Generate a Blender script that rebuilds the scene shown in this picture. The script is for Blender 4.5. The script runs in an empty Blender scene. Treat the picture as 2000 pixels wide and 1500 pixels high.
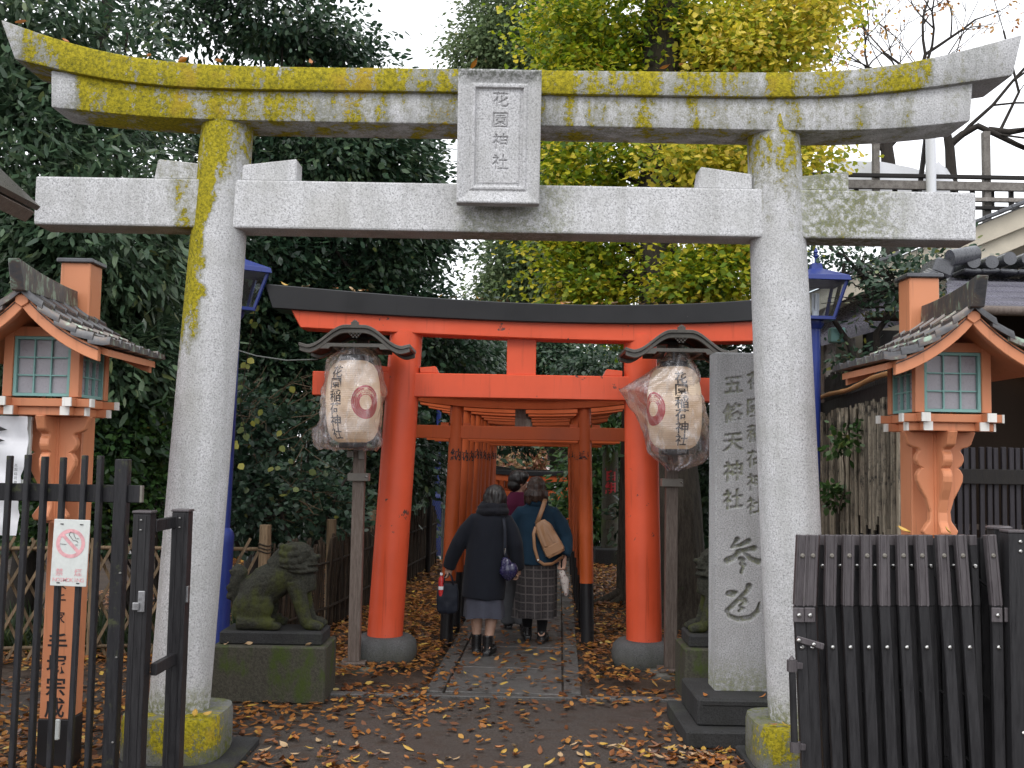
import bpy, bmesh, math, random
import numpy as np
from mathutils import Vector, Matrix
random.seed(7)
RNG = np.random.default_rng(7)
PI = math.pi
SC = bpy.context.scene
COL = SC.collection

# ------------------------------------------------------------------ camera
CAM_H = 1.8
PITCH = math.atan(0.07)
ROLL = 0.0175
cam_d = bpy.data.cameras.new('camera'); cam = bpy.data.objects.new('camera', cam_d)
COL.objects.link(cam)
cam_d.sensor_width = 36.0; cam_d.lens = 36.0; cam_d.clip_end = 600; cam_d.clip_start = 0.1
CAM_R = Matrix.Rotation(PI / 2 + PITCH, 3, 'X') @ Matrix.Rotation(ROLL, 3, 'Z')
cam.location = (0, 0, CAM_H); cam.rotation_euler = CAM_R.to_euler()
SC.camera = cam
# ------------------------------------------------------------------ world: even, bright overcast
SUN_EL, SUN_AZ = math.radians(52), math.radians(200)
wd = bpy.data.worlds.new('World'); SC.world = wd; wd.use_nodes = True
wn = wd.node_tree; wn.nodes.clear()
sky = wn.nodes.new('ShaderNodeTexSky'); sky.sky_type = 'NISHITA'; sky.sun_disc = False
sky.sun_elevation = SUN_EL; sky.sun_rotation = SUN_AZ; sky.air_density = 1.0; sky.dust_density = 3.0
hsv = wn.nodes.new('ShaderNodeHueSaturation'); hsv.inputs['Saturation'].default_value = 0.22
mixc = wn.nodes.new('ShaderNodeMix'); mixc.data_type = 'RGBA'
tcw = wn.nodes.new('ShaderNodeTexCoord'); nzw = wn.nodes.new('ShaderNodeTexNoise')
nzw.inputs['Scale'].default_value = 2.2; nzw.inputs['Detail'].default_value = 5
rmp = wn.nodes.new('ShaderNodeMapRange'); rmp.inputs[3].default_value = 0.72; rmp.inputs[4].default_value = 0.95
bgw = wn.nodes.new('ShaderNodeBackground'); bgw.inputs['Strength'].default_value = 0.15
ow = wn.nodes.new('ShaderNodeOutputWorld')
wn.links.new(sky.outputs[0], hsv.inputs['Color'])
wn.links.new(tcw.outputs['Generated'], nzw.inputs['Vector'])
wn.links.new(nzw.outputs[0], rmp.inputs[0])
wn.links.new(rmp.outputs[0], mixc.inputs[0])
wn.links.new(hsv.outputs[0], mixc.inputs[6]); mixc.inputs[7].default_value = (10.2, 10.4, 10.8, 1)   # cloud layer
wn.links.new(mixc.outputs[2], bgw.inputs['Color']); wn.links.new(bgw.outputs[0], ow.inputs['Surface'])
# ------------------------------------------------------------------ sun behind the clouds, from behind the camera
sd = bpy.data.lights.new('sun', 'SUN'); sd.energy = 1.0; sd.angle = math.radians(25); sd.color = (1, 0.97, 0.93)
so = bpy.data.objects.new('sun', sd); COL.objects.link(so)
sdir = Vector((math.sin(SUN_AZ) * math.cos(SUN_EL), math.cos(SUN_AZ) * math.cos(SUN_EL), math.sin(SUN_EL)))
so.rotation_euler = (sdir).to_track_quat('Z', 'Y').to_euler(); so.location = (-3, -8, 14)
SC.view_settings.view_transform = 'Standard'; SC.view_settings.look = 'None'
SC.view_settings.exposure = 0.36; SC.view_settings.gamma = 1.0; SC.view_settings.use_curve_mapping = False
SC.render.engine = 'CYCLES'
SC.cycles.use_denoising = True
try: SC.cycles.denoiser = 'OPENIMAGEDENOISE'
except Exception: pass
SC.cycles.max_bounces = 6; SC.cycles.diffuse_bounces = 3; SC.cycles.glossy_bounces = 3
SC.cycles.transmission_bounces = 4; SC.cycles.transparent_max_bounces = 8
SC.cycles.caustics_reflective = False; SC.cycles.caustics_refractive = False

# ------------------------------------------------------------------ measuring helpers
def ray(px, py):
    v = CAM_R @ Vector(((px - 1000) / 2000.0, -(py - 750) / 2000.0, -1.0))
    return v
def W(px, py, d):
    """world point seen at photo pixel (px,py) whose depth along +Y is d"""
    v = ray(px, py); return Vector((0, 0, CAM_H)) + v * (d / v.y)
def G(px, py, z=0.0):
    v = ray(px, py); return Vector((0, 0, CAM_H)) + v * ((z - CAM_H) / v.z)
def lerp(a, b, t): return a + (b - a) * t
def smooth(t):
    t = min(1.0, max(0.0, t)); return t * t * (3 - 2 * t)

# ------------------------------------------------------------------ node helper
class NT:
    def __init__(s, name):
        s.m = bpy.data.materials.new(name); s.m.use_nodes = True; s.t = s.m.node_tree; s.t.nodes.clear()
        s.out = s.t.nodes.new('ShaderNodeOutputMaterial')
        s.b = s.t.nodes.new('ShaderNodeBsdfPrincipled'); s.link(s.b.outputs[0], s.out.inputs[0])
        s._tc = None
    def n(s, k): return s.t.nodes.new(k)
    def link(s, a, b): s.t.links.new(a, b)
    def put(s, v, sock):
        if hasattr(v, 'is_output'): s.link(v, sock)
        elif isinstance(v, (tuple, list)) and len(v) == 3 and sock.type == 'RGBA': sock.default_value = (*v, 1)
        else: sock.default_value = v
    @property
    def tc(s):
        if s._tc is None: s._tc = s.n('ShaderNodeTexCoord')
        return s._tc
    def obj(s): return s.tc.outputs['Object']
    def pos(s): return s.n('ShaderNodeNewGeometry').outputs['Position']
    def mp(s, vec, scale=(1, 1, 1), loc=(0, 0, 0)):
        k = s.n('ShaderNodeMapping'); s.link(vec, k.inputs[0]); k.inputs['Scale'].default_value = scale; k.inputs['Location'].default_value = loc
        return k.outputs[0]
    def noise(s, vec, scale, detail=4, rough=0.55):
        k = s.n('ShaderNodeTexNoise'); s.link(vec, k.inputs['Vector']); k.inputs['Scale'].default_value = scale
        k.inputs['Detail'].default_value = detail; k.inputs['Roughness'].default_value = rough
        return k.outputs[0]
    def voro(s, vec, scale, out=0, feature='F1'):
        k = s.n('ShaderNodeTexVoronoi'); k.feature = feature; s.link(vec, k.inputs['Vector']); k.inputs['Scale'].default_value = scale
        return k.outputs[out]
    def rng(s, v, a, b, c=0.0, d=1.0, sm=True):
        k = s.n('ShaderNodeMapRange'); k.interpolation_type = 'SMOOTHSTEP' if sm else 'LINEAR'
        s.put(v, k.inputs[0]); s.put(a, k.inputs[1]); s.put(b, k.inputs[2]); s.put(c, k.inputs[3]); s.put(d, k.inputs[4]); return k.outputs[0]
    def ma(s, op, a, b=0.0):
        k = s.n('ShaderNodeMath'); k.operation = op; s.put(a, k.inputs[0]); s.put(b, k.inputs[1]); return k.outputs[0]
    def mix(s, f, a, b, mode='MIX'):
        k = s.n('ShaderNodeMix'); k.data_type = 'RGBA'; k.blend_type = mode
        s.put(f, k.inputs[0]); s.put(a, k.inputs[6]); s.put(b, k.inputs[7]); return k.outputs[2]
    def ramp(s, f, stops):
        k = s.n('ShaderNodeValToRGB'); s.link(f, k.inputs[0]); e = k.color_ramp.elements
        while len(e) < len(stops): e.new(0.5)
        for i, (p, c) in enumerate(stops): e[i].position = p; e[i].color = (*c, 1)
        return k.outputs[0]
    def sep(s, v):
        k = s.n('ShaderNodeSeparateXYZ'); s.link(v, k.inputs[0]); return k.outputs
    def attr(s, name, out='Fac'):
        k = s.n('ShaderNodeAttribute'); k.attribute_name = name; return k.outputs[out]
    def objrnd(s): return s.n('ShaderNodeObjectInfo').outputs['Random']
    def bump(s, h, strength=0.3, dist=0.01, nrm=None):
        k = s.n('ShaderNodeBump'); s.put(h, k.inputs['Height']); k.inputs['Strength'].default_value = strength; k.inputs['Distance'].default_value = dist
        if nrm is not None: s.link(nrm, k.inputs['Normal'])
        s.link(k.outputs[0], s.b.inputs['Normal']); return k.outputs[0]
    def col(s, v): s.put(v, s.b.inputs['Base Color'])
    def ro(s, v): s.put(v, s.b.inputs['Roughness'])
    def set(s, name, v): s.put(v, s.b.inputs[name])

def c_mul(c, k): return tuple(min(1, x * k) for x in c)
def simple(name, col, rough=0.6, var=0.25, scale=6, fine=60, bump=0.15, dist=0.004, metallic=0, stretch=(1, 1, 1), spec=0.5, objvar=0.0, dirt=None):
    m = NT(name); v = m.mp(m.obj(), stretch)
    a = m.noise(v, scale, 5); b = m.noise(v, fine, 3)
    f = m.ma('ADD', m.ma('MULTIPLY', a, 0.65), m.ma('MULTIPLY', b, 0.35))
    c = m.ramp(f, [(0.3, c_mul(col, 1 - var)), (0.5, col), (0.7, c_mul(col, 1 + var))])
    if objvar:
        k = m.rng(m.objrnd(), 0, 1, 1 - objvar, 1 + objvar, False)
        hs = m.n('ShaderNodeHueSaturation'); m.link(c, hs.inputs['Color']); m.link(k, hs.inputs['Value']); c = hs.outputs[0]
    if dirt:
        dcol, lo, hi = dirt
        c = m.mix(m.rng(m.noise(v, scale * 0.6, 6, 0.65), lo, hi), c, dcol)
    m.col(c); m.ro(m.rng(b, 0.3, 0.7, max(0.05, rough - 0.1), min(1, rough + 0.1)))
    m.set('Metallic', metallic); m.set('Specular IOR Level', spec)
    m.bump(f, bump, dist); return m.m

# ------------------------------------------------------------------ mesh helper
class MB:
    def __init__(s): s.v = []; s.f = []
    def add(s, vs, fs):
        o = len(s.v); s.v += [tuple(x) for x in vs]; s.f += [tuple(i + o for i in f) for f in fs]; return s
    def box(s, c, size, R=None, taper=None):
        hx, hy, hz = size[0] / 2, size[1] / 2, size[2] / 2; t = taper or (1, 1); vs = []
        for z, k in ((-hz, (1, 1)), (hz, t)):
            for x, y in ((-hx, -hy), (hx, -hy), (hx, hy), (-hx, hy)):
                p = Vector((x * k[0], y * k[1], z))
                if R is not None: p = R @ p
                vs.append(p + Vector(c))
        return s.add(vs, [(3, 2, 1, 0), (4, 5, 6, 7), (0, 1, 5, 4), (1, 2, 6, 5), (2, 3, 7, 6), (3, 0, 4, 7)])
    def bar(s, a, b, w, h, up=(0, 0, 1), over=0):
        a = Vector(a); b = Vector(b); d = (b - a); L = d.length; d.normalize(); a = a - d * over; b = b + d * over
        u = Vector(up); x = d.cross(u)
        if x.length < 1e-4: x = d.cross(Vector((0, 1, 0)))
        x.normalize(); z = x.cross(d); z.normalize(); vs = []
        for p in (a, b):
            for sx, sz in ((-1, -1), (1, -1), (1, 1), (-1, 1)): vs.append(p + x * (sx * w / 2) + z * (sz * h / 2))
        return s.add(vs, [(0, 1, 2, 3), (7, 6, 5, 4), (0, 4, 5, 1), (1, 5, 6, 2), (2, 6, 7, 3), (3, 7, 4, 0)])
    def tube(s, pts, rad, n=10, cap=True, sq=None):
        pts = [Vector(p) for p in pts]
        if not hasattr(rad, '__len__'): rad = [rad] * len(pts)
        vs = []; fs = []; prevx = None
        for i, p in enumerate(pts):
            d = (pts[min(i + 1, len(pts) - 1)] - pts[max(i - 1, 0)])
            d = d.normalized() if d.length > 1e-9 else Vector((0, 0, 1))
            ref = Vector((1, 0, 0)) if prevx is None else prevx
            x = ref - d * ref.dot(d)
            if x.length < 1e-3: ref = Vector((0, 1, 0)); x = ref - d * ref.dot(d)
            x.normalize(); y = d.cross(x); prevx = x
            r = rad[i]; rx, ry = (r if hasattr(r, '__len__') else (r, r))
            for k in range(n):
                a = 2 * PI * k / n; vs.append(p + x * (rx * math.cos(a)) + y * (ry * math.sin(a)))
        for i in range(len(pts) - 1):
            for k in range(n): fs.append((i * n + k, i * n + (k + 1) % n, (i + 1) * n + (k + 1) % n, (i + 1) * n + k))
        if cap: fs.append(tuple(range(n))[::-1]); fs.append(tuple((len(pts) - 1) * n + k for k in range(n)))
        return s.add(vs, fs)
    def lathe(s, prof, c=(0, 0, 0), n=24, cap=True):
        return s.tube([(c[0], c[1], c[2] + z) for r, z in prof], [max(r, 1e-4) for r, z in prof], n, cap)
    def ell(s, c, r, R=None, nu=14, nv=9):
        vs = []; fs = []
        for j in range(nv + 1):
            t = PI * j / nv
            for i in range(nu):
                a = 2 * PI * i / nu
                p = Vector((r[0] * math.sin(t) * math.cos(a), r[1] * math.sin(t) * math.sin(a), -r[2] * math.cos(t) if 0 < j < nv else (-r[2] if j == 0 else r[2])))
                if j in (0, nv): p.x = r[0] * 0.01 * math.cos(a); p.y = r[1] * 0.01 * math.sin(a)
                if R is not None: p = R @ p
                vs.append(p + Vector(c))
        for j in range(nv):
            for i in range(nu): fs.append((j * nu + i, j * nu + (i + 1) % nu, (j + 1) * nu + (i + 1) % nu, (j + 1) * nu + i))
        fs.append(tuple(range(nu))[::-1]); fs.append(tuple(nv * nu + i for i in range(nu)))
        return s.add(vs, fs)
    def prism(s, poly, t0, t1, plane='xz'):
        """extrude a 2-d outline; plane xz -> thickness along y, yz -> along x, xy -> along z"""
        def P(a, b, t): return {'xz': (a, t, b), 'yz': (t, a, b), 'xy': (a, b, t)}[plane]
        n = len(poly); vs = [P(a, b, t0) for a, b in poly] + [P(a, b, t1) for a, b in poly]
        fs = [tuple(range(n)), tuple(range(2 * n - 1, n - 1, -1))] + [(i, n + i, n + (i + 1) % n, (i + 1) % n) for i in range(n)]
        return s.add(vs, fs)
    def loft(s, rings, cap=True):
        n = len(rings[0]); vs = [p for r in rings for p in r]; fs = []
        for i in range(len(rings) - 1):
            for k in range(n): fs.append((i * n + k, i * n + (k + 1) % n, (i + 1) * n + (k + 1) % n, (i + 1) * n + k))
        if cap: fs.append(tuple(range(n))[::-1]); fs.append(tuple((len(rings) - 1) * n + k for k in range(n)))
        return s.add(vs, fs)
    def sheet(s, rows):
        m = len(rows[0]); vs = [p for r in rows for p in r]
        fs = [(i * m + k, i * m + k + 1, (i + 1) * m + k + 1, (i + 1) * m + k) for i in range(len(rows) - 1) for k in range(m - 1)]
        return s.add(vs, fs)
    def mesh(s, name, bevel=0, smooth=False, seg=1, recalc=True):
        me = bpy.data.meshes.new(name); me.from_pydata(s.v, [], s.f)
        if recalc or bevel:
            bm = bmesh.new(); bm.from_mesh(me)
            if recalc: bmesh.ops.recalc_face_normals(bm, faces=bm.faces)
            if bevel:
                es = [e for e in bm.edges if len(e.link_faces) == 2 and e.calc_face_angle(0) > 0.5]
                bmesh.ops.bevel(bm, geom=es, offset=bevel, segments=seg, affect='EDGES', profile=0.5, clamp_overlap=True)
            bm.to_mesh(me); bm.free()
        if smooth: me.shade_smooth() if smooth is True else shade_by_angle(me, smooth)
        return me
    def build(s, name, mat, parent=None, bevel=0, smooth=False, off=None, seg=1, recalc=True):
        if off is not None: s.v = [(x - off[0], y - off[1], z - off[2]) for x, y, z in s.v]
        o = bpy.data.objects.new(name, s.mesh(name, bevel, smooth, seg, recalc)); COL.objects.link(o)
        if mat: o.data.materials.append(mat)
        if parent is not None: o.parent = parent
        return o
def shade_by_angle(me, ang):
    me.shade_smooth()
    bm = bmesh.new(); bm.from_mesh(me)
    for e in bm.edges: e.smooth = (len(e.link_faces) == 2 and e.calc_face_angle(0) < ang)
    bm.to_mesh(me); bm.free()
def tag(o, label=None, cat=None, group=None, kind=None):
    if label: o['label'] = label
    if cat: o['category'] = cat
    if group: o['group'] = group
    if kind: o['kind'] = kind
    return o
def thing(name, label, cat, loc=(0, 0, 0), rz=0, group=None):
    o = bpy.data.objects.new(name, None); COL.objects.link(o); o.location = loc; o.rotation_euler = (0, 0, rz)
    o.empty_display_size = 0.1
    return tag(o, label, cat, group)
def copy_tree(o, parent=None):
    c = o.copy(); COL.objects.link(c); c.parent = parent
    for ch in list(o.children): copy_tree(ch, c)
    return c
def link_copy(src, name, parent, loc=(0, 0, 0), rot=(0, 0, 0), scale=(1, 1, 1)):
    o = bpy.data.objects.new(name, src.data if hasattr(src, 'data') else src); COL.objects.link(o); o.parent = parent
    o.location = loc; o.rotation_euler = rot; o.scale = scale; return o
def remeshed(mb, name, voxel, smooth_iter=2, disp=None):
    me = mb.mesh(name); o = bpy.data.objects.new(name, me); COL.objects.link(o)
    r = o.modifiers.new('r', 'REMESH'); r.mode = 'VOXEL'; r.voxel_size = voxel
    if smooth_iter: k = o.modifiers.new('s', 'SMOOTH'); k.iterations = smooth_iter; k.factor = 0.5
    dg = bpy.context.evaluated_depsgraph_get(); nm = bpy.data.meshes.new_from_object(o.evaluated_get(dg))
    bpy.data.objects.remove(o); bpy.data.meshes.remove(me); nm.name = name
    if disp is not None:
        n = len(nm.vertices); co = np.empty(n * 3, 'f'); nm.vertices.foreach_get('co', co); co = co.reshape(-1, 3)
        no = np.empty(n * 3, 'f'); nm.vertices.foreach_get('normal', no); no = no.reshape(-1, 3)
        co = co + no * disp(co)[:, None]; nm.vertices.foreach_set('co', co.ravel().astype('f'))
    nm.shade_smooth(); return nm
def mesh_obj(name, me, mat, parent=None):
    o = bpy.data.objects.new(name, me); COL.objects.link(o)
    if mat and not me.materials: me.materials.append(mat)
    if parent is not None: o.parent = parent
    return o
def np_mesh(name, V, F, attr=None):
    """V (n,3), F (m,k) all same size"""
    me = bpy.data.meshes.new(name); n = len(V); m, k = F.shape
    me.vertices.add(n); me.vertices.foreach_set('co', np.ascontiguousarray(V, 'f').ravel())
    me.loops.add(m * k); me.loops.foreach_set('vertex_index', np.ascontiguousarray(F, 'i').ravel())
    me.polygons.add(m); me.polygons.foreach_set('loop_start', np.arange(0, m * k, k, dtype='i'))
    if attr is not None:
        for an, av in attr.items():
            a = me.attributes.new(an, 'FLOAT', 'POINT'); a.data.foreach_set('value', np.ascontiguousarray(av, 'f'))
    me.update(calc_edges=True); return me
# cheap smooth value noise for vertex work
def vnoise(p, seed=0):
    p = np.asarray(p, 'f'); i = np.floor(p).astype(np.int64); f = p - i; u = f * f * (3 - 2 * f); r = 0
    for dx in (0, 1):
        for dy in (0, 1):
            for dz in (0, 1):
                h = ((i[:, 0] + dx) * 374761393 + (i[:, 1] + dy) * 668265263 + (i[:, 2] + dz) * 2147483647 + seed * 144269) & 0xffffffff
                h = ((h ^ (h >> 13)) * 1274126177) & 0xffffffff; h = (h ^ (h >> 16)) / 4294967295.0
                w = (u[:, 0] if dx else 1 - u[:, 0]) * (u[:, 1] if dy else 1 - u[:, 1]) * (u[:, 2] if dz else 1 - u[:, 2]); r = r + w * h
    return r * 2 - 1
# ------------------------------------------------------------------ writing
_txt = {}
def glyph(ch, bold=0.0):
    """(verts Nx2 centred in a unit box, faces) of a character"""
    k = (ch, bold)
    if k not in _txt:
        c = bpy.data.curves.new('t', 'FONT'); c.body = ch; c.size = 1; c.offset = bold; c.resolution_u = 2
        o = bpy.data.objects.new('t', c); COL.objects.link(o)
        me = bpy.data.meshes.new_from_object(o.evaluated_get(bpy.context.evaluated_depsgraph_get()))
        V = np.array([v.co[:2] for v in me.vertices]) if len(me.vertices) else np.zeros((0, 2)); F = [tuple(p.vertices) for p in me.polygons]
        bpy.data.objects.remove(o); bpy.data.curves.remove(c); bpy.data.meshes.remove(me)
        if len(V): V = V - (V.min(0) + V.max(0)) / 2; V = V / max(V.max(0).max() * 2, 1e-6)
        _txt[k] = (V, F)
    return _txt[k]
def write(mb, text, fn, x, z0, size, gap=1.08, bold=0.012, wide=1.0, tilt=0.0):
    """vertical column of characters; fn(u,v) maps writing plane to space; returns lower edge"""
    for i, ch in enumerate(text):
        if ch != ' ':
            V, F = glyph(ch, bold); sz = size[i] if hasattr(size, '__len__') else size
            zc = z0 - sz / 2
            mb.add([fn(x + a * sz * wide, zc + b * sz + a * sz * tilt) for a, b in V], F)
        z0 -= (size[i] if hasattr(size, '__len__') else size) * gap
    return z0
# ================================================================== materials
def granite(name, base=0.56, lichen=None, grime=None, moss=None, speck=0.5):
    """pale granite; lichen(m, pos) -> 0..1 socket for yellow crust, grime -> dark algae, moss -> green"""
    m = NT(name); p = m.obj()
    a = m.noise(p, 110, 3, 0.7); b = m.noise(p, 7, 5); c = m.noise(p, 38, 3)
    sp = m.ramp(a, [(0.30, (base * 0.30,) * 3), (0.42, (base * 0.72, base * 0.72, base * 0.74)), (0.55, (base, base, base * 1.02)), (0.72, (base * 1.22, base * 1.22, base * 1.25))])
    co = m.mix(m.rng(b, 0.35, 0.7, 0.0, 0.35), sp, (base * 0.62, base * 0.62, base * 0.60))
    st_ = m.rng(m.noise(m.mp(p, (3.0, 3.0, 0.22)), 2.4, 5, 0.6), 0.44, 0.70, 0.0, 0.42); co = m.mix(st_, co, (base * 0.50, base * 0.50, base * 0.47))
    co = m.mix(m.rng(m.noise(p, 1.3, 4), 0.52, 0.72, 0.0, 0.30), co, (base * 0.55, base * 0.53, base * 0.46))
    h = m.ma('ADD', m.ma('MULTIPLY', a, 0.6), m.ma('MULTIPLY', c, 0.4))
    if grime:
        g = grime(m, p); g2 = m.rng(m.noise(p, 45, 4, 0.7), 0.38, 0.60); co = m.mix(m.ma('MULTIPLY', g, m.ma('ADD', m.ma('MULTIPLY', g2, 0.7), 0.2)), co, (0.075, 0.085, 0.06))
    if moss:
        g = moss(m, p); g2 = m.rng(m.noise(p, 30, 4, 0.7), 0.35, 0.6); mc = m.ramp(m.noise(p, 60, 2), [(0.3, (0.035, 0.05, 0.012)), (0.7, (0.16, 0.17, 0.025))])
        co = m.mix(m.ma('MULTIPLY', g, g2), co, mc)
    if lichen:
        cov = lichen(m, p)                                     # 0..1 wanted coverage
        n = m.ma('ADD', m.ma('MULTIPLY', m.noise(m.mp(p, (1.7, 1.7, 0.55)), 4.2, 6, 0.62), 0.52), m.ma('ADD', m.ma('MULTIPLY', m.noise(p, 26, 5, 0.75), 0.36), m.ma('MULTIPLY', m.noise(p, 120, 2, 0.6), 0.12)))
        thr = m.rng(cov, 0, 1, 0.70, 0.385, False)
        mask = m.rng(n, thr, m.ma('ADD', thr, 0.045))
        lc = m.ramp(m.noise(p, 55, 4, 0.7), [(0.25, (0.055, 0.055, 0.012)), (0.42, (0.20, 0.175, 0.012)), (0.58, (0.36, 0.30, 0.014)), (0.72, (0.44, 0.37, 0.030)), (0.85, (0.42, 0.41, 0.16))])
        lc = m.mix(m.rng(m.noise(p, 3.1, 3), 0.56, 0.70, 0, 0.45), lc, (0.42, 0.26, 0.035))
        halo = m.rng(n, m.ma('SUBTRACT', thr, 0.09), thr, 0.0, 0.55); co = m.mix(halo, co, (0.17, 0.17, 0.10))
        co = m.mix(mask, co, lc); h = m.ma('ADD', h, m.ma('MULTIPLY', mask, m.noise(p, 90, 3)))
    m.col(co); m.ro(0.88); m.set('Specular IOR Level', 0.25); m.bump(h, 0.55, 0.008); return m.m

def lich_top(m, p):      # the long beams: heavy on the left, thinning to the right
    x, y, z = m.sep(p); return m.ma('MULTIPLY', m.rng(x, -2.9, 2.6, 0.98, 0.66, False), m.ma('MULTIPLY', m.rng(x, -3.0, -2.6, 0.6, 1.0), m.rng(x, 2.9, 2.3, 0.35, 1.0)))
def lich_low(m, p):
    x, y, z = m.sep(p); return m.ma('MULTIPLY', m.ma('ADD', m.rng(x, -2.6, -0.5, 0.86, 0.56), m.rng(x, 1.6, 2.6, 0.0, -0.22)), m.rng(x, -2.74, -2.5, 0.35, 1.0))
def grime_edge(m, p):
    x, y, z = m.sep(p); return m.rng(m.noise(m.mp(p, (1.3, 1, 0.2)), 3.2, 5), 0.46, 0.72, 0.0, 0.7)
def lich_pl(m, p):       # left pillar: crust over the top, then a band down the outer side (lichen likes the weather side)
    x, y, z = m.sep(p); top = m.rng(z, 2.75, 3.45, 0, 0.86)
    side = m.ma('MULTIPLY', m.rng(z, 1.75, 2.5), m.rng(m.ma('ADD', m.ma('SUBTRACT', x, m.ma('MULTIPLY', z, 0.0815)), m.rng(m.noise(p, 6, 4), 0.3, 0.7, -0.05, 0.05, False)), -0.04, -0.15, 0, 0.92))
    return m.ma('MAXIMUM', top, side)
def lich_pr(m, p):
    x, y, z = m.sep(p); return m.ma('MAXIMUM', m.rng(z, 2.55, 3.45, 0.0, 0.70), m.ma('MULTIPLY', m.rng(z, 1.9, 3.1, 0, 0.55), m.rng(x, 0.0, 0.13)))
def foot_moss(m, p):
    x, y, z = m.sep(p); return m.rng(z, 0.26, 0.0, 0, 0.9)
def soft_grime(m, p):
    return m.rng(m.noise(m.mp(p, (1, 1, 0.4)), 2.0, 3), 0.52, 0.75, 0.0, 0.5)
def lich_spot(m, p):     # nuki: a patch either side of each pillar
    x, y, z = m.sep(p)
    a = m.rng(m.ma('ABSOLUTE', m.ma('ADD', x, 1.93)), 0.34, 0.05, 0, 0.55); b = m.rng(m.ma('ABSOLUTE', m.ma('SUBTRACT', x, 1.95)), 0.38, 0.05, 0, 0.40)
    return m.ma('MAXIMUM', a, b)
def nuki_moss(m, p):
    x, y, z = m.sep(p)
    a = m.rng(m.ma('ABSOLUTE', m.ma('SUBTRACT', x, 1.95)), 0.5, 0.1, 0, 0.8); b = m.rng(m.ma('ABSOLUTE', x), 0.42, 0.25, 0, 0.5); return m.ma('MAXIMUM', a, b)
def plinth_lich(m, p):
    x, y, z = m.sep(p); return m.ma('MULTIPLY', m.rng(y, 0.1, -0.3, 0.30, 0.92), m.rng(z, 0.02, 0.12, 0.5, 0.92))
def plinth_moss(m, p): return m.rng(m.noise(p, 5, 3), 0.35, 0.6, 0.2, 0.9)

MT = {}
MT['kasagi'] = granite('lichened_granite_ridge', 0.50, lich_top, grime_edge)
MT['shimaki'] = granite('lichened_granite_lintel', 0.56, lich_low, grime_edge)
MT['nuki'] = granite('pale_granite_beam', 0.60, lich_spot, None, nuki_moss)
MT['pillar_l'] = granite('granite_pillar_crusted', 0.56, lich_pl, None, foot_moss)
MT['pillar_r'] = granite('granite_pillar_plain', 0.56, lich_pr, None, foot_moss)
MT['tablet'] = granite('granite_tablet', 0.58, None, lambda m, p: m.rng(m.sep(p)[2], 0.66, 0.74, 0.0, 0.9), None)
MT['plinth'] = granite('mossy_plinth', 0.20, plinth_lich, soft_grime, plinth_moss)
MT['stele'] = granite('grey_granite_stele', 0.38, None, None, lambda m, p: m.ma('MAXIMUM', m.ma('MULTIPLY', m.attr('carve'), 0.55), m.rng(m.sep(p)[2], 0.55, 0.30, 0.0, 0.6)))
MT['base_dark'] = granite('wet_dark_stone', 0.040, None, soft_grime, lambda m, p: m.rng(m.noise(p, 3, 3), 0.5, 0.8, 0, 0.35))
MT['base_round'] = granite('rough_footing_stone', 0.11, None, lambda m, p: m.rng(m.sep(p)[2], 0.26, 0.05, 0.0, 0.6), None)

def moss_stone(name, c0, c1, mcol, lo=0.42, hi=0.62, rough=0.9):
    m = NT(name); p = m.obj(); n = m.noise(m.mp(p, (1, 1, 0.55)), 5, 6, 0.65); f = m.noise(p, 70, 4, 0.7)
    co = m.mix(m.rng(f, 0.3, 0.7), c0, c1); co = m.mix(m.ma('MULTIPLY', m.rng(n, lo, hi), m.rng(f, 0.25, 0.5, 0.4, 1)), co, mcol)
    m.col(co); m.ro(rough); m.set('Specular IOR Level', 0.25); m.bump(m.ma('ADD', f, n), 0.5, 0.01); return m.m
MT['lion'] = moss_stone('mossy_statue_stone', (0.016, 0.017, 0.013), (0.048, 0.047, 0.036), (0.055, 0.062, 0.015), 0.47, 0.68)
MT['pedestal'] = moss_stone('mossy_pedestal_stone', (0.045, 0.043, 0.033), (0.085, 0.080, 0.062), (0.055, 0.078, 0.018), 0.50, 0.66)

def painted(name, col, chip=(0.07, 0.05, 0.045), amount=0.0, rough=0.42, fade=0.12):
    m = NT(name); p = m.obj(); n = m.noise(p, 2.2, 4); f = m.noise(p, 26, 5, 0.7)
    co = m.ramp(n, [(0.3, c_mul(col, 1 - fade)), (0.55, col), (0.75, c_mul(col, 1 + fade))])
    co = m.mix(m.rng(m.noise(m.mp(p, (1, 1, 0.2)), 7, 5), 0.55, 0.8, 0, 0.25), co, c_mul(col, 0.5))
    co = m.mix(m.rng(m.noise(p, 1.1, 5, 0.65), 0.48, 0.72, 0, 0.30), co, c_mul(tuple(0.75 * k + 0.25 * sum(col) / 3 for k in col), 0.85))
    co = m.mix(m.rng(m.noise(m.mp(p, (2.5, 2.5, 0.12)), 9, 4, 0.7), 0.56, 0.72, 0, 0.35), co, c_mul(col, 0.35))
    h = m.ma('MULTIPLY', f, 0.25)
    if amount:
        blob = m.noise(p, 5.5, 2); k = m.ma('ADD', m.ma('MULTIPLY', blob, 0.55), m.ma('MULTIPLY', f, 0.45))
        thr = 0.74 - amount * 0.14
        mask = m.rng(k, thr, thr + 0.012); co = m.mix(mask, co, chip); h = m.ma('SUBTRACT', h, m.ma('MULTIPLY', m.rng(k, thr - 0.02, thr + 0.012), 0.8))
    m.col(co); m.ro(m.rng(n, 0.3, 0.7, rough - 0.06, rough + 0.12)); m.set('Specular IOR Level', 0.4); m.bump(h, 0.25, 0.006); return m.m
MT['red'] = painted('vermilion_paint', (0.72, 0.098, 0.038), amount=0.72, rough=0.40)
MT['red_dark'] = painted('weathered_orange_paint', (0.46, 0.085, 0.017), amount=0.5, rough=0.5, fade=0.25)
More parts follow.
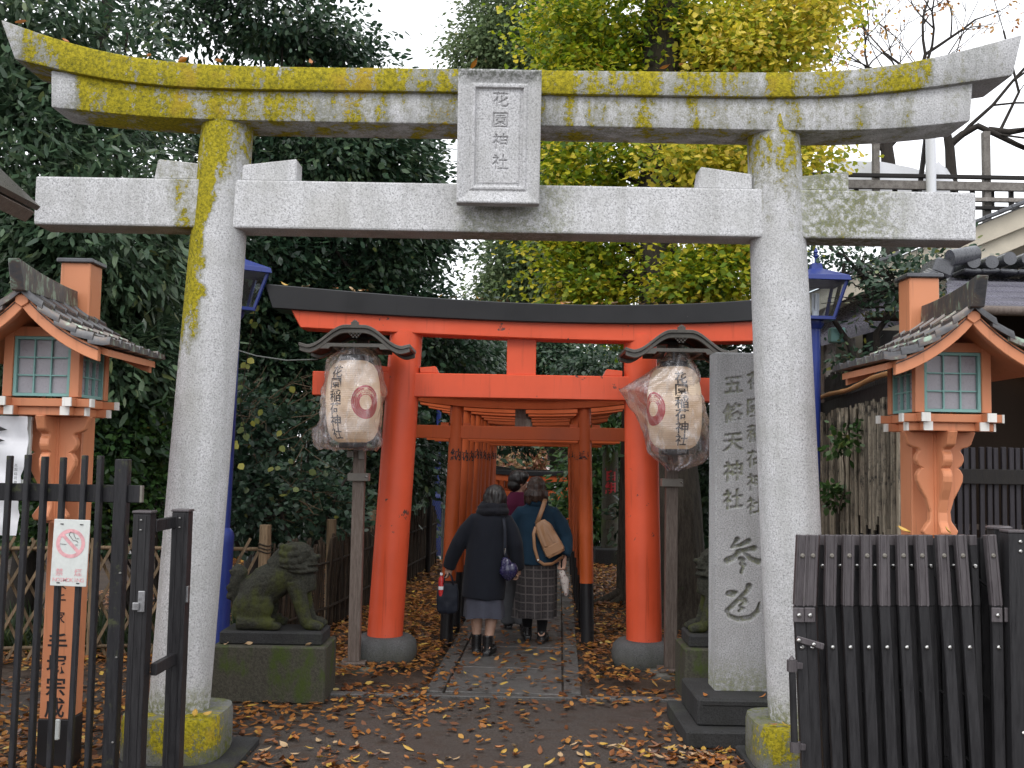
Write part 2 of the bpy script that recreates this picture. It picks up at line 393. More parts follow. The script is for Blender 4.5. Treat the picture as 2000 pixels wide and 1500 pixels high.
MT['black_paint'] = painted('black_paint', (0.016, 0.016, 0.018), chip=(0.10, 0.095, 0.09), amount=0.5, rough=0.35)
MT['black_low'] = painted('black_lacquer_foot', (0.012, 0.012, 0.014), chip=(0.07, 0.06, 0.05), amount=0.4, rough=0.4)
MT['orange'] = painted('salmon_orange_paint', (0.60, 0.235, 0.115), chip=(0.26, 0.10, 0.05), amount=0.35, rough=0.48, fade=0.08)
MT['white_paint'] = painted('white_tip_paint', (0.74, 0.72, 0.68), chip=(0.4, 0.3, 0.25), amount=0.35, rough=0.5)
MT['teal'] = painted('teal_paint', (0.22, 0.42, 0.39), chip=(0.3, 0.3, 0.25), amount=0.3, rough=0.5)
MT['blue'] = painted('blue_lamp_paint', (0.020, 0.038, 0.20), chip=(0.03, 0.04, 0.08), amount=0.35, rough=0.35)
MT['ink'] = simple('black_ink', (0.016, 0.014, 0.016), 0.6, 0.2, bump=0.02)
MT['ink_faded'] = simple('worn_black_lettering', (0.05, 0.035, 0.03), 0.6, 0.4, bump=0.02)
MT['red_ink'] = simple('crimson_ink', (0.56, 0.025, 0.045), 0.6, 0.15, bump=0.02)
MT['red_letter'] = simple('carved_red_letter', (0.42, 0.02, 0.025), 0.5, 0.3)

def wood(name, c0, c1, stretch=(14, 14, 1.2), rough=0.7, objvar=0.15, dirt=None, bump=0.35):
    m = NT(name); p = m.obj(); v = m.mp(p, stretch); n = m.noise(v, 5, 6, 0.65); f = m.noise(m.mp(p, tuple(x * 4 for x in stretch)), 6, 3)
    co = m.mix(m.rng(m.ma('ADD', m.ma('MULTIPLY', n, 0.7), m.ma('MULTIPLY', f, 0.3)), 0.32, 0.68), c0, c1)
    if dirt: co = m.mix(m.rng(m.noise(p, 9, 5, 0.7), dirt[1], dirt[2]), co, dirt[0])
    if objvar:
        hs = m.n('ShaderNodeHueSaturation'); m.link(co, hs.inputs['Color']); m.link(m.rng(m.objrnd(), 0, 1, 1 - objvar, 1 + objvar, False), hs.inputs['Value']); co = hs.outputs[0]
    m.col(co); m.ro(m.rng(n, 0.3, 0.7, rough - 0.1, rough + 0.1)); m.set('Specular IOR Level', 0.3); m.bump(m.ma('ADD', n, f), bump, 0.004); return m.m
MT['picket'] = wood('black_weathered_picket', (0.010, 0.010, 0.012), (0.024, 0.023, 0.026), rough=0.45, dirt=((0.055, 0.06, 0.03), 0.57, 0.68))
MT['gate'] = wood('brown_gate_profile_sky_lit', (0.062, 0.054, 0.058), (0.105, 0.094, 0.098), rough=0.34, objvar=0.12, bump=0.2, dirt=((0.045, 0.05, 0.03), 0.66, 0.8))  # brown profile, lightened by the sky light its heads catch, put into colour
MT['gate_black'] = wood('black_gate_profile', (0.015, 0.0145, 0.016), (0.028, 0.027, 0.029), rough=0.36, objvar=0.15, bump=0.15)
MT['post_wood'] = wood('grey_brown_post', (0.085, 0.062, 0.05), (0.18, 0.145, 0.125), rough=0.6)
MT['twig'] = wood('dark_twig', (0.018, 0.013, 0.009), (0.075, 0.055, 0.038), rough=0.8, objvar=0.45)
MT['lattice'] = wood('old_bamboo_lath', (0.085, 0.055, 0.032), (0.21, 0.15, 0.09), rough=0.7, objvar=0.35)
MT['bamboo'] = wood('weathered_bamboo', (0.075, 0.062, 0.045), (0.30, 0.26, 0.20), rough=0.65, objvar=0.6, dirt=((0.025, 0.024, 0.02), 0.48, 0.66))
MT['bamboo_new'] = wood('golden_bamboo_rail', (0.30, 0.14, 0.05), (0.46, 0.24, 0.10), stretch=(2, 14, 14), rough=0.45)
MT['dark_board'] = wood('blackened_board', (0.008, 0.007, 0.007), (0.022, 0.019, 0.017), rough=0.7, objvar=0.3)
MT['slat'] = wood('dark_slat', (0.020, 0.017, 0.022), (0.040, 0.035, 0.040), rough=0.5, objvar=0.15)
MT['grey_timber'] = wood('silver_grey_timber', (0.12, 0.105, 0.095), (0.27, 0.25, 0.23), stretch=(3, 3, 3), rough=0.8, objvar=0.2)
MT['bark'] = wood('ginkgo_bark', (0.022, 0.018, 0.014), (0.075, 0.065, 0.052), stretch=(7, 7, 1.1), rough=0.95, objvar=0.1, bump=1.0, dirt=((0.05, 0.065, 0.03), 0.6, 0.75))
MT['branch'] = wood('dark_branch_bark', (0.016, 0.013, 0.011), (0.045, 0.038, 0.032), stretch=(6, 6, 2), rough=0.9, objvar=0.2, bump=0.6)
MT['metal'] = simple('dull_steel', (0.30, 0.30, 0.31), 0.38, 0.25, metallic=0.9, bump=0.05)
MT['bolt'] = simple('polished_bolt', (0.55, 0.54, 0.52), 0.25, 0.2, metallic=1.0, bump=0.02)
MT['bracket'] = simple('grey_brown_clamp', (0.16, 0.145, 0.125), 0.45, 0.2, bump=0.08)
MT['bronze'] = simple('bronze_grey_roof', (0.105, 0.098, 0.088), 0.36, 0.25, metallic=0.35, bump=0.08)
MT['plate'] = simple('weathered_white_plate', (0.56, 0.58, 0.56), 0.5, 0.15, scale=4, bump=0.06, dirt=((0.36, 0.38, 0.30), 0.5, 0.75))
MT['pink'] = simple('sun_faded_pink', (0.62, 0.32, 0.34), 0.6, 0.25, scale=30, bump=0.0)
MT['paper_white'] = simple('white_vinyl_poster', (0.70, 0.70, 0.73), 0.45, 0.06, scale=3, bump=0.1)
MT['glass_frost'] = simple('frosted_lantern_pane', (0.33, 0.31, 0.34), 0.32, 0.06, scale=3, bump=0.04)
def copper():
    m = NT('patinated_copper_tile'); p = m.obj(); w = m.ma('ADD', m.ma('MULTIPLY', m.noise(m.mp(p, (1, 3, 1)), 9, 5, 0.7), 1.0), m.ma('MULTIPLY', m.objrnd(), 0.12))
    m.col(m.ramp(w, [(0.34, (0.030, 0.030, 0.034)), (0.52, (0.075, 0.075, 0.080)), (0.62, (0.11, 0.085, 0.072)), (0.70, (0.22, 0.30, 0.24)), (0.82, (0.34, 0.38, 0.26))]))
    m.ro(0.38); m.set('Metallic', 0.3); m.bump(w, 0.2, 0.004); return m.m
MT['copper'] = copper()
MT['tile'] = simple('grey_roof_tile', (0.085, 0.088, 0.098), 0.32, 0.3, scale=12, bump=0.2, objvar=0.15, dirt=((0.05, 0.06, 0.04), 0.6, 0.75))
MT['sheet_roof'] = simple('purple_grey_sheet_roof', (0.13, 0.125, 0.155), 0.25, 0.2, scale=5, bump=0.08, spec=0.6)
MT['stucco'] = simple('beige_stucco', (0.36, 0.32, 0.25), 0.9, 0.12, scale=3, fine=120, bump=0.3)
MT['cream'] = simple('cream_fascia_board', (0.50, 0.45, 0.36), 0.75, 0.12, bump=0.1)
MT['tarp'] = simple('white_plastic_sheet', (0.66, 0.67, 0.70), 0.35, 0.05, scale=2, bump=0.05)
MT['wire'] = simple('galvanised_wire', (0.14, 0.15, 0.14), 0.5, 0.2, metallic=0.4, bump=0)
MT['concrete'] = simple('mossy_concrete_pad', (0.13, 0.125, 0.11), 0.9, 0.3, scale=8, bump=0.4, dirt=((0.06, 0.08, 0.025), 0.5, 0.7))

def leaf_mat(name, stops, rough=0.45, trans=0.25, spec=0.4):
    m = NT(name); r = m.attr('rnd')
    c = m.ramp(r, stops); m.col(c); m.ro(rough); m.set('Specular IOR Level', spec)
    tr = m.n('ShaderNodeBsdfTranslucent'); m.link(m.mix(0.5, c, c, 'ADD'), tr.inputs[0])
    mx = m.n('ShaderNodeMixShader'); mx.inputs[0].default_value = trans
    m.link(m.b.outputs[0], mx.inputs[1]); m.link(tr.outputs[0], mx.inputs[2]); m.link(mx.outputs[0], m.out.inputs[0]); return m.m
LEAF = {}
LEAF['oak'] = leaf_mat('long_evergreen_leaf', [(0.0, (0.020, 0.044, 0.024)), (0.5, (0.052, 0.094, 0.052)), (0.85, (0.100, 0.150, 0.078)), (0.985, (0.16, 0.18, 0.06)), (1.0, (0.34, 0.17, 0.03))], 0.36, 0.25)
LEAF['dark'] = leaf_mat('glossy_dark_leaf', [(0.0, (0.013, 0.034, 0.020)), (0.5, (0.034, 0.072, 0.040)), (0.9, (0.080, 0.128, 0.064)), (1.0, (0.14, 0.15, 0.04))], 0.32, 0.22)
LEAF['ivy'] = leaf_mat('blue_green_leaf', [(0.0, (0.014, 0.032, 0.020)), (0.5, (0.032, 0.066, 0.040)), (0.9, (0.060, 0.105, 0.060)), (1.0, (0.20, 0.20, 0.04))], 0.38, 0.2)
LEAF['shrub'] = leaf_mat('fresh_shrub_leaf', [(0.0, (0.018, 0.045, 0.014)), (0.5, (0.040, 0.090, 0.026)), (0.93, (0.080, 0.140, 0.036)), (1.0, (0.30, 0.22, 0.04))], 0.33, 0.25)
LEAF['pale'] = leaf_mat('pale_green_leaf', [(0.0, (0.060, 0.095, 0.042)), (0.5, (0.115, 0.165, 0.072)), (0.9, (0.18, 0.225, 0.105)), (1.0, (0.24, 0.20, 0.09))], 0.5, 0.3)
LEAF['ginkgo'] = leaf_mat('ginkgo_leaf', [(0.0, (0.055, 0.115, 0.010)), (0.35, (0.13, 0.21, 0.014)), (0.60, (0.33, 0.36, 0.020)), (0.85, (0.62, 0.52, 0.040)), (1.0, (0.66, 0.48, 0.11))], 0.5, 0.38)
LEAF['ginkgo2'] = leaf_mat('golden_ginkgo_leaf', [(0.0, (0.10, 0.17, 0.014)), (0.35, (0.28, 0.31, 0.022)), (0.7, (0.66, 0.53, 0.055)), (1.0, (0.74, 0.58, 0.20))], 0.5, 0.4)
LEAF['cherry'] = leaf_mat('last_orange_leaf', [(0.0, (0.24, 0.08, 0.02)), (0.6, (0.42, 0.20, 0.05)), (1.0, (0.50, 0.32, 0.12))], 0.55, 0.35)
LEAF['maple'] = leaf_mat('reddish_autumn_leaf', [(0.0, (0.36, 0.13, 0.07)), (0.4, (0.50, 0.26, 0.19)), (0.7, (0.42, 0.36, 0.16)), (1.0, (0.56, 0.36, 0.30))], 0.55, 0.3)
LEAF['yellowish'] = leaf_mat('yellow_green_leaf', [(0.0, (0.060, 0.105, 0.030)), (0.5, (0.15, 0.18, 0.045)), (0.85, (0.40, 0.36, 0.06)), (1.0, (0.50, 0.40, 0.09))], 0.5, 0.3)
LEAF['grass'] = leaf_mat('dark_lily_turf', [(0.0, (0.014, 0.026, 0.010)), (0.6, (0.030, 0.055, 0.018)), (1.0, (0.075, 0.09, 0.025))], 0.5, 0.15)
LEAF['fallen'] = leaf_mat('fallen_leaf_litter', [(0.0, (0.060, 0.022, 0.010)), (0.30, (0.17, 0.060, 0.018)), (0.55, (0.30, 0.115, 0.026)), (0.80, (0.42, 0.20, 0.05)), (0.93, (0.50, 0.33, 0.06)), (1.0, (0.55, 0.44, 0.20))], 0.42, 0.12)
def fallen_single(name, col):
    m = NT(name); p = m.obj(); n = m.noise(p, 38, 4); co = m.ramp(n, [(0.3, c_mul(col, 0.6)), (0.55, col), (0.75, c_mul(col, 1.25))]); m.col(co); m.ro(0.42); m.bump(n, 0.3, 0.003); return m.m
FALLEN = [('rust brown', fallen_single('rust_brown_leaf', (0.20, 0.070, 0.020))), ('orange', fallen_single('orange_leaf', (0.36, 0.13, 0.026))),
          ('golden', fallen_single('golden_leaf', (0.48, 0.29, 0.05))), ('pale tan', fallen_single('pale_tan_leaf', (0.46, 0.31, 0.17))), ('dark brown', fallen_single('dark_brown_leaf', (0.085, 0.032, 0.016)))]

def ground_mat():
    m = NT('wet_dark_paving'); p = m.obj(); n = m.noise(p, 0.9, 5); f = m.noise(p, 75, 4, 0.75); g = m.noise(p, 6, 5)
    co = m.mix(m.rng(f, 0.35, 0.7), (0.034, 0.028, 0.025), (0.100, 0.086, 0.077)); co = m.mix(m.rng(g, 0.45, 0.75, 0, 0.6), co, (0.045, 0.026, 0.016))
    m.col(co); m.ro(m.rng(m.ma('ADD', m.ma('MULTIPLY', n, 0.6), m.ma('MULTIPLY', g, 0.4)), 0.40, 0.60, 0.42, 0.80)); m.set('Specular IOR Level', 0.18); m.bump(m.ma('ADD', m.ma('MULTIPLY', f, 0.7), g), 0.45, 0.008); return m.m
MT['ground'] = ground_mat()
def slab_mat(name, a, b):
    m = NT(name); p = m.pos(); f = m.noise(p, 90, 4, 0.75); g = m.noise(p, 4, 5)
    co = m.mix(m.rng(f, 0.35, 0.7), a, b); co = m.mix(m.rng(g, 0.45, 0.75, 0, 0.55), co, c_mul(a, 0.7))
    hs = m.n('ShaderNodeHueSaturation'); m.link(co, hs.inputs['Color']); m.link(m.rng(m.objrnd(), 0, 1, 0.8, 1.2, False), hs.inputs['Value'])
    m.col(hs.outputs[0]); m.ro(m.rng(g, 0.35, 0.65, 0.30, 0.6)); m.bump(m.ma('ADD', f, g), 0.4, 0.006); return m.m
MT['slab'] = slab_mat('wet_granite_slab', (0.055, 0.053, 0.050), (0.15, 0.145, 0.14))
MT['soil'] = simple('damp_leaf_soil', (0.045, 0.028, 0.018), 0.9, 0.5, scale=3, fine=40, bump=0.8, dist=0.03)
# ================================================================== setting: ground, path
def ground_h(x, y):
    return -1.45 * smooth((y - 17.6) / 4.5) if isinstance(y, float) else None
xs = np.concatenate([np.array([-220, -110, -60, -30, -16]), np.linspace(-10, 10, 41), np.array([16, 30, 60, 110, 220])])
ys = np.concatenate([np.array([-60, -20, -6]), np.linspace(0, 17, 18), np.linspace(17.5, 23, 12), np.array([26, 32, 45, 70, 120, 260])])
mb = MB()
mb.sheet([[(float(x), float(y), ground_h(0.0, float(y))) for x in xs] for y in ys])
gr = mb.build('ground', MT['ground'], recalc=False); tag(gr, kind='structure')
def path_x(y, off): return off + 0.047 * (y - 7.83)
pth = bpy.data.objects.new('path', None); COL.objects.link(pth); pth.location = (0, 7.83, 0); tag(pth, kind='structure')
# beds either side of the path: bare soil deep in leaves
for s, x0, x1 in ((-1, -6.5, -0.66), (1, 0.60, 3.6)):
    rows = []
    for y in np.linspace(8.0 if s < 0 else 8.1, 17.2, 40):
        a, b = (x0, path_x(y, x1)) if s < 0 else (path_x(y, x0), x1)
        rows.append([(lerp(a, b, t), float(y), -0.01 + smooth((y - 7.95) / 0.5) * (0.034 + 0.016 * float(vnoise(np.array([[lerp(a, b, t) * 2.2, y * 2.2, s]]))[0]))) for t in np.linspace(0, 1, 30)])
    tag(MB().sheet(rows).build('soil_bed', MT['soil'], recalc=False, smooth=True), kind='structure')
# slabs
y = 7.83
def slab(y0, y1, xa, xb, h=0.03):
    g = 0.006
    c = ((path_x((y0 + y1) / 2, (xa + xb) / 2)), (y0 + y1) / 2 - 7.83, h / 2 - 0.008)
    b = MB().box(c, (xb - xa - 2 * g, y1 - y0 - 2 * g, h), Matrix.Rotation(-0.047, 3, 'Z'))
    b.build('paving_slab', MT['slab'], pth, bevel=0.004)
k = 0
while y < 17.2:
    L = 0.88 + 0.12 * random.random()
    slab(y, y + L, -0.47, 0.42, 0.030 + 0.004 * random.random()); y += L; k += 1
y = 7.83
while y < 17.2:
    L = 1.5 + 0.5 * random.random()
    slab(y, y + L, -0.62, -0.475, 0.034 + 0.004 * random.random()); slab(y + 0.02, y + L, 0.425, 0.565, 0.034 + 0.004 * random.random()); y += L
# a row of long edging stones across, where the paving meets the forecourt
for xa, xb in ((-2.1, -0.65), (-0.63, 0.57), (0.59, 1.9)):
    MB().box(((xa + xb) / 2, -0.06, 0.004), (xb - xa, 0.09, 0.03)).build('edging_stone', MT['slab'], pth, bevel=0.004)
# steps down behind the tunnel
st = bpy.data.objects.new('stairs', None); COL.objects.link(st); st.location = (0.5, 17.6, 0); tag(st, kind='structure')
for i in range(9):
    MB().box((0.1 + i * 0.02, 0.2 + i * 0.42, -0.04 - i * 0.16), (1.9, 0.46, 0.30)).build('step', MT['slab'], st, bevel=0.01)

# ================================================================== stone torii
TY = 6.1
stone = thing('stone_torii', 'large pale granite gate crusted with yellow lichen spanning the whole entrance', 'torii gate', (0, TY, 0))
def smooth_curve(pts, x):
    px = np.array([p[0] for p in pts], float); py = np.array([p[1] for p in pts], float)
    y = np.interp(x, px, py)
    k = np.ones(5) / 5
    for _ in range(3):
        yy = np.convolve(np.pad(y, 2, mode='reflect', reflect_type='odd'), k, mode='valid'); y = yy
    return y
def beam(top, bot, df, db, n=56):
    """a curved beam whose front edges were measured in the photograph, at real depth df..db"""
    t = np.linspace(0, 1, n); xt = lerp(top[0][0], top[-1][0], t); xb = lerp(bot[0][0], bot[-1][0], t)
    yt = smooth_curve(top, xt); yb = smooth_curve(bot, xb); b = MB(); rings = []
    for i in range(n):
        a = W(xt[i], yt[i], df); c = W(xb[i], yb[i], df)
        rings.append([Vector((c.x, df, c.z)), Vector((a.x, df, a.z)), Vector((a.x, db, a.z)), Vector((c.x, db, c.z))])
    b.loft(rings); return b
kas_t = [(0, 37), (60, 62), (137, 88), (196, 103), (315, 121), (448, 128), (700, 131), (895, 133), (1056, 136), (1350, 139), (1510, 141), (1643, 140), (1755, 130), (1860, 105), (1948, 82), (1998, 66)]
kas_b = [(28, 115), (105, 136), (175, 152), (280, 166), (385, 173), (700, 177), (900, 179), (1056, 183), (1350, 187), (1440, 189), (1615, 190), (1720, 184), (1825, 169), (1902, 160), (1979, 147)]
beam(kas_t, kas_b, TY - 0.19, TY + 0.19).build('kasagi_beam', MT['kasagi'], stone, bevel=0.012, off=(0, TY, 0), smooth=0.6, seg=2)
shi_t = [(99, 136), (175, 150), (280, 164), (385, 171), (700, 175), (1056, 181), (1350, 185), (1615, 188), (1720, 182), (1825, 166), (1901, 158)]
shi_b = [(99, 209), (245, 226), (402, 234), (700, 239), (1000, 244), (1300, 250), (1545, 255), (1720, 255), (1825, 246), (1896, 236)]
beam(shi_t, shi_b, TY - 0.155, TY + 0.155).build('shimaki_beam', MT['shimaki'], stone, bevel=0.012, off=(0, TY, 0), smooth=0.6, seg=2)
# nuki
nf = TY - 0.115
a = W(67, 392, nf); b_ = W(1907, 421, nf); zt = (W(68, 345, nf).z + W(1907, 374, nf).z) / 2; zb = (W(66, 440, nf).z + W(1907, 468, nf).z) / 2
NZ = (zt + zb) / 2
MB().box(((a.x + b_.x) / 2, 0, NZ), (b_.x - a.x, 0.23, zt - zb)).build('nuki_beam', MT['nuki'], stone, bevel=0.012, seg=2)
# pillars
def pillar(pb, pt, rb, rt, mat):
    o = MB(); pts = []; rr = []
    for i in range(25):
        t = i / 24; pts.append((0, 0, 0)); pts[-1] = tuple(Vector((0, 0, 0)).lerp(Vector(pt) - Vector(pb), t) + Vector((0, 0, 0)))
        rr.append(lerp(rb, rt, t) + 0.012 * math.sin(t * PI * 0.9))
    o.tube(pts, rr, 40); ob = o.build('pillar', mat, stone, smooth=0.8)
    ob.location = Vector(pb) - Vector((0, TY, 0)); return ob
pl_b, pl_t = W(349, 1400, TY), W(447, 225, TY); pr_b, pr_t = W(1560, 1425, TY), W(1509, 245, TY)
pl_b.z = pr_b.z = 0.27
zt_ = (pl_t.z + pr_t.z) / 2 + 0.02; pl_t.z = pr_t.z = zt_
pillar(pl_b, pl_t, 0.172, 0.148, MT['pillar_l']); pillar(pr_b, pr_t, 0.172, 0.152, MT['pillar_r'])
# wedges
def wedge(px0, px1, y0a, y0b, outer):
    p0 = W(px0, y0a, TY - 0.08); p1 = W(px1, y0b, TY - 0.08)
    z0 = zt + 0.002
    poly = [(p0.x, z0), (p1.x, z0), (p1.x, p1.z), (p0.x, p0.z)]
    if outer < 0: poly = [(p0.x, z0), (p1.x, z0), (p1.x, p1.z), (p0.x + 0.02, p0.z)]
    MB().prism(poly, -0.08, 0.08).build('kusabi_wedge', MT['nuki'], stone, bevel=0.008)
wedge(302, 400, 310, 320, -1); wedge(470, 580, 322, 310, 1); wedge(1362, 1470, 325, 340, -1); wedge(1555, 1658, 345, 334, 1)
# plinths: rounded square blocks made of two halves each
def plinth(c, hw, h):
    def outline(k, n=48):
        r = []
        for i in range(n):
            a = 2 * PI * i / n; ca, sa = math.cos(a), math.sin(a); e = 3.6
            q = (abs(ca) ** e + abs(sa) ** e) ** (-1 / e); r.append((q * ca * k, q * sa * k))
        return r
    o = MB(); o.loft([[(x, y, z) for x, y in outline(k)] for k, z in ((hw * 0.97, 0), (hw, 0.03), (hw, h - 0.03), (hw * 0.975, h), (hw * 0.6, h + 0.004))])
    ob = o.build('plinth', MT['plinth'], stone, smooth=0.6); ob.location = (c[0], c[1] - TY, 0.04)
    g = MB().box((hw * 0.2, -hw - 0.0005, h / 2), (0.006, 0.004, h * 0.96)).build('plinth_joint', MT['base_dark'], ob)
    s2 = MB().box((c[0] + 0.05, c[1] - TY + 0.02, 0.02), (hw * 2 + 0.12, hw * 2 + 0.10, 0.055)).build('footing_slab', MT['base_dark'], stone, bevel=0.012)
plinth(pl_b, 0.285, 0.255); plinth(pr_b, 0.285, 0.255)

# ---- carving helper: height field with letters cut in
def raster(V, F, U, Vv):
    """mask of grid points (U,Vv arrays) lying inside triangulated glyph"""
    m = np.zeros(U.shape, bool)
    V = np.asarray(V)
    for f in F:
        for i in range(1, len(f) - 1):
            a, b, c = V[f[0]], V[f[i]], V[f[i + 1]]
            lo = np.minimum(np.minimum(a, b), c); hi = np.maximum(np.maximum(a, b), c)
            i0, i1 = np.searchsorted(U[0], [lo[0], hi[0]]); j0, j1 = np.searchsorted(Vv[:, 0], [lo[1], hi[1]])
            if i1 <= i0 or j1 <= j0: continue
            X = U[j0:j1, i0:i1]; Y = Vv[j0:j1, i0:i1]
            d = (b[1] - c[1]) * (a[0] - c[0]) + (c[0] - b[0]) * (a[1] - c[1])
            if abs(d) < 1e-14: continue
            l1 = ((b[1] - c[1]) * (X - c[0]) + (c[0] - b[0]) * (Y - c[1])) / d; l2 = ((c[1] - a[1]) * (X - c[0]) + (a[0] - c[0]) * (Y - c[1])) / d
            m[j0:j1, i0:i1] |= (l1 >= 0) & (l2 >= 0) & (l1 + l2 <= 1)
    return m
def blur(a, n=1):
    a = a.astype(float)
    for _ in range(n):
        p = np.pad(a, 1, mode='edge'); a = (p[:-2, 1:-1] + p[2:, 1:-1] + p[1:-1, :-2] + p[1:-1, 2:] + 2 * p[1:-1, 1:-1]) / 6
    return a
def carved_block(name, w, h, th, z0, depth_fn, step, mat, parent):
    """upright block; front face (towards -y) is a height field; depth_fn(U,V)->(depth, carve)"""
    nu, nv = int(w / step) + 1, int(h / step) + 1
    u = np.linspace(-w / 2, w / 2, nu); v = np.linspace(0, h, nv); U, V = np.meshgrid(u, v)
    D, C = depth_fn(U, V)
    P = np.stack([U, D, V + z0], -1).reshape(-1, 3)
    idx = np.arange(nu * nv).reshape(nv, nu)
    F = np.stack([idx[:-1, :-1], idx[:-1, 1:], idx[1:, 1:], idx[1:, :-1]], -1).reshape(-1, 4)
    # sides and back: duplicate border ring to the back plane
    border = np.concatenate([idx[0, :], idx[1:, -1], idx[-1, -2::-1], idx[-2:0:-1, 0]])
    n = len(P); back = P[border].copy(); back[:, 1] = th
    m = len(border); k = np.arange(m); k2 = (k + 1) % m
    S = np.stack([border[k2], border[k], n + k, n + k2], -1)
    cidx = n + m; cen = np.array([[0, th, z0 + h / 2]])
    B = np.stack([n + k2, n + k, np.full(m, cidx), np.full(m, cidx)], -1)
    V3 = np.concatenate([P, back, cen]); att = np.concatenate([C.ravel(), np.zeros(m + 1)])
    Ff = np.concatenate([F, S])
    me = np_mesh(name, V3, Ff, {'carve': att})
    # back cap as an extra mesh face would be hidden against the stone; close with one ngon
    bm = bmesh.new(); bm.from_mesh(me); bm.verts.ensure_lookup_table(); bm.faces.new([bm.verts[n + i] for i in range(m)]); bm.verts.remove(bm.verts[cidx]); bm.to_mesh(me); bm.free()
    return mesh_obj(name, me, mat, parent)
TW, TH = 0.478, 0.765
def tablet_depth(U, V):
    du = TW / 2 - np.abs(U); dt = TH - V; db = V
    e = np.minimum(np.minimum(du, dt), db)
    d = np.interp(e, [0, 0.006, 0.012, 0.075, 0.085, 0.100, 0.104, 0.118, 0.122, 1], [0.006, 0.001, 0.0, 0.022, 0.014, 0.014, 0.034, 0.034, 0.029, 0.029])
    C = np.zeros(U.shape)
    z = 0.600
    for ch in '花園神社':
        g, F = glyph(ch, -0.004); C = np.maximum(C, raster(g * 0.088 + np.array([0.008, z]), F, U, V)); z -= 0.120
    C = blur(C, 1); return d + 0.012 * C, C
tab_c = W(972, 404, TY - 0.30)
tab = carved_block('name_tablet', TW, TH, 0.13, 0.0, tablet_depth, 0.0028, MT['tablet'], stone)
tab.location = (tab_c.x, tab_c.y - TY, tab_c.z + 0.02); tab.rotation_euler = (math.radians(6.0), 0, math.radians(0.4))
# recentre so the material can measure from the tablet middle
for vtx in tab.data.vertices: pass
MB().box((tab_c.x, -0.175, tab_c.z + 0.50), (0.10, 0.12, 0.45)).build('tablet_bracket', MT['nuki'], stone)
# ================================================================== red torii
RY = 8.9
red = thing('red_torii', 'glossy vermilion torii gate with black ridge beam on round stone footings', 'torii gate', (0, RY, 0))
rk_t = [(517, 554), (700, 570), (850, 582), (1000, 591), (1150, 596), (1300, 595), (1400, 591), (1500, 584), (1580, 574)]
rk_b = [(531, 602), (700, 613), (850, 621), (1000, 628), (1150, 632), (1300, 633), (1400, 631), (1500, 626), (1566, 620)]
beam(rk_t, rk_b, RY - 0.17, RY + 0.17, 40).build('ridge_beam', MT['black_paint'], red, bevel=0.008, off=(0, RY, 0), smooth=0.6)
rs_t = [(566, 600), (700, 609), (850, 617), (1000, 624), (1150, 628), (1300, 629), (1400, 627), (1530, 620)]
rs_b = [(586, 640), (700, 646), (850, 653), (1000, 660), (1150, 665), (1300, 668), (1400, 668), (1508, 666)]
beam(rs_t, rs_b, RY - 0.13, RY + 0.13, 40).build('lintel', MT['red'], red, bevel=0.008, off=(0, RY, 0), smooth=0.6)
a = W(610, 748, RY - 0.09); b_ = W(1398, 762, RY - 0.09); rzt = (W(611, 724, RY - 0.09).z + W(1000, 732, RY - 0.09).z) / 2; rzb = (W(610, 768, RY - 0.09).z + W(1000, 776, RY - 0.09).z) / 2 - 0.012
MB().box(((a.x + b_.x) / 2, 0, (rzt + rzb) / 2), (b_.x - a.x, 0.18, rzt - rzb)).build('tie_beam', MT['red'], red, bevel=0.006)
p0 = W(990, 700, RY - 0.06); p1 = W(1047, 700, RY - 0.06); zz = W(1000, 655, RY).z
MB().box(((p0.x + p1.x) / 2, 0, (rzt + zz) / 2), (p1.x - p0.x, 0.12, zz - rzt)).build('centre_strut', MT['red'], red, bevel=0.004)
rlb, rlt = W(752, 1240, RY), W(794, 652, RY); rrb, rrt = W(1258, 1252, RY), W(1250, 662, RY)
rlb.z = rrb.z = 0.245; zt2 = (rlt.z + rrt.z) / 2; rlt.z = rrt.z = zt2 + 0.02
for pb, pt in ((rlb, rlt), (rrb, rrt)):
    o = MB().tube([Vector((0, 0, 0)).lerp(pt - pb, t / 12) for t in range(13)], [lerp(0.152, 0.143, t / 12) for t in range(13)], 40).build('pillar', MT['red'], red, smooth=0.8); o.location = pb - Vector((0, RY, 0))
    o = MB(); o.loft([[(x * k, y * k, z) for x, y in [((abs(math.cos(a_)) ** 3 + abs(math.sin(a_)) ** 3) ** (-1 / 3) * math.cos(a_), (abs(math.cos(a_)) ** 3 + abs(math.sin(a_)) ** 3) ** (-1 / 3) * math.sin(a_)) for a_ in np.linspace(0, 2 * PI, 41)[:-1]]] for k, z in ((0.24, 0), (0.268, 0.04), (0.275, 0.12), (0.262, 0.20), (0.215, 0.243), (0.16, 0.25))])
    ob = o.build('footing_stone', MT['base_round'], red, smooth=0.9); ob.location = (pb.x, pb.y - RY, 0)
def rwedge(px, sgn):
    # wedge beside a pillar, high end towards it
    c = W(px, 724, RY - 0.08).x; L = 0.165 if sgn > 0 else 0.165
    MB().prism([(c, rzt + 0.002), (c + sgn * L, rzt + 0.002), (c + sgn * (L - 0.03), rzt + 0.062), (c, rzt + 0.048)], -0.075, 0.075).build('wedge', MT['red'], red, bevel=0.004)
rwedge(820, 1); rwedge(1216, -1); rwedge(762, -1); rwedge(1284, 1)

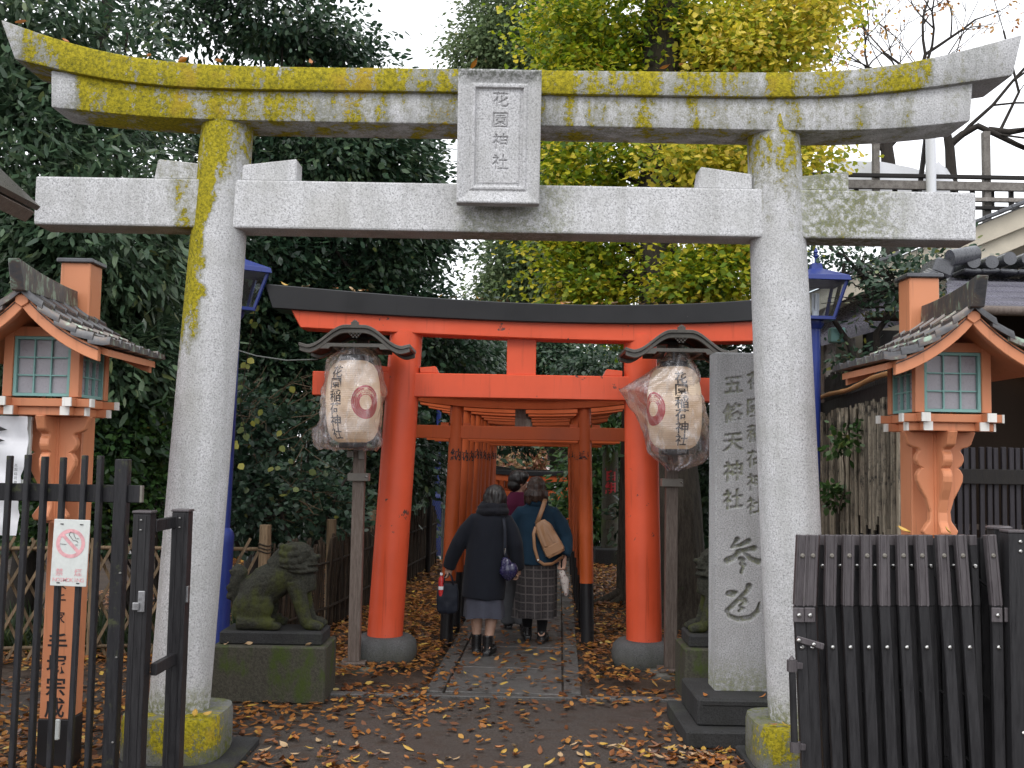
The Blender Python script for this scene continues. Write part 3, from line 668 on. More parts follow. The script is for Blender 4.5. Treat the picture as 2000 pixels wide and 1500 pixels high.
# ================================================================== tunnel of small torii
def small_torii(name, label, group, loc, rz, s=1.0, text_l='納', text_r='奉', top=True):
    t = thing(name, label, 'torii gate', loc, rz, group)
    hw, hb = 0.605 * s, 0.665 * s      # half spacing at top and foot
    for sg in (-1, 1):
        xb, xt = sg * hb, sg * hw; Z = 2.26 * s
        def px_(z): return lerp(xb, xt, z / Z)
        zb = 0.62 * s
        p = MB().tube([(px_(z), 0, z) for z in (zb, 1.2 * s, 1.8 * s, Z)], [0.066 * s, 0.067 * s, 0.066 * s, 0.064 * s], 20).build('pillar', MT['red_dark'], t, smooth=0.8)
        f = MB().tube([(px_(z), 0, z) for z in (-0.02, 0.3 * s, zb)], [0.061 * s, 0.062 * s, 0.063 * s], 20).build('black_foot', MT['black_low'], t, smooth=0.8)
        ch = text_l if sg < 0 else text_r
        if ch:
            w_ = MB(); zc = 1.80 * s; r = 0.0685 * s; a0 = 0.30 if sg < 0 else 0.30
            def fn(u, v, r=r, xc=px_(zc)):
                a = u / r + (0.22 if sg < 0 else -0.22); return (xc + r * math.sin(a), -r * math.cos(a), v)
            write(w_, ch, fn, 0, zc + 0.06 * s, 0.115 * s, bold=0.02)
            w_.build('inscription', MT['ink'], p, recalc=False)
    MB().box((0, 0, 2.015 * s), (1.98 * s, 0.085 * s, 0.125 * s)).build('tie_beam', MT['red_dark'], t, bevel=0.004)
    n = 15; r1 = []; r2 = []
    for i in range(n):
        u = i / (n - 1) * 2 - 1; up = 0.075 * s * abs(u) ** 2.4; x = u
        r1.append([(x * 1.06 * s, -0.075 * s, 2.24 * s + up), (x * 1.09 * s, -0.075 * s, 2.34 * s + up), (x * 1.09 * s, 0.075 * s, 2.34 * s + up), (x * 1.06 * s, 0.075 * s, 2.24 * s + up)])
        r2.append([(x * 1.10 * s, -0.10 * s, 2.342 * s + up), (x * 1.13 * s, -0.10 * s, 2.41 * s + up), (x * 1.13 * s, 0.10 * s, 2.41 * s + up), (x * 1.10 * s, 0.10 * s, 2.342 * s + up)])
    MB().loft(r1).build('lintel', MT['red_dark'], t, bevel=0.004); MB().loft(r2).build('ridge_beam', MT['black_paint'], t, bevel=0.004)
    MB().box((0, 0, 2.16 * s), (0.10 * s, 0.05 * s, 0.17 * s)).build('centre_strut', MT['post_wood'], t)
    for sg in (-1, 1):
        for q in (-1, 1):
            MB().box((sg * (hw + 0.008) + q * 0.105 * s, 0, 2.09 * s), (0.075 * s, 0.065 * s, 0.028 * s)).build('wedge', MT['red_dark'], t)
    return t
ordn = ['first', 'second', 'third', 'fourth', 'fifth', 'sixth', 'seventh', 'eighth', 'ninth', 'last']
ys_t = [9.75, 10.55, 11.25, 12.1, 12.85, 13.6, 14.35, 15.1, 15.85]
first = None
for i, y in enumerate(ys_t):
    cx = W(1009, 1257, 9.75).x + (y - 9.75) * 0.0405
    lab = ('%s torii of the dim orange tunnel, counted from the front' % ordn[i]) if i < 8 else 'innermost torii of the dim orange tunnel before the view beyond'
    if first is None: first = small_torii('small_torii', lab, 'small torii forming the tunnel', (cx, y, 0), -0.03); continue
    t = copy_tree(first); t.location = (cx + random.uniform(-.012, .012), y, random.uniform(-.02, .015)); t.rotation_euler = (0, random.uniform(-.006, .006), -0.035); t['label'] = lab
# second run, lower down the steps and bending right
low = None
for i, (y, dx) in enumerate(((20.6, 0.0), (21.5, 0.10), (22.4, 0.24), (23.3, 0.42))):
    loc = (0.43 + dx, y, -1.45); lab = ['black-ridged torii at the head of the lower run seen through the tunnel', 'second torii of the lower run beyond the tunnel', 'third torii of the lower run beyond the tunnel', 'farthest torii of the lower run beyond the tunnel'][i]
    if low is None: low = small_torii('small_torii', lab, 'small torii beyond the steps', loc, -0.12, 1.22)
    else:
        t = copy_tree(low); t.location = loc; t.rotation_euler = (0, 0, -0.12 - 0.05 * i); t['label'] = lab
# ================================================================== orange street-side shrine lanterns
def orange_lantern(loc, label, text=True):
    t = thing('shrine_lantern', label, 'lantern', loc, 0, 'orange roofed lanterns flanking the gate')
    po = MB().box((0, 0, 1.575), (0.172, 0.172, 2.59)).build('post', MT['orange'], t, bevel=0.006)
    MB().box((0, 0, 0.14), (0.18, 0.18, 0.28)).build('black_foot', MT['black_low'], t, bevel=0.004)
    MB().box((0, 0, 2.882), (0.21, 0.21, 0.025)).build('post_cap', MT['tile'], po, bevel=0.005)
    if text:
        w = MB(); fn = lambda u, v: (u, -0.0885, v)
        z = write(w, '奉納', fn, 0, 1.335, 0.105, 1.12, 0.015); z = write(w, '表千家', fn, 0, z - 0.03, 0.07, 1.35, 0.012); write(w, '手塚宗成', fn, 0, z - 0.03, 0.112, 1.06, 0.015)
        w.build('inscription', MT['ink'], po, recalc=False)
    by = -0.25                                   # body centre
    # carved brackets: scrolled boards on a cross plan under the body
    outl = [(0.0, 1.40), (0.085, 1.40), (0.098, 1.425), (0.085, 1.445), (0.060, 1.48), (0.055, 1.53), (0.075, 1.60), (0.105, 1.655), (0.125, 1.70), (0.128, 1.735), (0.112, 1.765), (0.098, 1.772), (0.118, 1.785), (0.134, 1.815), (0.130, 1.845), (0.112, 1.868), (0.122, 1.882), (0.150, 1.888), (0.172, 1.90), (0.200, 1.975), (0.0, 1.975)]
    for rz in (PI / 2, 0, PI):
        b = MB().prism([(a, z) for a, z in outl], -0.026, 0.026).build('carved_bracket', MT['orange'], t, bevel=0.006)
        b.rotation_euler = (0, 0, {PI / 2: -PI / 2, 0: 0, PI: PI}[rz]); b.location = (0, by, 0)
    MB().box((0, by, 1.68), (0.075, 0.075, 0.585)).build('bracket_core', MT['orange'], t)
    MB().box((0, -0.11, 1.90), (0.12, 0.22, 0.10)).build('bracket_arm', MT['orange'], t)
    # crossing sill beams with white painted ends
    for lz, L, sp in ((2.045, 0.54, 0.175), (1.998, 0.47, 0.150)):
        for sx in (-1, 1):
            b1 = MB().box((sx * sp, by, lz), (0.046, L - 0.012, 0.046)).build('sill_beam', MT['orange'], t, bevel=0.003)
            for sy in (-1, 1): MB().box((sx * sp, by + sy * (L / 2), lz), (0.047, 0.012, 0.047)).build('white_tip', MT['white_paint'], b1)
            b2 = MB().box((0, by + sx * sp, lz - 0.002), (L - 0.012, 0.046, 0.044)).build('sill_beam', MT['orange'], t, bevel=0.003)
            for sy in (-1, 1): MB().box((sy * (L / 2), by + sx * sp, lz - 0.002), (0.012, 0.047, 0.045)).build('white_tip', MT['white_paint'], b2)
    MB().box((0, by, 2.0), (0.34, 0.34, 0.05)).build('floor_board', MT['orange'], t)
    hw = 0.205; z0, z1 = 2.072, 2.44
    for sx in (-1, 1):
        for sy in (-1, 1): MB().box((sx * (hw - 0.025), by + sy * (hw - 0.025), (z0 + z1) / 2), (0.05, 0.05, z1 - z0)).build('corner_post', MT['orange'], t, bevel=0.003)
    for sy in (-1, 1):
        MB().box((0, by + sy * (hw - 0.028), 2.425), (2 * hw - 0.1, 0.04, 0.05)).build('head_rail', MT['orange'], t)
        MB().box((sy * (hw - 0.028), by, 2.425), (0.04, 2 * hw - 0.1, 0.05)).build('head_rail', MT['orange'], t)
    # windows: teal frame, 3 x 3 panes
    ww = 2 * hw - 0.104; wz0, wz1 = z0 + 0.004, 2.398
    for face in range(3):
        ang = (0, PI / 2, -PI / 2)[face]
        f = MB(); y_ = -(hw - 0.022)
        fw = 0.016; H = wz1 - wz0; zc = (wz0 + wz1) / 2
        for s in (-1, 1):
            f.box((s * (ww / 2 - fw / 2), y_, zc), (fw, 0.022, H)); f.box((0, y_, zc + s * (H / 2 - fw / 2)), (ww - 2 * fw, 0.022, fw))
        iw, ih = ww - 2 * fw, H - 2 * fw
        for s in (-1, 1):
            f.box((s * iw / 6, y_, zc), (0.007, 0.016, ih)); 
            for q in (-1, 0, 1): f.box((q * iw / 3, y_ + 0.001, zc + s * ih / 6), (iw / 3 - 0.0075, 0.014, 0.007))
        fr = f.build('window_frame', MT['teal'], t); fr.location = (0, by, 0); fr.rotation_euler = (0, 0, ang)
        for i in range(3):
            for j in range(3):
                MB().box(((i - 1) * iw / 3, y_ + 0.012, zc + (j - 1) * ih / 3), (iw / 3 - 0.004, 0.004, ih / 3 - 0.004)).build('pane', MT['glass_frost'], fr)
    # roof: concave gable with the ridge running front to back
    yf, yb = -0.70, 0.09
    def prof(s):           # s 0 ridge .. 1 eave : x, z
        return 0.445 * s, 2.615 - 0.335 * s ** 0.88 + 0.040 * s ** 2.2 - 0.02 * math.sin(s * PI)
    def nrm(s):
        a = prof(max(0, s - .02)); b = prof(min(1, s + .02)); return math.atan2(b[1] - a[1], b[0] - a[0])
    for sg in (-1, 1):
        rows = []
        for k in range(11):
            x, z = prof(k / 10 * 0.97); rows.append([Vector((sg * x, yf + 0.05, z - 0.012)), Vector((sg * x, yb - 0.03, z - 0.012))])
        sh = MB(); vs = []
        for k in range(11):
            x, z = prof(k / 10 * 0.97)
            vs.append([(sg * x, yf + 0.05, z - 0.010), (sg * x, yb - 0.03, z - 0.010), (sg * x, yb - 0.03, z - 0.045), (sg * x, yf + 0.05, z - 0.045)])
        sh.loft([[Vector(p) for p in r] for r in vs]); sh.build('roof_board', MT['orange'], t)
        # bargeboards front and back
        for yy in (yf, yb - 0.035):
            up = [prof(k / 10 * 0.90) for k in range(11)]
            poly = [(sg * x, z - 0.012) for x, z in up] + [(sg * x, z - 0.012 - 0.085 + 0.01 * (i / 10)) for i, (x, z) in reversed(list(enumerate(up)))]
            bb = MB().prism(poly, yy, yy + 0.04).build('bargeboard', MT['orange'], t, bevel=0.003)
            MB().prism([(sg * x, z - 0.024) for x, z in up] + [(sg * x, z - 0.030) for x, z in reversed(up)], yy - 0.004, yy + 0.002).build('trim_line', MT['ink_faded'], bb) if yy == yf else None
        # tiles
        ncol, nrow = 6, 5; cw = (yb - yf + 0.06) / ncol
        tw = cw * 0.98; tl = 1.0 / nrow
        for r in range(nrow):
            s0 = r * tl; s1 = min(1.06, s0 + tl * 1.28); me_key = None
            rings = []
            for q in range(4):
                s = lerp(s0, s1, q / 3); x, z = prof(min(1, s)); 
                if s > 1: x += (s - 1) * 0.445
                lift = 0.006 + 0.026 * (q / 3)
                ring = []
                for w_, dz in ((-0.5, -0.006), (-0.40, 0.020), (-0.18, 0.012), (0.15, 0.008), (0.42, 0.012), (0.5, -0.004)): ring.append((sg * x, w_ * tw, z + lift + dz))
                for w_, dz in ((0.5, -0.020), (-0.5, -0.022)): ring.append((sg * x, w_ * tw, z + lift + dz))
                rings.append(ring)
            src = MB().loft([[Vector(p) for p in rg] for rg in rings]).mesh('roof_tile', smooth=0.6); src.materials.append(MT['copper'])
            for c in range(ncol):
                o = bpy.data.objects.new('roof_tile', src); COL.objects.link(o); o.parent = t; o.location = (0, yf - 0.03 + (c + 0.5) * cw, random.uniform(-.003, .003))
    # ridge cap rising at its ends
    rings = []
    for k in range(13):
        u = k / 12; y_ = lerp(yf - 0.06, -0.11, u); up = 0.055 * (1 - u) ** 2 
        rings.append([Vector((-0.035, y_, 2.60)), Vector((-0.030, y_ - 0.06 * (1 - u), 2.70 + up)), Vector((0.030, y_ - 0.06 * (1 - u), 2.70 + up)), Vector((0.035, y_, 2.60))])
    MB().loft(rings).build('ridge_cap', MT['copper'], t, bevel=0.004)
    MB().prism([(-0.035, 2.585), (0.035, 2.585), (0.035, 2.545), (0.020, 2.535), (0, 2.522), (-0.020, 2.535), (-0.035, 2.545)], yf - 0.012, yf + 0.02).build('gable_pendant', MT['orange'], t, bevel=0.003)
    return t
lan1 = orange_lantern((-2.535, 5.95, 0), 'orange wooden lantern on an inscribed post behind the black picket fence')
lan2 = copy_tree(lan1); lan2.location = (2.375, 5.95, 0); lan2['label'] = 'orange wooden lantern rising behind the folded accordion gate'
for ch in list(lan2.children):
    for g in list(ch.children):
        if g.name.startswith('inscription'): bpy.data.objects.remove(g)

# ================================================================== paper lanterns under little curved roofs
def plastic():
    m = NT('clear_plastic_film'); p = m.obj()
    tr = m.n('ShaderNodeBsdfTransparent'); tr.inputs[0].default_value = (0.93, 0.93, 0.95, 1)
    gl = m.n('ShaderNodeBsdfGlossy'); gl.inputs['Roughness'].default_value = 0.16; gl.inputs[0].default_value = (0.95, 0.95, 1, 1)
    df = m.n('ShaderNodeBsdfDiffuse'); df.inputs[0].default_value = (0.86, 0.85, 0.88, 1)
    n = m.noise(p, 11, 5, 0.6); w = m.noise(m.mp(p, (1, 1, 0.6)), 23, 4, 0.65)
    bp = m.n('ShaderNodeBump'); bp.inputs['Strength'].default_value = 0.6; bp.inputs['Distance'].default_value = 0.03; m.link(m.ma('ADD', n, m.ma('MULTIPLY', w, 0.5)), bp.inputs['Height']); m.link(bp.outputs[0], gl.inputs['Normal']); m.link(bp.outputs[0], df.inputs['Normal'])
    fr = m.n('ShaderNodeFresnel'); fr.inputs[0].default_value = 1.45; m.link(bp.outputs[0], fr.inputs['Normal'])
    s1 = m.n('ShaderNodeMixShader'); m.link(m.ma('ADD', 0.07, m.ma('MULTIPLY', m.rng(m.ma('ABSOLUTE', m.ma('SUBTRACT', m.noise(m.mp(p, (1.6, 1.6, 0.35)), 5, 3, 0.5), 0.5)), 0.05, 0.0), 0.17)), s1.inputs[0]); m.link(tr.outputs[0], s1.inputs[1]); m.link(df.outputs[0], s1.inputs[2])  # whitish diffuse along noise ridges paints the film's sheen into its folds
    s2 = m.n('ShaderNodeMixShader'); m.link(m.ma('ADD', m.ma('MULTIPLY', fr.outputs[0], 0.55), 0.05), s2.inputs[0]); m.link(s1.outputs[0], s2.inputs[1]); m.link(gl.outputs[0], s2.inputs[2])
    m.link(s2.outputs[0], m.out.inputs[0]); return m.m
MT['film'] = plastic()
def paper():
    m = NT('lantern_paper'); p = m.obj(); n = m.noise(p, 5, 4)
    c = m.ramp(n, [(0.3, (0.70, 0.60, 0.50)), (0.6, (0.84, 0.76, 0.66)), (0.8, (0.88, 0.80, 0.70))]); m.col(c); m.ro(0.7)
    tr = m.n('ShaderNodeBsdfTranslucent'); m.link(c, tr.inputs[0]); mx = m.n('ShaderNodeMixShader'); mx.inputs[0].default_value = 0.3
    m.link(m.b.outputs[0], mx.inputs[1]); m.link(tr.outputs[0], mx.inputs[2]); m.link(mx.outputs[0], m.out.inputs[0]); return m.m
MT['paper'] = paper()
def lantern_stand(loc, label):
    t = thing('lantern_stand', label, 'lantern stand', loc, 0, 'roofed stands of the paper lanterns')
    MB().box((0, 0, 0.03), (0.36, 0.34, 0.06)).build('concrete_pad', MT['concrete'], t, bevel=0.015)
    MB().box((0, 0, 0.075), (0.21, 0.20, 0.03)).build('foot_plate', MT['post_wood'], t, bevel=0.006)
    MB().box((0, 0, 1.42), (0.098, 0.085, 2.66)).build('post', MT['post_wood'], t, bevel=0.004)
    cl = MB().box((0, -0.012, 1.60), (0.175, 0.125, 0.065)).build('clamp', MT['bracket'], t, bevel=0.004)
    MB().lathe([(0.010, 0), (0.012, 0.004), (0.006, 0.012)], (0.07, -0.08, 1.60), 10).build('bolt', MT['bolt'], cl)
    sw = MB().box((0.02, -0.052, 1.80), (0.045, 0.03, 0.10)).build('switch_plate', MT['bracket'], t, bevel=0.003)
    MB().box((-0.07, -0.05, 1.79), (0.055, 0.05, 0.055)).build('socket_box', MT['bracket'], t, bevel=0.004)
    for sx in (-1, 1): MB().bar((sx * 0.16, 0, 2.655), (sx * 0.16, -0.42, 2.655), 0.03, 0.04).build('roof_arm', MT['post_wood'], t)
    MB().box((0, -0.02, 2.655), (0.5, 0.05, 0.05)).build('roof_arm', MT['post_wood'], t)
    # curved (karahafu) roof extruded front to back
    def kz(u):   # u -1..1
        a = abs(u); return 0.165 * (0.5 + 0.5 * math.cos(min(1, max(0, (a - 0.16) / 0.70)) * PI)) - 0.012 * max(0, a - 0.86) / 0.14 * -1.5
    N = 40; us = [i / N * 2 - 1 for i in range(N + 1)]
    def shell(z_up, z_dn, y0, y1, hw, name, mat, bev=0.003):
        b = MB(); b.loft([[Vector((u * hw, y0, 2.63 + kz(u) + z_up)), Vector((u * hw, y1, 2.63 + kz(u) + z_up)), Vector((u * hw, y1, 2.63 + kz(u) + z_dn)), Vector((u * hw, y0, 2.63 + kz(u) + z_dn))] for u in us]); return b.build(name, mat, t, bevel=bev, smooth=0.5)
    shell(0.028, 0.0, -0.47, 0.07, 0.445, 'roof_sheet', MT['bronze'])
    shell(0.0, -0.038, -0.455, -0.42, 0.440, 'fascia', MT['bronze'])
    shell(0.0, -0.038, 0.015, 0.05, 0.440, 'fascia', MT['bronze'])
    shell(-0.001, -0.012, -0.42, 0.015, 0.43, 'soffit', MT['dark_board'], 0)
    MB().prism([(-0.25, 2.675), (0.25, 2.675), (0.30, 2.628), (0.205, 2.628), (0.195, 2.645), (-0.195, 2.645), (-0.205, 2.628), (-0.30, 2.628)], -0.452, -0.43).build('cross_board', MT['bronze'], t, bevel=0.002)
    # little pierced pendant under the arch
    pn = MB()
    for r in range(4):
        for c in range(-(4 - r), 5 - r):
            if (r + c) % 2 == 0: pn.box((c * 0.014, -0.445, 2.768 - r * 0.014), (0.012, 0.008, 0.012), Matrix.Rotation(PI / 4, 3, 'Y'))
    pn.build('pierced_pendant', MT['bronze'], t)
    MB().prism([(-0.035, 2.815), (0.035, 2.815), (0.03, 2.832), (0.034, 2.842), (0.022, 2.845), (0.015, 2.858), (0.006, 2.856), (0, 2.868), (-0.006, 2.856), (-0.015, 2.858), (-0.022, 2.845), (-0.034, 2.842), (-0.03, 2.832)], -0.47, -0.44).build('ridge_ornament', MT['bronze'], t, bevel=0.002)
    return t
s1 = W(691, 1310, 8.6); s1.z = 0
stand1 = lantern_stand(s1, 'slim timber post with bronze arched roof beside the left red pillar')
s2 = W(1309, 1322, 8.55); s2.z = 0
stand2 = copy_tree(stand1); stand2.location = s2; stand2['label'] = 'slim timber post with bronze arched roof beside the right red pillar'
# lantern bodies
LR = [(0.105, 0.0), (0.165, 0.03), (0.20, 0.09), (0.216, 0.18), (0.222, 0.30), (0.222, 0.40), (0.214, 0.50), (0.195, 0.59), (0.16, 0.645), (0.105, 0.675)]
def lr(z): return float(np.interp(z, [p[1] for p in LR], [p[0] for p in LR]))
def paper_lantern(loc, label, a_text, a_emb, tilt):
    t = thing('paper_lantern', label, 'lantern', loc, 0, 'paper lanterns of the shrine')
    b = MB(); prof = []
    for i in range(121):
        z = 0.675 * i / 120; prof.append((lr(z) + 0.0022 * math.cos(i / 3 * 2 * PI), z))
    b.lathe(prof, (0, 0, 0), 40); bd = b.build('paper_body', MT['paper'], t, smooth=True)
    MB().lathe([(0.10, -0.045), (0.112, -0.04), (0.112, 0.006), (0.10, 0.008)], n=28).build('bottom_ring', MT['black_low'], t, smooth=0.5)
    MB().lathe([(0.10, 0.668), (0.112, 0.670), (0.112, 0.715), (0.10, 0.72)], n=28).build('top_ring', MT['black_low'], t, smooth=0.5)
    MB().tube([(0, 0, 0.70), (0, 0, 0.83)], 0.008, 8).build('hanging_rod', MT['metal'], t)
    def fnA(a0):
        def fn(u, v):
            R = lr(v) + 0.0036; a = a0 + u / 0.222; return (R * math.sin(a), -R * math.cos(a), v)
        return fn
    w = MB(); write(w, '花園稲荷神社', fnA(a_text), 0, 0.620, [0.097] * 6, 1.02, 0.015, wide=1.16); w.build('inscription', MT['ink'], bd, recalc=False)
    # emblem: ring of rice ears, drawn as concentric red arcs with a leafy upper half
    e = MB(); fn = fnA(a_emb); zc = 0.325
    def arc(r0, r1, d0, d1, n=26):
        vs = []; 
        for i in range(n + 1):
            a = math.radians(lerp(d0, d1, i / n)); k = (math.cos(a), math.sin(a))
            vs += [fn(r0 * k[0], zc + r0 * 1.12 * k[1]), fn(r1 * k[0], zc + r1 * 1.12 * k[1])]
        e.add(vs, [(2 * i, 2 * i + 1, 2 * i + 3, 2 * i + 2) for i in range(n)])
    for j in range(5):
        r0 = 0.055 + j * 0.0135; lo, hi = (-205, 25) if j >= 2 else (-235, 50); arc(r0, r0 + 0.0115, lo, hi)
    arc(0.108, 0.1225, 25, 155, 16); arc(0.055, 0.060, 50, 125, 10); arc(0.0945, 0.1045, 25, 80, 8); arc(0.0945, 0.1045, 100, 155, 8)
    for j in range(22):
        a = math.radians(30 + (j % 11) * 12); r = 0.072 + 0.016 * (j // 11); cx, cz = r * math.cos(a), r * math.sin(a) * 1.12; q = a + 0.8 * (1 if j % 2 else -1)
        d = (math.cos(q) * 0.009, math.sin(q) * 0.009); n_ = (-d[1] * 0.45, d[0] * 0.45)
        e.add([fn(cx - d[0], zc + cz - d[1]), fn(cx + n_[0], zc + cz + n_[1]), fn(cx + d[0], zc + cz + d[1]), fn(cx - n_[0], zc + cz - n_[1])], [(0, 1, 2, 3)])
    e.build('rice_ear_emblem', MT['red_ink'], bd, recalc=False)
    ld = bpy.data.lights.new('lantern_bulb', 'POINT'); ld.energy = 1.3; ld.color = (1, 0.72, 0.42); ld.shadow_soft_size = 0.03
    lo = bpy.data.objects.new('lantern_bulb', ld); COL.objects.link(lo); lo.parent = t; lo.location = (0, 0, 0.36)
    t.rotation_euler = (0, tilt, 0); return t
def film_bag(loc, label, rows, seed):
    """rows: (z, cx, half width, half depth, angle)"""
    t = None; n = 64; zs = np.linspace(0, 1, 46); rows = sorted(rows); zz = [r[0] for r in rows]
    rings = []
    for q in zs:
        z = lerp(zz[0], zz[-1], q); c = [float(np.interp(z, zz, [r[k] for r in rows])) for k in (1, 2, 3, 4)]
        P = []
        for i in range(n):
            a = 2 * PI * i / n
            pt = np.array([[math.cos(a) * 2.2 + seed, math.sin(a) * 2.2, z * 5]]); pt2 = pt * 2.4
            w = 1 + 0.13 * float(vnoise(pt, seed)[0]) + 0.08 * float(vnoise(pt2, seed + 1)[0])
            fold = 1 - abs(float(vnoise(pt2 * 1.3, seed + 5)[0])) * 0.05
            x, y = math.cos(a) * c[1] * w * fold, math.sin(a) * c[2] * w * fold
            P.append(Vector((c[0] + x, y, z + 0.018 * float(vnoise(pt2, seed + 2)[0]))))
        rings.append(P)
    b = MB().loft(rings, cap=False); o = b.build('plastic_cover', MT['film'], None, smooth=True, recalc=False); o.location = loc
    return tag(o, label, 'plastic bag', 'plastic bags over the paper lanterns')
l1 = W(689, 865, 8.40); paper_lantern(l1, 'left paper lantern, black writing left of a red emblem, under clear plastic', -0.55, 0.62, math.radians(-1.0))
l2 = W(1318, 878, 8.35); paper_lantern(l2, 'right paper lantern, black writing right of a red emblem, under clear plastic', 0.12, -1.02, math.radians(-1.0))
film_bag(l1, 'crumpled clear plastic bag wrapped over the left paper lantern', [(-0.06, -0.03, 0.23, 0.16, 0), (-0.02, -0.035, 0.275, 0.24, 0), (0.10, -0.035, 0.285, 0.26, 0), (0.25, -0.015, 0.265, 0.26, 0), (0.45, 0.0, 0.252, 0.26, 0), (0.60, 0.0, 0.235, 0.24, 0), (0.70, 0.0, 0.20, 0.20, 0), (0.80, 0.01, 0.10, 0.11, 0)], 3)
film_bag(l2, 'clear plastic bag with a pulled out corner wrapped over the right paper lantern', [(-0.17, 0.0, 0.05, 0.05, 0), (-0.10, 0.06, 0.17, 0.15, 0), (-0.02, 0.03, 0.26, 0.23, 0), (0.12, 0.0, 0.262, 0.25, 0), (0.30, -0.04, 0.275, 0.26, 0), (0.42, -0.085, 0.315, 0.25, 0), (0.475, -0.115, 0.325, 0.22, 0), (0.53, -0.07, 0.275, 0.24, 0), (0.62, 0.0, 0.205, 0.22, 0), (0.70, 0.02, 0.15, 0.17, 0), (0.80, 0.02, 0.09, 0.10, 0)], 9)

# ================================================================== blue street lamps
def glass():
    m = NT('lamp_glass'); tr = m.n('ShaderNodeBsdfTransparent'); tr.inputs[0].default_value = (0.82, 0.86, 0.88, 1); gl = m.n('ShaderNodeBsdfGlossy'); gl.inputs['Roughness'].default_value = 0.08
    s = m.n('ShaderNodeMixShader'); s.inputs[0].default_value = 0.12; m.link(tr.outputs[0], s.inputs[1]); m.link(gl.outputs[0], s.inputs[2]); m.link(s.outputs[0], m.out.inputs[0]); return m.m
MT['glass'] = glass()
def blue_lamp(loc, label, rz, lean, plate=False, head=True, group='blue street lamps'):
    t = thing('street_lamp', label, 'street lamp', loc, 0, group)
    MB().lathe([(0.105, 0), (0.105, 0.12), (0.092, 0.16), (0.088, 1.02), (0.090, 1.08), (0.078, 1.12), (0.055, 1.15)], n=24).build('pole_base', MT['blue'], t, smooth=0.6)
    pole = MB().tube([(0, 0, 1.1), (0, 0, 2.2), (0, 0, 3.0)], [0.052, 0.050, 0.045], 20).build('pole', MT['blue'], t, smooth=0.8)
    if plate:
        MB().box((0.012, -0.056, 2.0), (0.062, 0.012, 0.42)).build('name_plate', MT['black_low'], pole, bevel=0.002)
        w = MB(); write(w, '下の小さ', lambda u, v: (0.012 + u, -0.0635, v), 0, 2.19, 0.055, 1.7, 0.01); w.build('lettering', MT['bracket'], pole, recalc=False)
        fr = MB(); fr.box((0.012, -0.0635, 2.20), (0.058, 0.002, 0.004)); fr.box((0.012, -0.0635, 1.80), (0.058, 0.002, 0.004)); fr.box((-0.016, -0.0635, 2.0), (0.003, 0.002, 0.404)); fr.box((0.040, -0.0635, 2.0), (0.003, 0.002, 0.404)); fr.build('plate_border', MT['bracket'], pole)
    MB().lathe([(0.05, 2.93), (0.075, 2.97), (0.075, 3.0)], n=16).build('collar', MT['blue'], t, smooth=0.6)
    hd = bpy.data.objects.new('lamp_head', None); 
    def sq(h, z): return [Vector((h * a, h * b, z)) for a, b in ((-1, -1), (1, -1), (1, 1), (-1, 1))]
    f = MB(); b0, b1, zb, zt_ = 0.125, 0.205, 3.02, 3.33
    base = MB(); base.loft([sq(0.135, 3.0), sq(0.135, 3.03)]); o = base.build('lamp_head', MT['blue'], t, bevel=0.004); o.rotation_euler = (0, 0, rz)
    for a, b in ((-1, -1), (1, -1), (1, 1), (-1, 1)): MB().bar((a * b0, b * b0, zb), (a * b1, b * b1, zt_), 0.022, 0.022).build('frame_bar', MT['blue'], o)
    for k in range(4):
        R = Matrix.Rotation(k * PI / 2, 3, 'Z'); p = MB().add([R @ Vector(v) for v in ((-b0, -b0, zb), (b0, -b0, zb), (b1, -b1, zt_), (-b1, -b1, zt_))], [(0, 1, 2, 3)]); p.build('glass_pane', MT['glass'], o, recalc=False)
    MB().loft([sq(0.235, 3.325), sq(0.225, 3.37), sq(0.16, 3.40), sq(0.05, 3.45), sq(0.04, 3.50)]).build('roof', MT['blue'], o, bevel=0.004)
    MB().lathe([(0.012, 3.49), (0.012, 3.55), (0.026, 3.565), (0.012, 3.59), (0.022, 3.60), (0.004, 3.64)], n=12).build('finial', MT['blue'], o, smooth=0.6)
    MB().lathe([(0.03, 3.03), (0.03, 3.09), (0.02, 3.10)], n=12).build('lamp_holder', MT['paper_white'], o)
    for q in range(4): MB().tube([(0.022 * math.cos(q * 1.57), 0.022 * math.sin(q * 1.57), 3.09), (0.022 * math.cos(q * 1.57), 0.022 * math.sin(q * 1.57), 3.24)], 0.012, 8).build('bulb_tube', MT['paper_white'], o)
    t.rotation_euler = (0, lean, 0); return t
b1_ = W(424, 1262, 8.75); b1_.z = 0
blue_lamp(b1_, 'blue street lamp half hidden behind the left stone pillar', 0.5, 0.018, True)
b2_ = W(1586, 1270, 8.75); b2_.z = 0
blue_lamp(b2_, 'blue street lamp with glass head behind the right stone pillar', 0.0, 0.012)
b3_ = W(853, 1000, 19.5); b3_.z = -0.1
blue_lamp(b3_, 'distant blue lamp post left of the orange tunnel', 0.4, 0.0)
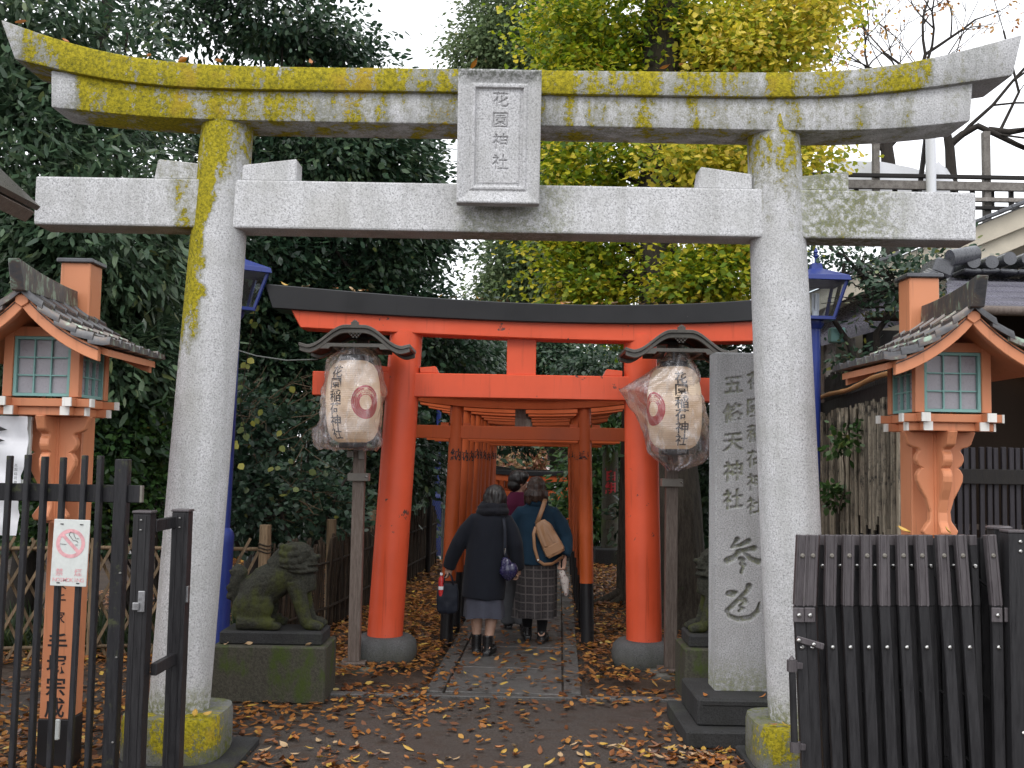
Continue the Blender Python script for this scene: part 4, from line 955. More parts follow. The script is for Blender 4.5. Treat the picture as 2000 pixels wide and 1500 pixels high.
# ================================================================== black picket fence, left
FY = 5.0
fl = thing('picket_fence', 'black weathered picket fence with a wide top rail in the left foreground', 'fence', W(120, 890, FY) * 1)
fo = Vector(fl.location); fo.z = 0; fl.location = fo
pk = MB().box((0, 0, 0.88), (0.024, 0.036, 1.76)).mesh('picket', bevel=0.003); pk.materials.append(MT['picket'])
for i in range(-11, 6):
    x = W(17 + i * 36.4, 890, FY).x - fo.x
    o = link_copy(pk, 'picket', fl, (x, 0, random.uniform(-.006, .006)), (random.uniform(-.004, .004), random.uniform(-.006, .006), random.uniform(-.1, .1)))
xe = W(237, 893, FY).x - fo.x
MB().box((xe, 0.03, 0.875), (0.062, 0.062, 1.75)).build('post', MT['picket'], fl, bevel=0.004)
rz_ = W(100, 962, FY + 0.03).z
MB().box((xe - 0.72, 0.034, rz_), (1.62, 0.028, 0.085)).build('top_rail', MT['picket'], fl, bevel=0.003)
MB().box((xe + 0.095, 0.034, rz_), (0.012, 0.030, 0.082)).build('rail_end_cap', MT['bracket'], fl, bevel=0.002)
MB().box((xe - 0.76, 0.034, 0.22), (1.55, 0.028, 0.085)).build('bottom_rail', MT['picket'], fl, bevel=0.003)
for i in range(3):      # hinge screws
    MB().lathe([(0.008, 0), (0.008, 0.004), (0.003, 0.007)], (xe + 0.02, -0.003, 1.2 - i * 0.4), 8).build('screw', MT['bolt'], fl)
# no-smoking plate wired to the pickets
sg = thing('no_smoking_sign', 'faded white no smoking plate wired to the black pickets', 'sign', W(133, 1145, FY - 0.035))
sw_, sh_ = 70 / 2000 * (FY - 0.035), 128 / 2000 * (FY - 0.035)
pl_ = MB().box((0, 0, sh_ / 2), (sw_, 0.006, sh_)).build('plate', MT['plate'], sg, bevel=0.002)
e = MB(); zc = sh_ * 0.64; y_ = -0.0042; R0, R1 = sw_ * 0.30, sw_ * 0.40
for i in range(40):
    a0, a1 = 2 * PI * i / 40, 2 * PI * (i + 1) / 40
    e.add([(R0 * math.cos(a0), y_, zc + R0 * math.sin(a0)), (R1 * math.cos(a0), y_, zc + R1 * math.sin(a0)), (R1 * math.cos(a1), y_, zc + R1 * math.sin(a1)), (R0 * math.cos(a1), y_, zc + R0 * math.sin(a1))], [(0, 1, 2, 3)])
e.bar((-R0 * 0.72, y_, zc + R0 * 0.72), (R0 * 0.72, y_, zc - R0 * 0.72), 0.0004, 0.016, up=(0.7, 0, 0.7))
e.build('prohibition_ring', MT['pink'], pl_, recalc=False)
w = MB(); fn = lambda u, v: (u, -0.0042, v)
write(w, '禁', fn, -0.045, 0.085, 0.036, bold=0.01); write(w, '煙', fn, 0.045, 0.085, 0.036, bold=0.01)
for i, ch in enumerate('NOSMOKING'): write(w, ch, fn, -0.066 + i * 0.0165, 0.040, 0.019, bold=0.01)
w.build('lettering', MT['pink'], pl_, recalc=False)
w = MB()
for pts in ([(0.0, .03), (-.012, .036), (-.018, .022), (-.010, .012), (-.004, .004), (.004, -.004), (.02, -.006), (.028, -.014)], [(0.004, .034), (0.006, .02), (0.016, .004), (.03, .006)]):
    for a, b in zip(pts[:-1], pts[1:]): w.bar((a[0] + .008, y_, zc + .02 + a[1]), (b[0] + .008, y_, zc + .02 + b[1]), 0.0006, 0.004, up=(0, 1, 0))
w.bar((-.05, y_, zc - .002), (-.02, y_, zc - .004), .0006, .005, up=(0, 1, 0)); w.bar((.022, y_, zc - .004), (.034, y_, zc - .004), .0006, .007, up=(0, 1, 0))
w.build('smoke_mark', MT['ink'], pl_, recalc=False)
for sx in (-1, 1):
    for z in (sh_ * 0.93, sh_ * 0.05): MB().box((sx * sw_ * 0.27, -0.005, z), (0.014, 0.004, 0.004)).build('wire_tie', MT['ink'], pl_)
sg.rotation_euler = (0, 0.02, 0)
# white banner beyond the fence at the picture's edge
bn = thing('notice_banner', 'creased white notice with black brush lettering behind the picket fence', 'banner', W(-12, 1045, 5.55))
h_ = W(-12, 812, 5.55).z - bn.location.z
rows = []
for i in range(19):
    z = h_ * i / 18; wr = 0.155 - 0.03 * smooth((0.62 - i / 18) * 8) 
    rows.append([(lerp(-0.22, wr, k / 8), 0.012 * math.sin(i * 1.1 + k * 0.6) + 0.006 * math.sin(i * 2.7), z) for k in range(9)])
MB().sheet(rows).build('sheet', MT['paper_white'], bn, recalc=False, smooth=True)
w = MB(); [w.add([(a, -0.022, h_ + z) for a, z in q], [tuple(range(len(q)))]) for q in ([(-0.2, -0.02), (-0.02, -0.045), (0.055, -0.075), (0.02, -0.082), (-0.2, -0.06)], [(-0.2, -0.125), (0.0, -0.118), (0.045, -0.135), (0.0, -0.142), (-0.2, -0.148)])]; w.build('lettering', MT['ink'], bn, recalc=False)
w = MB(); write(w, '花園稲荷神社', lambda u, v: (u, -0.022, v), 0.11, h_ * 0.60, 0.018, 1.25, 0.0); w.build('small_print', MT['ink'], bn, recalc=False)
for k in range(2): MB().bar((-0.2, 0.03, h_ * (0.98 if k == 0 else 0.45)), (0.165, 0.03, h_ * (0.98 if k == 0 else 0.45)), 0.02, 0.02).build('batten', MT['plate'], bn)
MB().bar((0.15, 0.035, h_ * 0.5), (0.15, 0.035, h_), 0.02, 0.02).build('batten', MT['plate'], bn)
MB().bar((-0.1, 0.05, -bn.location.z), (-0.1, 0.05, h_), 0.03, 0.03).build('stake', MT['post_wood'], bn)

# ================================================================== gate leaf, left (two square posts with rails)
gl = thing('gate_leaf', 'narrow black gate leaf with two square posts and a steel latch', 'gate', (0, 0, 0))
pA_t, pB_t = W(283, 1002, 4.75), W(357, 999, 5.08)
def gpost(pt, w):
    b = MB(); b.box((0, 0, pt.z / 2), (w, w, pt.z)); o = b.build('post', MT['gate_black'], gl, bevel=0.004); o.location = (pt.x, pt.y, 0)
    for sx in (-1, 1): MB().box((sx * w * 0.22, -w / 2 - 0.001, pt.z / 2), (w * 0.10, 0.004, pt.z - 0.02)).build('groove_rib', MT['gate_black'], o)
    MB().box((0, 0, pt.z + 0.006), (w + 0.008, w + 0.008, 0.012)).build('cap', MT['gate'], o, bevel=0.003)
    for z in (pt.z - 0.03, pt.z - 0.075): MB().lathe([(0.007, 0), (0.007, 0.003), (0.002, 0.006)], (0, 0, 0), 8).build('screw', MT['bolt'], o).location = (-w * 0.0, -w / 2 - 0.004, z)
    return o
gA = gpost(pA_t, 0.080); gB = gpost(pB_t, 0.080)
for ya, yb in ((1027, 1012), (1308, 1294)):
    a = W(300, ya, 4.79); b_ = W(340, yb, 5.06); MB().bar(a, (b_.x, b_.y, a.z), 0.03, 0.055).build('rail', MT['gate_black'], gl, bevel=0.003)
lt = W(276, 1175, 4.70)
la = MB().box((lt.x - 0.0, lt.y, lt.z), (0.032, 0.012, 0.095)).build('latch', MT['metal'], gl, bevel=0.003)
MB().box((lt.x - 0.02, lt.y - 0.01, lt.z - 0.02), (0.03, 0.02, 0.035)).build('latch_hook', MT['metal'], la, bevel=0.003)
MB().box((pB_t.x + 0.043, pB_t.y - 0.01, W(370, 1160, 5.08).z), (0.012, 0.035, 0.08)).build('strike_plate', MT['metal'], gl, bevel=0.003)
la2 = W(112, 1425, 5.2)
tag(MB().box(la2, (0.022, 0.02, 0.10)).build('cable_box', MT['plate'], None, bevel=0.004), 'small grey plastic box beside the lantern post foot', 'box')

# ================================================================== folded accordion gate, right
GYY = 4.9
ag = thing('accordion_gate', 'folded dark brown accordion gate of riveted slats in the right foreground', 'gate', (W(1750, 1045, GYY).x, GYY, 0))
go = Vector(ag.location)
def zx(x): return 1500 + x / 2.728
def zy(y): return 950 + y / 2.728
front = [(182, 165, 205), (237, 222, 255), (335, 328, 368), (427, 422, 465), (520, 520, 560), (612, 617, 660), (710, 720, 770), (808, 825, 880), (922, 945, 1005), (1020, 1050, 1110), (1180, 1215, 1232)]
rear = [(291, 275, 310), (381, 375, 400), (470, 462, 492), (563, 560, 590), (657, 660, 690), (752, 760, 800), (850, 868, 905), (970, 990, 1030), (1083, 1105, 1130)]
def P(x, y, d): return W(zx(x), zy(y), d) - go
def slat(cfg, d, wpx, light):
    t_, m_, b_ = cfg
    a, b, c = P(t_, 258, d), P(m_, 635, d), P(b_, 1500, d)
    ext = c + (c - b) * ((c.z + 0.0) / max(0.05, (b.z - c.z))) * 0.92; ext.z = max(0.03, ext.z)
    w = wpx / 2.728 / 2000 * d; th = 0.032
    o = MB().bar(b, ext, w, th, up=(0, 1, 0)).build('slat', MT['gate_black'], ag, bevel=0.003)
    cap_top = b if light else a + (b - a) * 0.16
    up = MB().bar(a, b, w * 1.04, th * 1.15, up=(0, 1, 0)).build('slat_head', MT['gate'] if light else MT['gate_black'], o, bevel=0.003)
    if light:
        for s in (-1, 1):
            dx = Vector((s * w * 0.30, -th * 0.5 - 0.003, 0)); MB().bar(a + dx, b + dx, w * 0.14, 0.008, up=(0, 1, 0)).build('rib', MT['gate'], o)
    else:
        MB().bar(a + Vector((0, -0.001, 0)), a + (b - a) * 0.15 + Vector((0, -0.001, 0)), w * 1.08, th * 1.2, up=(0, 1, 0)).build('end_cap', MT['gate'], o, bevel=0.003)
    for f_, mat in (((0.29, 'bracket'),) if light else ((0.44, 'bolt'),)):
        q = a.lerp(b, f_) + Vector((0, -th * 0.6, 0))
        s_ = MB().lathe([(0.011, -0.004), (0.011, 0.004), (0.006, 0.009)], (0, 0, 0), 12).build('rivet', MT[mat], o); s_.location = q; s_.rotation_euler = (PI / 2, 0, 0)
    if light:
        for f_ in (0.255,):
            q = b.lerp(c, f_) + Vector((0, -th * 0.55, 0)); s_ = MB().lathe([(0.011, -0.004), (0.010, 0.006), (0.004, 0.012)], (0, 0, 0), 12).build('rivet', MT['bolt'], o); s_.location = q; s_.rotation_euler = (PI / 2, 0, 0)
    return o
for c in front: slat(c, GYY, 56, True)
for c in rear: slat(c, GYY + 0.065, 36, False)
for k, (xa, xb, y_) in enumerate(((250, 1180, 1090), (250, 1180, 500), (250, 1150, 1480))):     # pantograph bars behind
    for i in range(9):
        x0 = lerp(xa, xb, i / 9); x1 = lerp(xa, xb, (i + 1) / 9)
        MB().bar(P(x0, y_ - 40, GYY + 0.12), P(x1, y_ + 40, GYY + 0.12), 0.008, 0.026, up=(0, 1, 0)).build('scissor_bar', MT['gate_black'], ag)
for i in range(26):                                                                    # further folded slats behind
    x = 280 + i * 36
    b = MB().bar(P(x, 275, GYY + 0.17 + 0.02 * (i % 2)), Vector((P(x + 30, 1500, GYY + 0.17).x, 0.17 + 0.02 * (i % 2), 0.04)), 0.034, 0.02, up=(0, 1, 0)); b.build('rear_slat', MT['gate_black'], ag)
# plates, latch, handle
for x in (163, 222, 1220, 1288):
    c = P(x, 685, GYY - 0.026); pl_ = MB().box(c, (0.050, 0.012, 0.068)).build('joint_plate', MT['gate'], ag, bevel=0.003)
    s_ = MB().lathe([(0.011, -0.004), (0.010, 0.006), (0.004, 0.012)], n=12).build('rivet', MT['bolt'], pl_); s_.location = c + Vector((0, -0.008, 0)); s_.rotation_euler = (PI / 2, 0, 0)
b = MB().bar(P(152, 812, GYY - 0.035), P(298, 855, GYY - 0.035), 0.010, 0.030, up=(0, 0, 1)).build('latch_bar', MT['gate'], ag, bevel=0.004)
for x, y in ((163, 820), (243, 842)):
    s_ = MB().lathe([(0.010, -0.004), (0.009, 0.006), (0.004, 0.01)], n=12).build('rivet', MT['bolt'], b); s_.location = P(x, y, GYY - 0.044); s_.rotation_euler = (PI / 2, 0, 0)
h = MB().tube([P(128, 950, GYY - 0.06), P(142, 1400, GYY - 0.06)], 0.016, 16).build('handle_bar', MT['gate_black'], ag, smooth=0.8)
for x, y0, y1 in ((128, 925, 985), (144, 1360, 1415)):
    MB().tube([P(x, y0, GYY - 0.06), P(x, y1, GYY - 0.06)], 0.024, 16).build('handle_socket', MT['gate'], h, smooth=0.6)
    MB().bar(P(x, (y0 + y1) / 2, GYY - 0.06), P(x + 45, (y0 + y1) / 2, GYY - 0.02), 0.03, 0.03).build('handle_bracket', MT['gate'], h, bevel=0.003)
MB().lathe([(0.016, 0), (0.006, 0.012), (0.0, 0.02)], tuple(P(127, 922, GYY - 0.06)), 12).build('handle_tip', MT['gate'], h)
# end post
pt = P(1318, 245, GYY - 0.01)
ep = MB().box((0, 0, pt.z / 2), (0.105, 0.09, pt.z)).build('end_post', MT['gate_black'], ag, bevel=0.004); ep.location = (pt.x, pt.y, 0)
MB().box((0, 0, pt.z + 0.006), (0.112, 0.096, 0.012)).build('cap', MT['gate'], ep, bevel=0.003)
for z in (pt.z - 0.04, pt.z - 0.085, pt.z - 0.92):
    s_ = MB().lathe([(0.009, -0.004), (0.009, 0.003), (0.004, 0.008)], n=10).build('rivet', MT['bolt'], ep); s_.location = (0.0, -0.047, z); s_.rotation_euler = (PI / 2, 0, 0)
pt = P(1230, 225, GYY + 0.16); bp_ = MB().box((0, 0, pt.z / 2), (0.085, 0.085, pt.z)).build('rear_post', MT['gate_black'], ag, bevel=0.004); bp_.location = (pt.x, pt.y, 0)
MB().lathe([(0.06, 0), (0.062, 0.008), (0.05, 0.014)], (0, 0, pt.z), 20).build('cap', MT['gate'], bp_)

# ================================================================== inscribed stele
SF = 6.85
sl = W(1396, 1342, SF); SWd = 0.385
stl = thing('stone_stele', 'tall grey granite stele carved with large characters on a stepped dark base', 'stone monument', (sl.x + SWd / 2, SF, 0))
def brush(strokes, cx, cz, size, U, V):
    """thick brush strokes: list of [(x,z,halfwidth),...] in a unit box"""
    m = np.zeros(U.shape)
    for st_ in strokes:
        for (x0, z0, r0), (x1, z1, r1) in zip(st_[:-1], st_[1:]):
            a = np.array([cx + x0 * size, cz + z0 * size]); b = np.array([cx + x1 * size, cz + z1 * size]); d = b - a; L = max(1e-9, d @ d)
            t = np.clip(((U - a[0]) * d[0] + (V - a[1]) * d[1]) / L, 0, 1)
            dist = np.hypot(U - a[0] - t * d[0], V - a[1] - t * d[1]); r = (r0 + (r1 - r0) * t) * size * 1.45
            m = np.maximum(m, np.clip((r - dist) / 0.006, 0, 1))
    return m
SAN = [[(-.14, .46, .055), (-.20, .36, .04), (-.30, .24, .03)], [(-.30, .24, .03), (-.05, .30, .04), (.18, .42, .055)], [(-.12, .12, .05), (.08, .16, .045), (.34, .22, .06)], [(-.06, .14, .05), (-.22, -.04, .055), (-.42, -.14, .07)], [(.05, .10, .03), (.24, -.08, .05), (.46, -.16, .06), (.52, -.10, .03)], [(-.06, -.08, .05), (.02, -.12, .055)], [(-.02, -.22, .05), (.04, -.26, .055)], [(.02, -.36, .045), (-.02, -.46, .04)]]
DOU = [[(-.36, .30, .06), (-.26, .30, .07), (-.16, .33, .035)], [(.18, .50, .065), (.16, .40, .05), (-.10, .14, .045), (-.40, -.16, .05)], [(-.10, .14, .045), (.06, .14, .05), (.10, .08, .04), (-.06, -.02, .035), (.02, -.10, .04), (-.08, -.16, .03)], [(-.40, -.16, .04), (-.34, -.30, .04), (-.10, -.38, .05), (.22, -.34, .055), (.42, -.16, .05), (.46, .06, .02)]]
def stele_depth(U, V):
    C = np.zeros(U.shape); H = 2.235
    z = 0.2
    def up(y): return W(1430, y, SF).z - 0.283           # photograph row -> height on the face
    xl = W(1432, 900, SF).x - stl.location.x; xr = xl + 0.150
    for ch, y in zip('五條天神社', (752, 806, 864, 920, 975)):
        g, F = glyph(ch, 0.022); k = 0.135 if ch != '五' else 0.125; C = np.maximum(C, raster(np.stack([g[:, 0] * k + xl, g[:, 1] * k + up(y) + g[:, 0] * k * 0.12], 1), F, U, V))
    for ch, y in zip('花園稲荷神社', (742, 795, 845, 895, 940, 986)):
        g, F = glyph(ch, 0.018); k = 0.118; C = np.maximum(C, raster(np.stack([g[:, 0] * k + xr, g[:, 1] * k + up(y) + g[:, 0] * k * 0.12], 1), F, U, V))
    C = blur(C, 1)
    xc = W(1450, 1085, SF).x - stl.location.x
    B = np.maximum(brush(SAN, xc, up(1086), 0.235, U, V), brush(DOU, xc, up(1182), 0.245, U, V))
    d = 0.015 * C + 0.030 * blur(B, 1)
    e = np.minimum(SWd / 2 - np.abs(U), H - V); d = d + np.interp(e, [0, 0.004, 0.010], [0.008, 0.002, 0])
    return d, np.maximum(C, B)
zs0 = 0.283
slb = carved_block('stele_block', SWd, 2.235, 0.22, zs0, stele_depth, 0.0042, MT['stele'], stl)
lb = Vector((sl.x - W(1365, 1345, 6.62).x, 0, 0))
bx0 = W(1363, 1380, 6.62).x - stl.location.x; bx1 = 0.62
MB().box(((bx0 + bx1) / 2, 0.09, 0.195), (bx1 - bx0, 0.63, 0.174)).build('base_block', MT['base_dark'], stl, bevel=0.014)
bo = MB(); bo.box(((bx0 + bx1) / 2, -0.2255, 0.255), (bx1 - bx0 - 0.06, 0.01, 0.03)); bo.build('base_moulding', MT['base_dark'], stl, bevel=0.003)
sx0 = W(1341, 1430, 6.50).x - stl.location.x
MB().box(((sx0 + 0.75) / 2, 0.06, 0.055), (0.75 - sx0, 0.82, 0.11)).build('base_slab', MT['base_dark'], stl, bevel=0.012)

# ================================================================== guardian lions on pedestals
def lion_mesh():
    b = MB(); T = b.tube; E_ = b.ell
    # x forward, z up, y lateral ; origin at rear of the plinth top
    T([(0.10, 0, 0.13), (0.155, 0, 0.25), (0.25, 0, 0.345), (0.36, 0, 0.41), (0.45, 0, 0.45)], [(0.105, 0.125), (0.14, 0.155), (0.142, 0.15), (0.135, 0.14), (0.11, 0.12)], 20)   # trunk
    T([(0.40, 0, 0.44), (0.47, 0, 0.35), (0.495, 0, 0.27)], [(0.10, 0.12), (0.115, 0.115), (0.08, 0.10)], 16)                                    # chest
    for s in (-1, 1):
        E_((0.155, s * 0.105, 0.165), (0.145, 0.062, 0.150), Matrix.Rotation(0.5, 3, 'Y'))                                      # haunch
        T([(0.06, s * 0.12, 0.055), (0.15, s * 0.125, 0.055), (0.24, s * 0.125, 0.05), (0.31, s * 0.125, 0.042)], [0.058, 0.056, 0.052, 0.046], 12)      # hind foot
        for k in (-1, 0, 1): E_((0.325, s * 0.125 + k * 0.028, 0.030), (0.036, 0.017, 0.030))
        T([(0.44, s * 0.075, 0.36), (0.475, s * 0.085, 0.23), (0.505, s * 0.085, 0.12), (0.530, s * 0.085, 0.05)], [0.072, 0.056, 0.046, 0.045], 14)   # foreleg
        E_((0.565, s * 0.085, 0.038), (0.070, 0.052, 0.040))
        for k in (-1, 0, 1): E_((0.612, s * 0.085 + k * 0.030, 0.028), (0.035, 0.017, 0.028))
        E_((0.455, s * 0.118, 0.635), (0.034, 0.018, 0.055), Matrix.Rotation(-0.9, 3, 'Y'))                                      # drooping ear
        E_((0.565, s * 0.062, 0.618), (0.030, 0.024, 0.020)); E_((0.578, s * 0.066, 0.598), (0.017, 0.014, 0.014))               # brow, eye
        for k in range(4): E_((0.575 - 0.020 * k, s * (0.070 + 0.010 * k), 0.520 - 0.006 * k), (0.024, 0.020, 0.018))             # curled lip
    E_((0.495, 0, 0.575), (0.115, 0.110, 0.110)); E_((0.575, 0, 0.560), (0.062, 0.078, 0.050)); E_((0.580, 0, 0.520), (0.055, 0.068, 0.028))
    E_((0.635, 0, 0.575), (0.022, 0.034, 0.022)); E_((0.50, 0, 0.655), (0.06, 0.05, 0.03))
    T([(0.36, 0, 0.46), (0.43, 0, 0.54), (0.47, 0, 0.62)], [0.115, 0.118, 0.09], 14)
    rr = random.Random(4)
    for row, (r, z) in enumerate(((0.118, 0.645), (0.132, 0.600), (0.140, 0.550), (0.138, 0.500), (0.125, 0.455))):             # mane curls
        for k in range(11):
            a = math.radians(78 + k * 20.4 + row * 9); E_((0.47 + r * math.cos(a) * 0.80, r * math.sin(a), z + rr.uniform(-.008, .008)), (0.027, 0.027, 0.027), None, 8, 6)
    for k in range(9):
        a = -1.3 + k * 0.325; E_((0.525 + 0.055 * math.cos(a), 0.105 * math.sin(a), 0.463), (0.024, 0.022, 0.03), None, 8, 6)      # beard
    # tail: upright flame
    T([(0.045, 0, 0.10), (0.020, 0, 0.22), (0.020, 0, 0.34), (0.045, 0, 0.45), (0.075, 0, 0.50)], [(0.03, 0.05), (0.045, 0.075), (0.055, 0.095), (0.048, 0.08), (0.015, 0.02)], 14)
    for s in (-1, 0, 1):
        for z in (0.24, 0.30, 0.36, 0.42): E_((-0.02 + 0.02 * (z > 0.35), s * 0.055, z), (0.026, 0.026, 0.032), None, 8, 6)
    def dsp(c): return 0.003 * vnoise(c * 30, 2) + 0.0018 * vnoise(c * 75, 3)
    return remeshed(b, 'lion_body', 0.0085, 1, dsp)
LM = lion_mesh()
for v_ in LM.vertices:                      # head carried a little back and low
    k_ = smooth((v_.co.z - 0.40) / 0.14); v_.co.x -= 0.055 * k_; v_.co.z -= 0.03 * k_
LM.materials.append(MT['lion'])
def lion(loc, label, flip, rz=0):
    t = thing('guardian_lion', label, 'statue', loc, rz, 'stone guardian lions')
    f = -1 if flip else 1
    o = mesh_obj('lion_body', LM, None, t); o.location = (f * -0.325, 0.02, 0.495); o.scale = (f * 1.06, 1, 0.97)
    MB().box((0, 0, 0.449), (0.745, 0.36, 0.095)).build('upper_plinth', MT['base_dark'], t, bevel=0.012)
    MB().box((0, 0, 0.20), (0.82, 0.47, 0.405)).build('pedestal', MT['pedestal'], t, bevel=0.012)
    return t
lp = W(521, 1362, 7.47); lion((lp.x, lp.y + 0.235, 0.0), 'moss-green seated guardian lion on a low stone block beside the left pillar', False, 0.0)
rp = W(1338, 1362, 7.66); lion((rp.x + 0.41, rp.y + 0.235, 0.0), 'dark guardian lion mostly hidden behind the inscribed stele', True, 0.0)
# stone marker post with red letters, far right of the tunnel
mk = thing('stone_marker', 'round grey stone post with red carved letters beyond the right red pillar', 'stone marker', (W(1190, 1100, 17.0).x, 17.0, 0.0))
MB().box((0, 0, 0.16), (0.50, 0.5, 0.32)).build('base', MT['base_dark'], mk, bevel=0.02)
col_ = MB().tube([(0, 0, 0.3), (0, 0, 1.3), (0, 0, 2.16)], [0.142, 0.135, 0.128], 24).build('shaft', MT['pedestal'], mk, smooth=0.8)
w = MB(); fn = lambda u, v: (0.137 * math.sin(u / 0.137), -0.139 * math.cos(u / 0.137), v)
write(w, '千', fn, 0, 2.14, 0.15, 1, 0.03); write(w, '百組', fn, 0, 1.62, 0.205, 1.05, 0.035); w.build('red_lettering', MT['red_letter'], col_, recalc=False)

# ================================================================== bamboo lattice fence and twig fence, left
lf = thing('lattice_fence', 'low bamboo lattice fence of crossed laths behind the left pillar', 'fence', (-3.2, 8.7, 0))
A0, A1 = Vector((-4.7, 8.35, 0)), Vector((W(517, 1080, 9.0).x, 9.0, 0)); lo = Vector(lf.location)
def fpt(t, z, dy=0): p = A0.lerp(A1, t); return Vector((p.x, p.y + dy, z)) - lo
MB().tube([fpt(0, 0.965), fpt(0.5, 0.97), fpt(1, 0.95)], 0.017, 8).build('top_rail', MT['lattice'], lf, smooth=True)
MB().tube([fpt(0, 0.16), fpt(1, 0.15)], 0.015, 8).build('bottom_rail', MT['lattice'], lf, smooth=True)
nl = 17
for i in range(-4, nl + 4):
    for s, dy in ((1, -0.014), (-1, 0.012)):
        t0 = i / nl; t1 = t0 + s * 0.185
        z0, z1 = 0.04, 1.045 + random.uniform(-.02, .03)
        if min(t0, t1) < 0 or max(t0, t1) > 1.02: continue
        MB().bar(fpt(t0, z0, dy), fpt(t1 + random.uniform(-.006, .006), z1, dy), 0.024, 0.009, up=(0, 1, 0)).build('lath', MT['lattice'], lf)
MB().tube([fpt(1.0, 0), fpt(1.0, 0.6), fpt(1.0, 1.16)], [0.058, 0.055, 0.052], 12).build('post', MT['lattice'], lf, smooth=0.8)
MB().tube([fpt(0.48, 0), fpt(0.48, 1.05)], 0.04, 10).build('post', MT['lattice'], lf, smooth=0.8)
for z in (0.96, 0.93, 0.99): MB().tube([fpt(1.0, z) + Vector((0.058 * math.cos(a), 0.058 * math.sin(a), 0.01 * math.sin(2 * a))) for a in np.linspace(0, 2 * PI, 13)], 0.006, 6).build('rope_tie', MT['twig'], lf)
tf = thing('twig_fence', 'dark brushwood fence of upright twigs running back beside the leafy bed', 'fence', (-1.9, 10.3, 0)); to = Vector(tf.location)
TF = [Vector((A1.x + 0.03, 9.02, 0)), Vector((W(640, 1230, 10.25).x - 0.02, 10.25, 0)), Vector((W(850, 1105, 16.4).x, 16.4, 0))]
def tpt(s):       # s metres along
    L0 = (TF[1] - TF[0]).length
    return TF[0].lerp(TF[1], s / L0) if s < L0 else TF[1].lerp(TF[2], min(1, (s - L0) / (TF[2] - TF[1]).length))
LT = (TF[1] - TF[0]).length + (TF[2] - TF[1]).length
for z in (0.28, 0.72):
    for dy in (-0.03,):
        MB().tube([tpt(s) - to + Vector((0.03, dy, z)) for s in np.linspace(0, LT, 14)], 0.013, 7).build('rail', MT['twig'], tf)
variants = []
for v in range(7):
    pts = [(random.uniform(-.012, .012), random.uniform(-.012, .012), z) for z in (0, 0.25, 0.5, 0.75, 0.95)]; pts[0] = (0, 0, 0)
    r = random.uniform(0.012, 0.019); me = MB().tube(pts, [r, r * .97, r * .93, r * .9, r * .8], 7).mesh('twig', smooth=0.7); me.materials.append(MT['twig']); variants.append(me)
s = 0.03; n = 0
while s < LT:
    p = tpt(s) - to; o = link_copy(random.choice(variants), 'twig', tf, (p.x + random.uniform(-.018, .018), p.y, -0.02), (random.uniform(-.03, .03), random.uniform(-.05, .05), random.uniform(0, 6)), (1, 1, random.uniform(0.9, 1.08)))
    s += random.uniform(0.020, 0.036) * (1 if s < 4 else 1.25); n += 1
for s in (1.55, 3.4, 5.4):
    p = tpt(s) - to; MB().tube([(p.x - 0.05, p.y, 0), (p.x - 0.05, p.y, 1.12)], 0.05, 10).build('post', MT['lattice'], tf, smooth=0.8)

# ================================================================== chain-link fence beyond
cf = thing('chain_link_fence', 'green-grey chain-link fence behind the twig fence', 'fence', (-2.2, 15.0, 0)); co_ = Vector(cf.location)
C0, C1 = Vector((W(600, 900, 14.0).x, 14.0, 0)), Vector((W(868, 900, 17.5).x, 17.5, 0)); CH = 1.95
Lc = (C1 - C0).length; b = MB(); nn = int(Lc / 0.075)
for i in range(-int(CH / 0.075), nn):
    for s_ in (1, -1):
        a0 = i * 0.075; a1 = a0 + CH; z0, z1 = (0, CH) if s_ > 0 else (CH, 0)
        if a0 < 0: z0 = z0 + (z1 - z0) * (-a0 / CH); a0 = 0
        if a1 > Lc: z1 = z0 + (z1 - z0) * ((Lc - a0) / (a1 - a0)); a1 = Lc
        b.tube([C0.lerp(C1, a0 / Lc) - co_ + Vector((0, 0, z0)), C0.lerp(C1, a1 / Lc) - co_ + Vector((0, 0, z1))], 0.0022, 3, cap=False)
tag(b.build('wire_mesh', MT['wire'], cf, recalc=False), kind='stuff')
for t_ in (0.0, 0.5, 1.0):
    p = C0.lerp(C1, t_) - co_; MB().tube([(p.x, p.y, 0), (p.x, p.y, CH + 0.03)], 0.025, 10).build('post', MT['wire'], cf, smooth=0.8)
MB().tube([C0 - co_ + Vector((0, 0, CH)), C1 - co_ + Vector((0, 0, CH))], 0.02, 8).build('top_rail', MT['wire'], cf)
p_ = W(838, 1000, 15.2); dp = MB().tube([(0, 0, 0), (0, 0, 2.05)], 0.035, 10).build('timber_stake', MT['dark_board'], None); dp.location = (p_.x, p_.y, 0); tag(dp, 'thin dark stake in front of the chain-link fence', 'post')
# ================================================================== timber house on the right
hs = thing('timber_house', 'timber house with beige gable, tiled roofs and dark shop front behind the right lantern', 'house', (4.5, 10.0, 0)); ho = Vector(hs.location)
def HB(p): return Vector(p) - ho
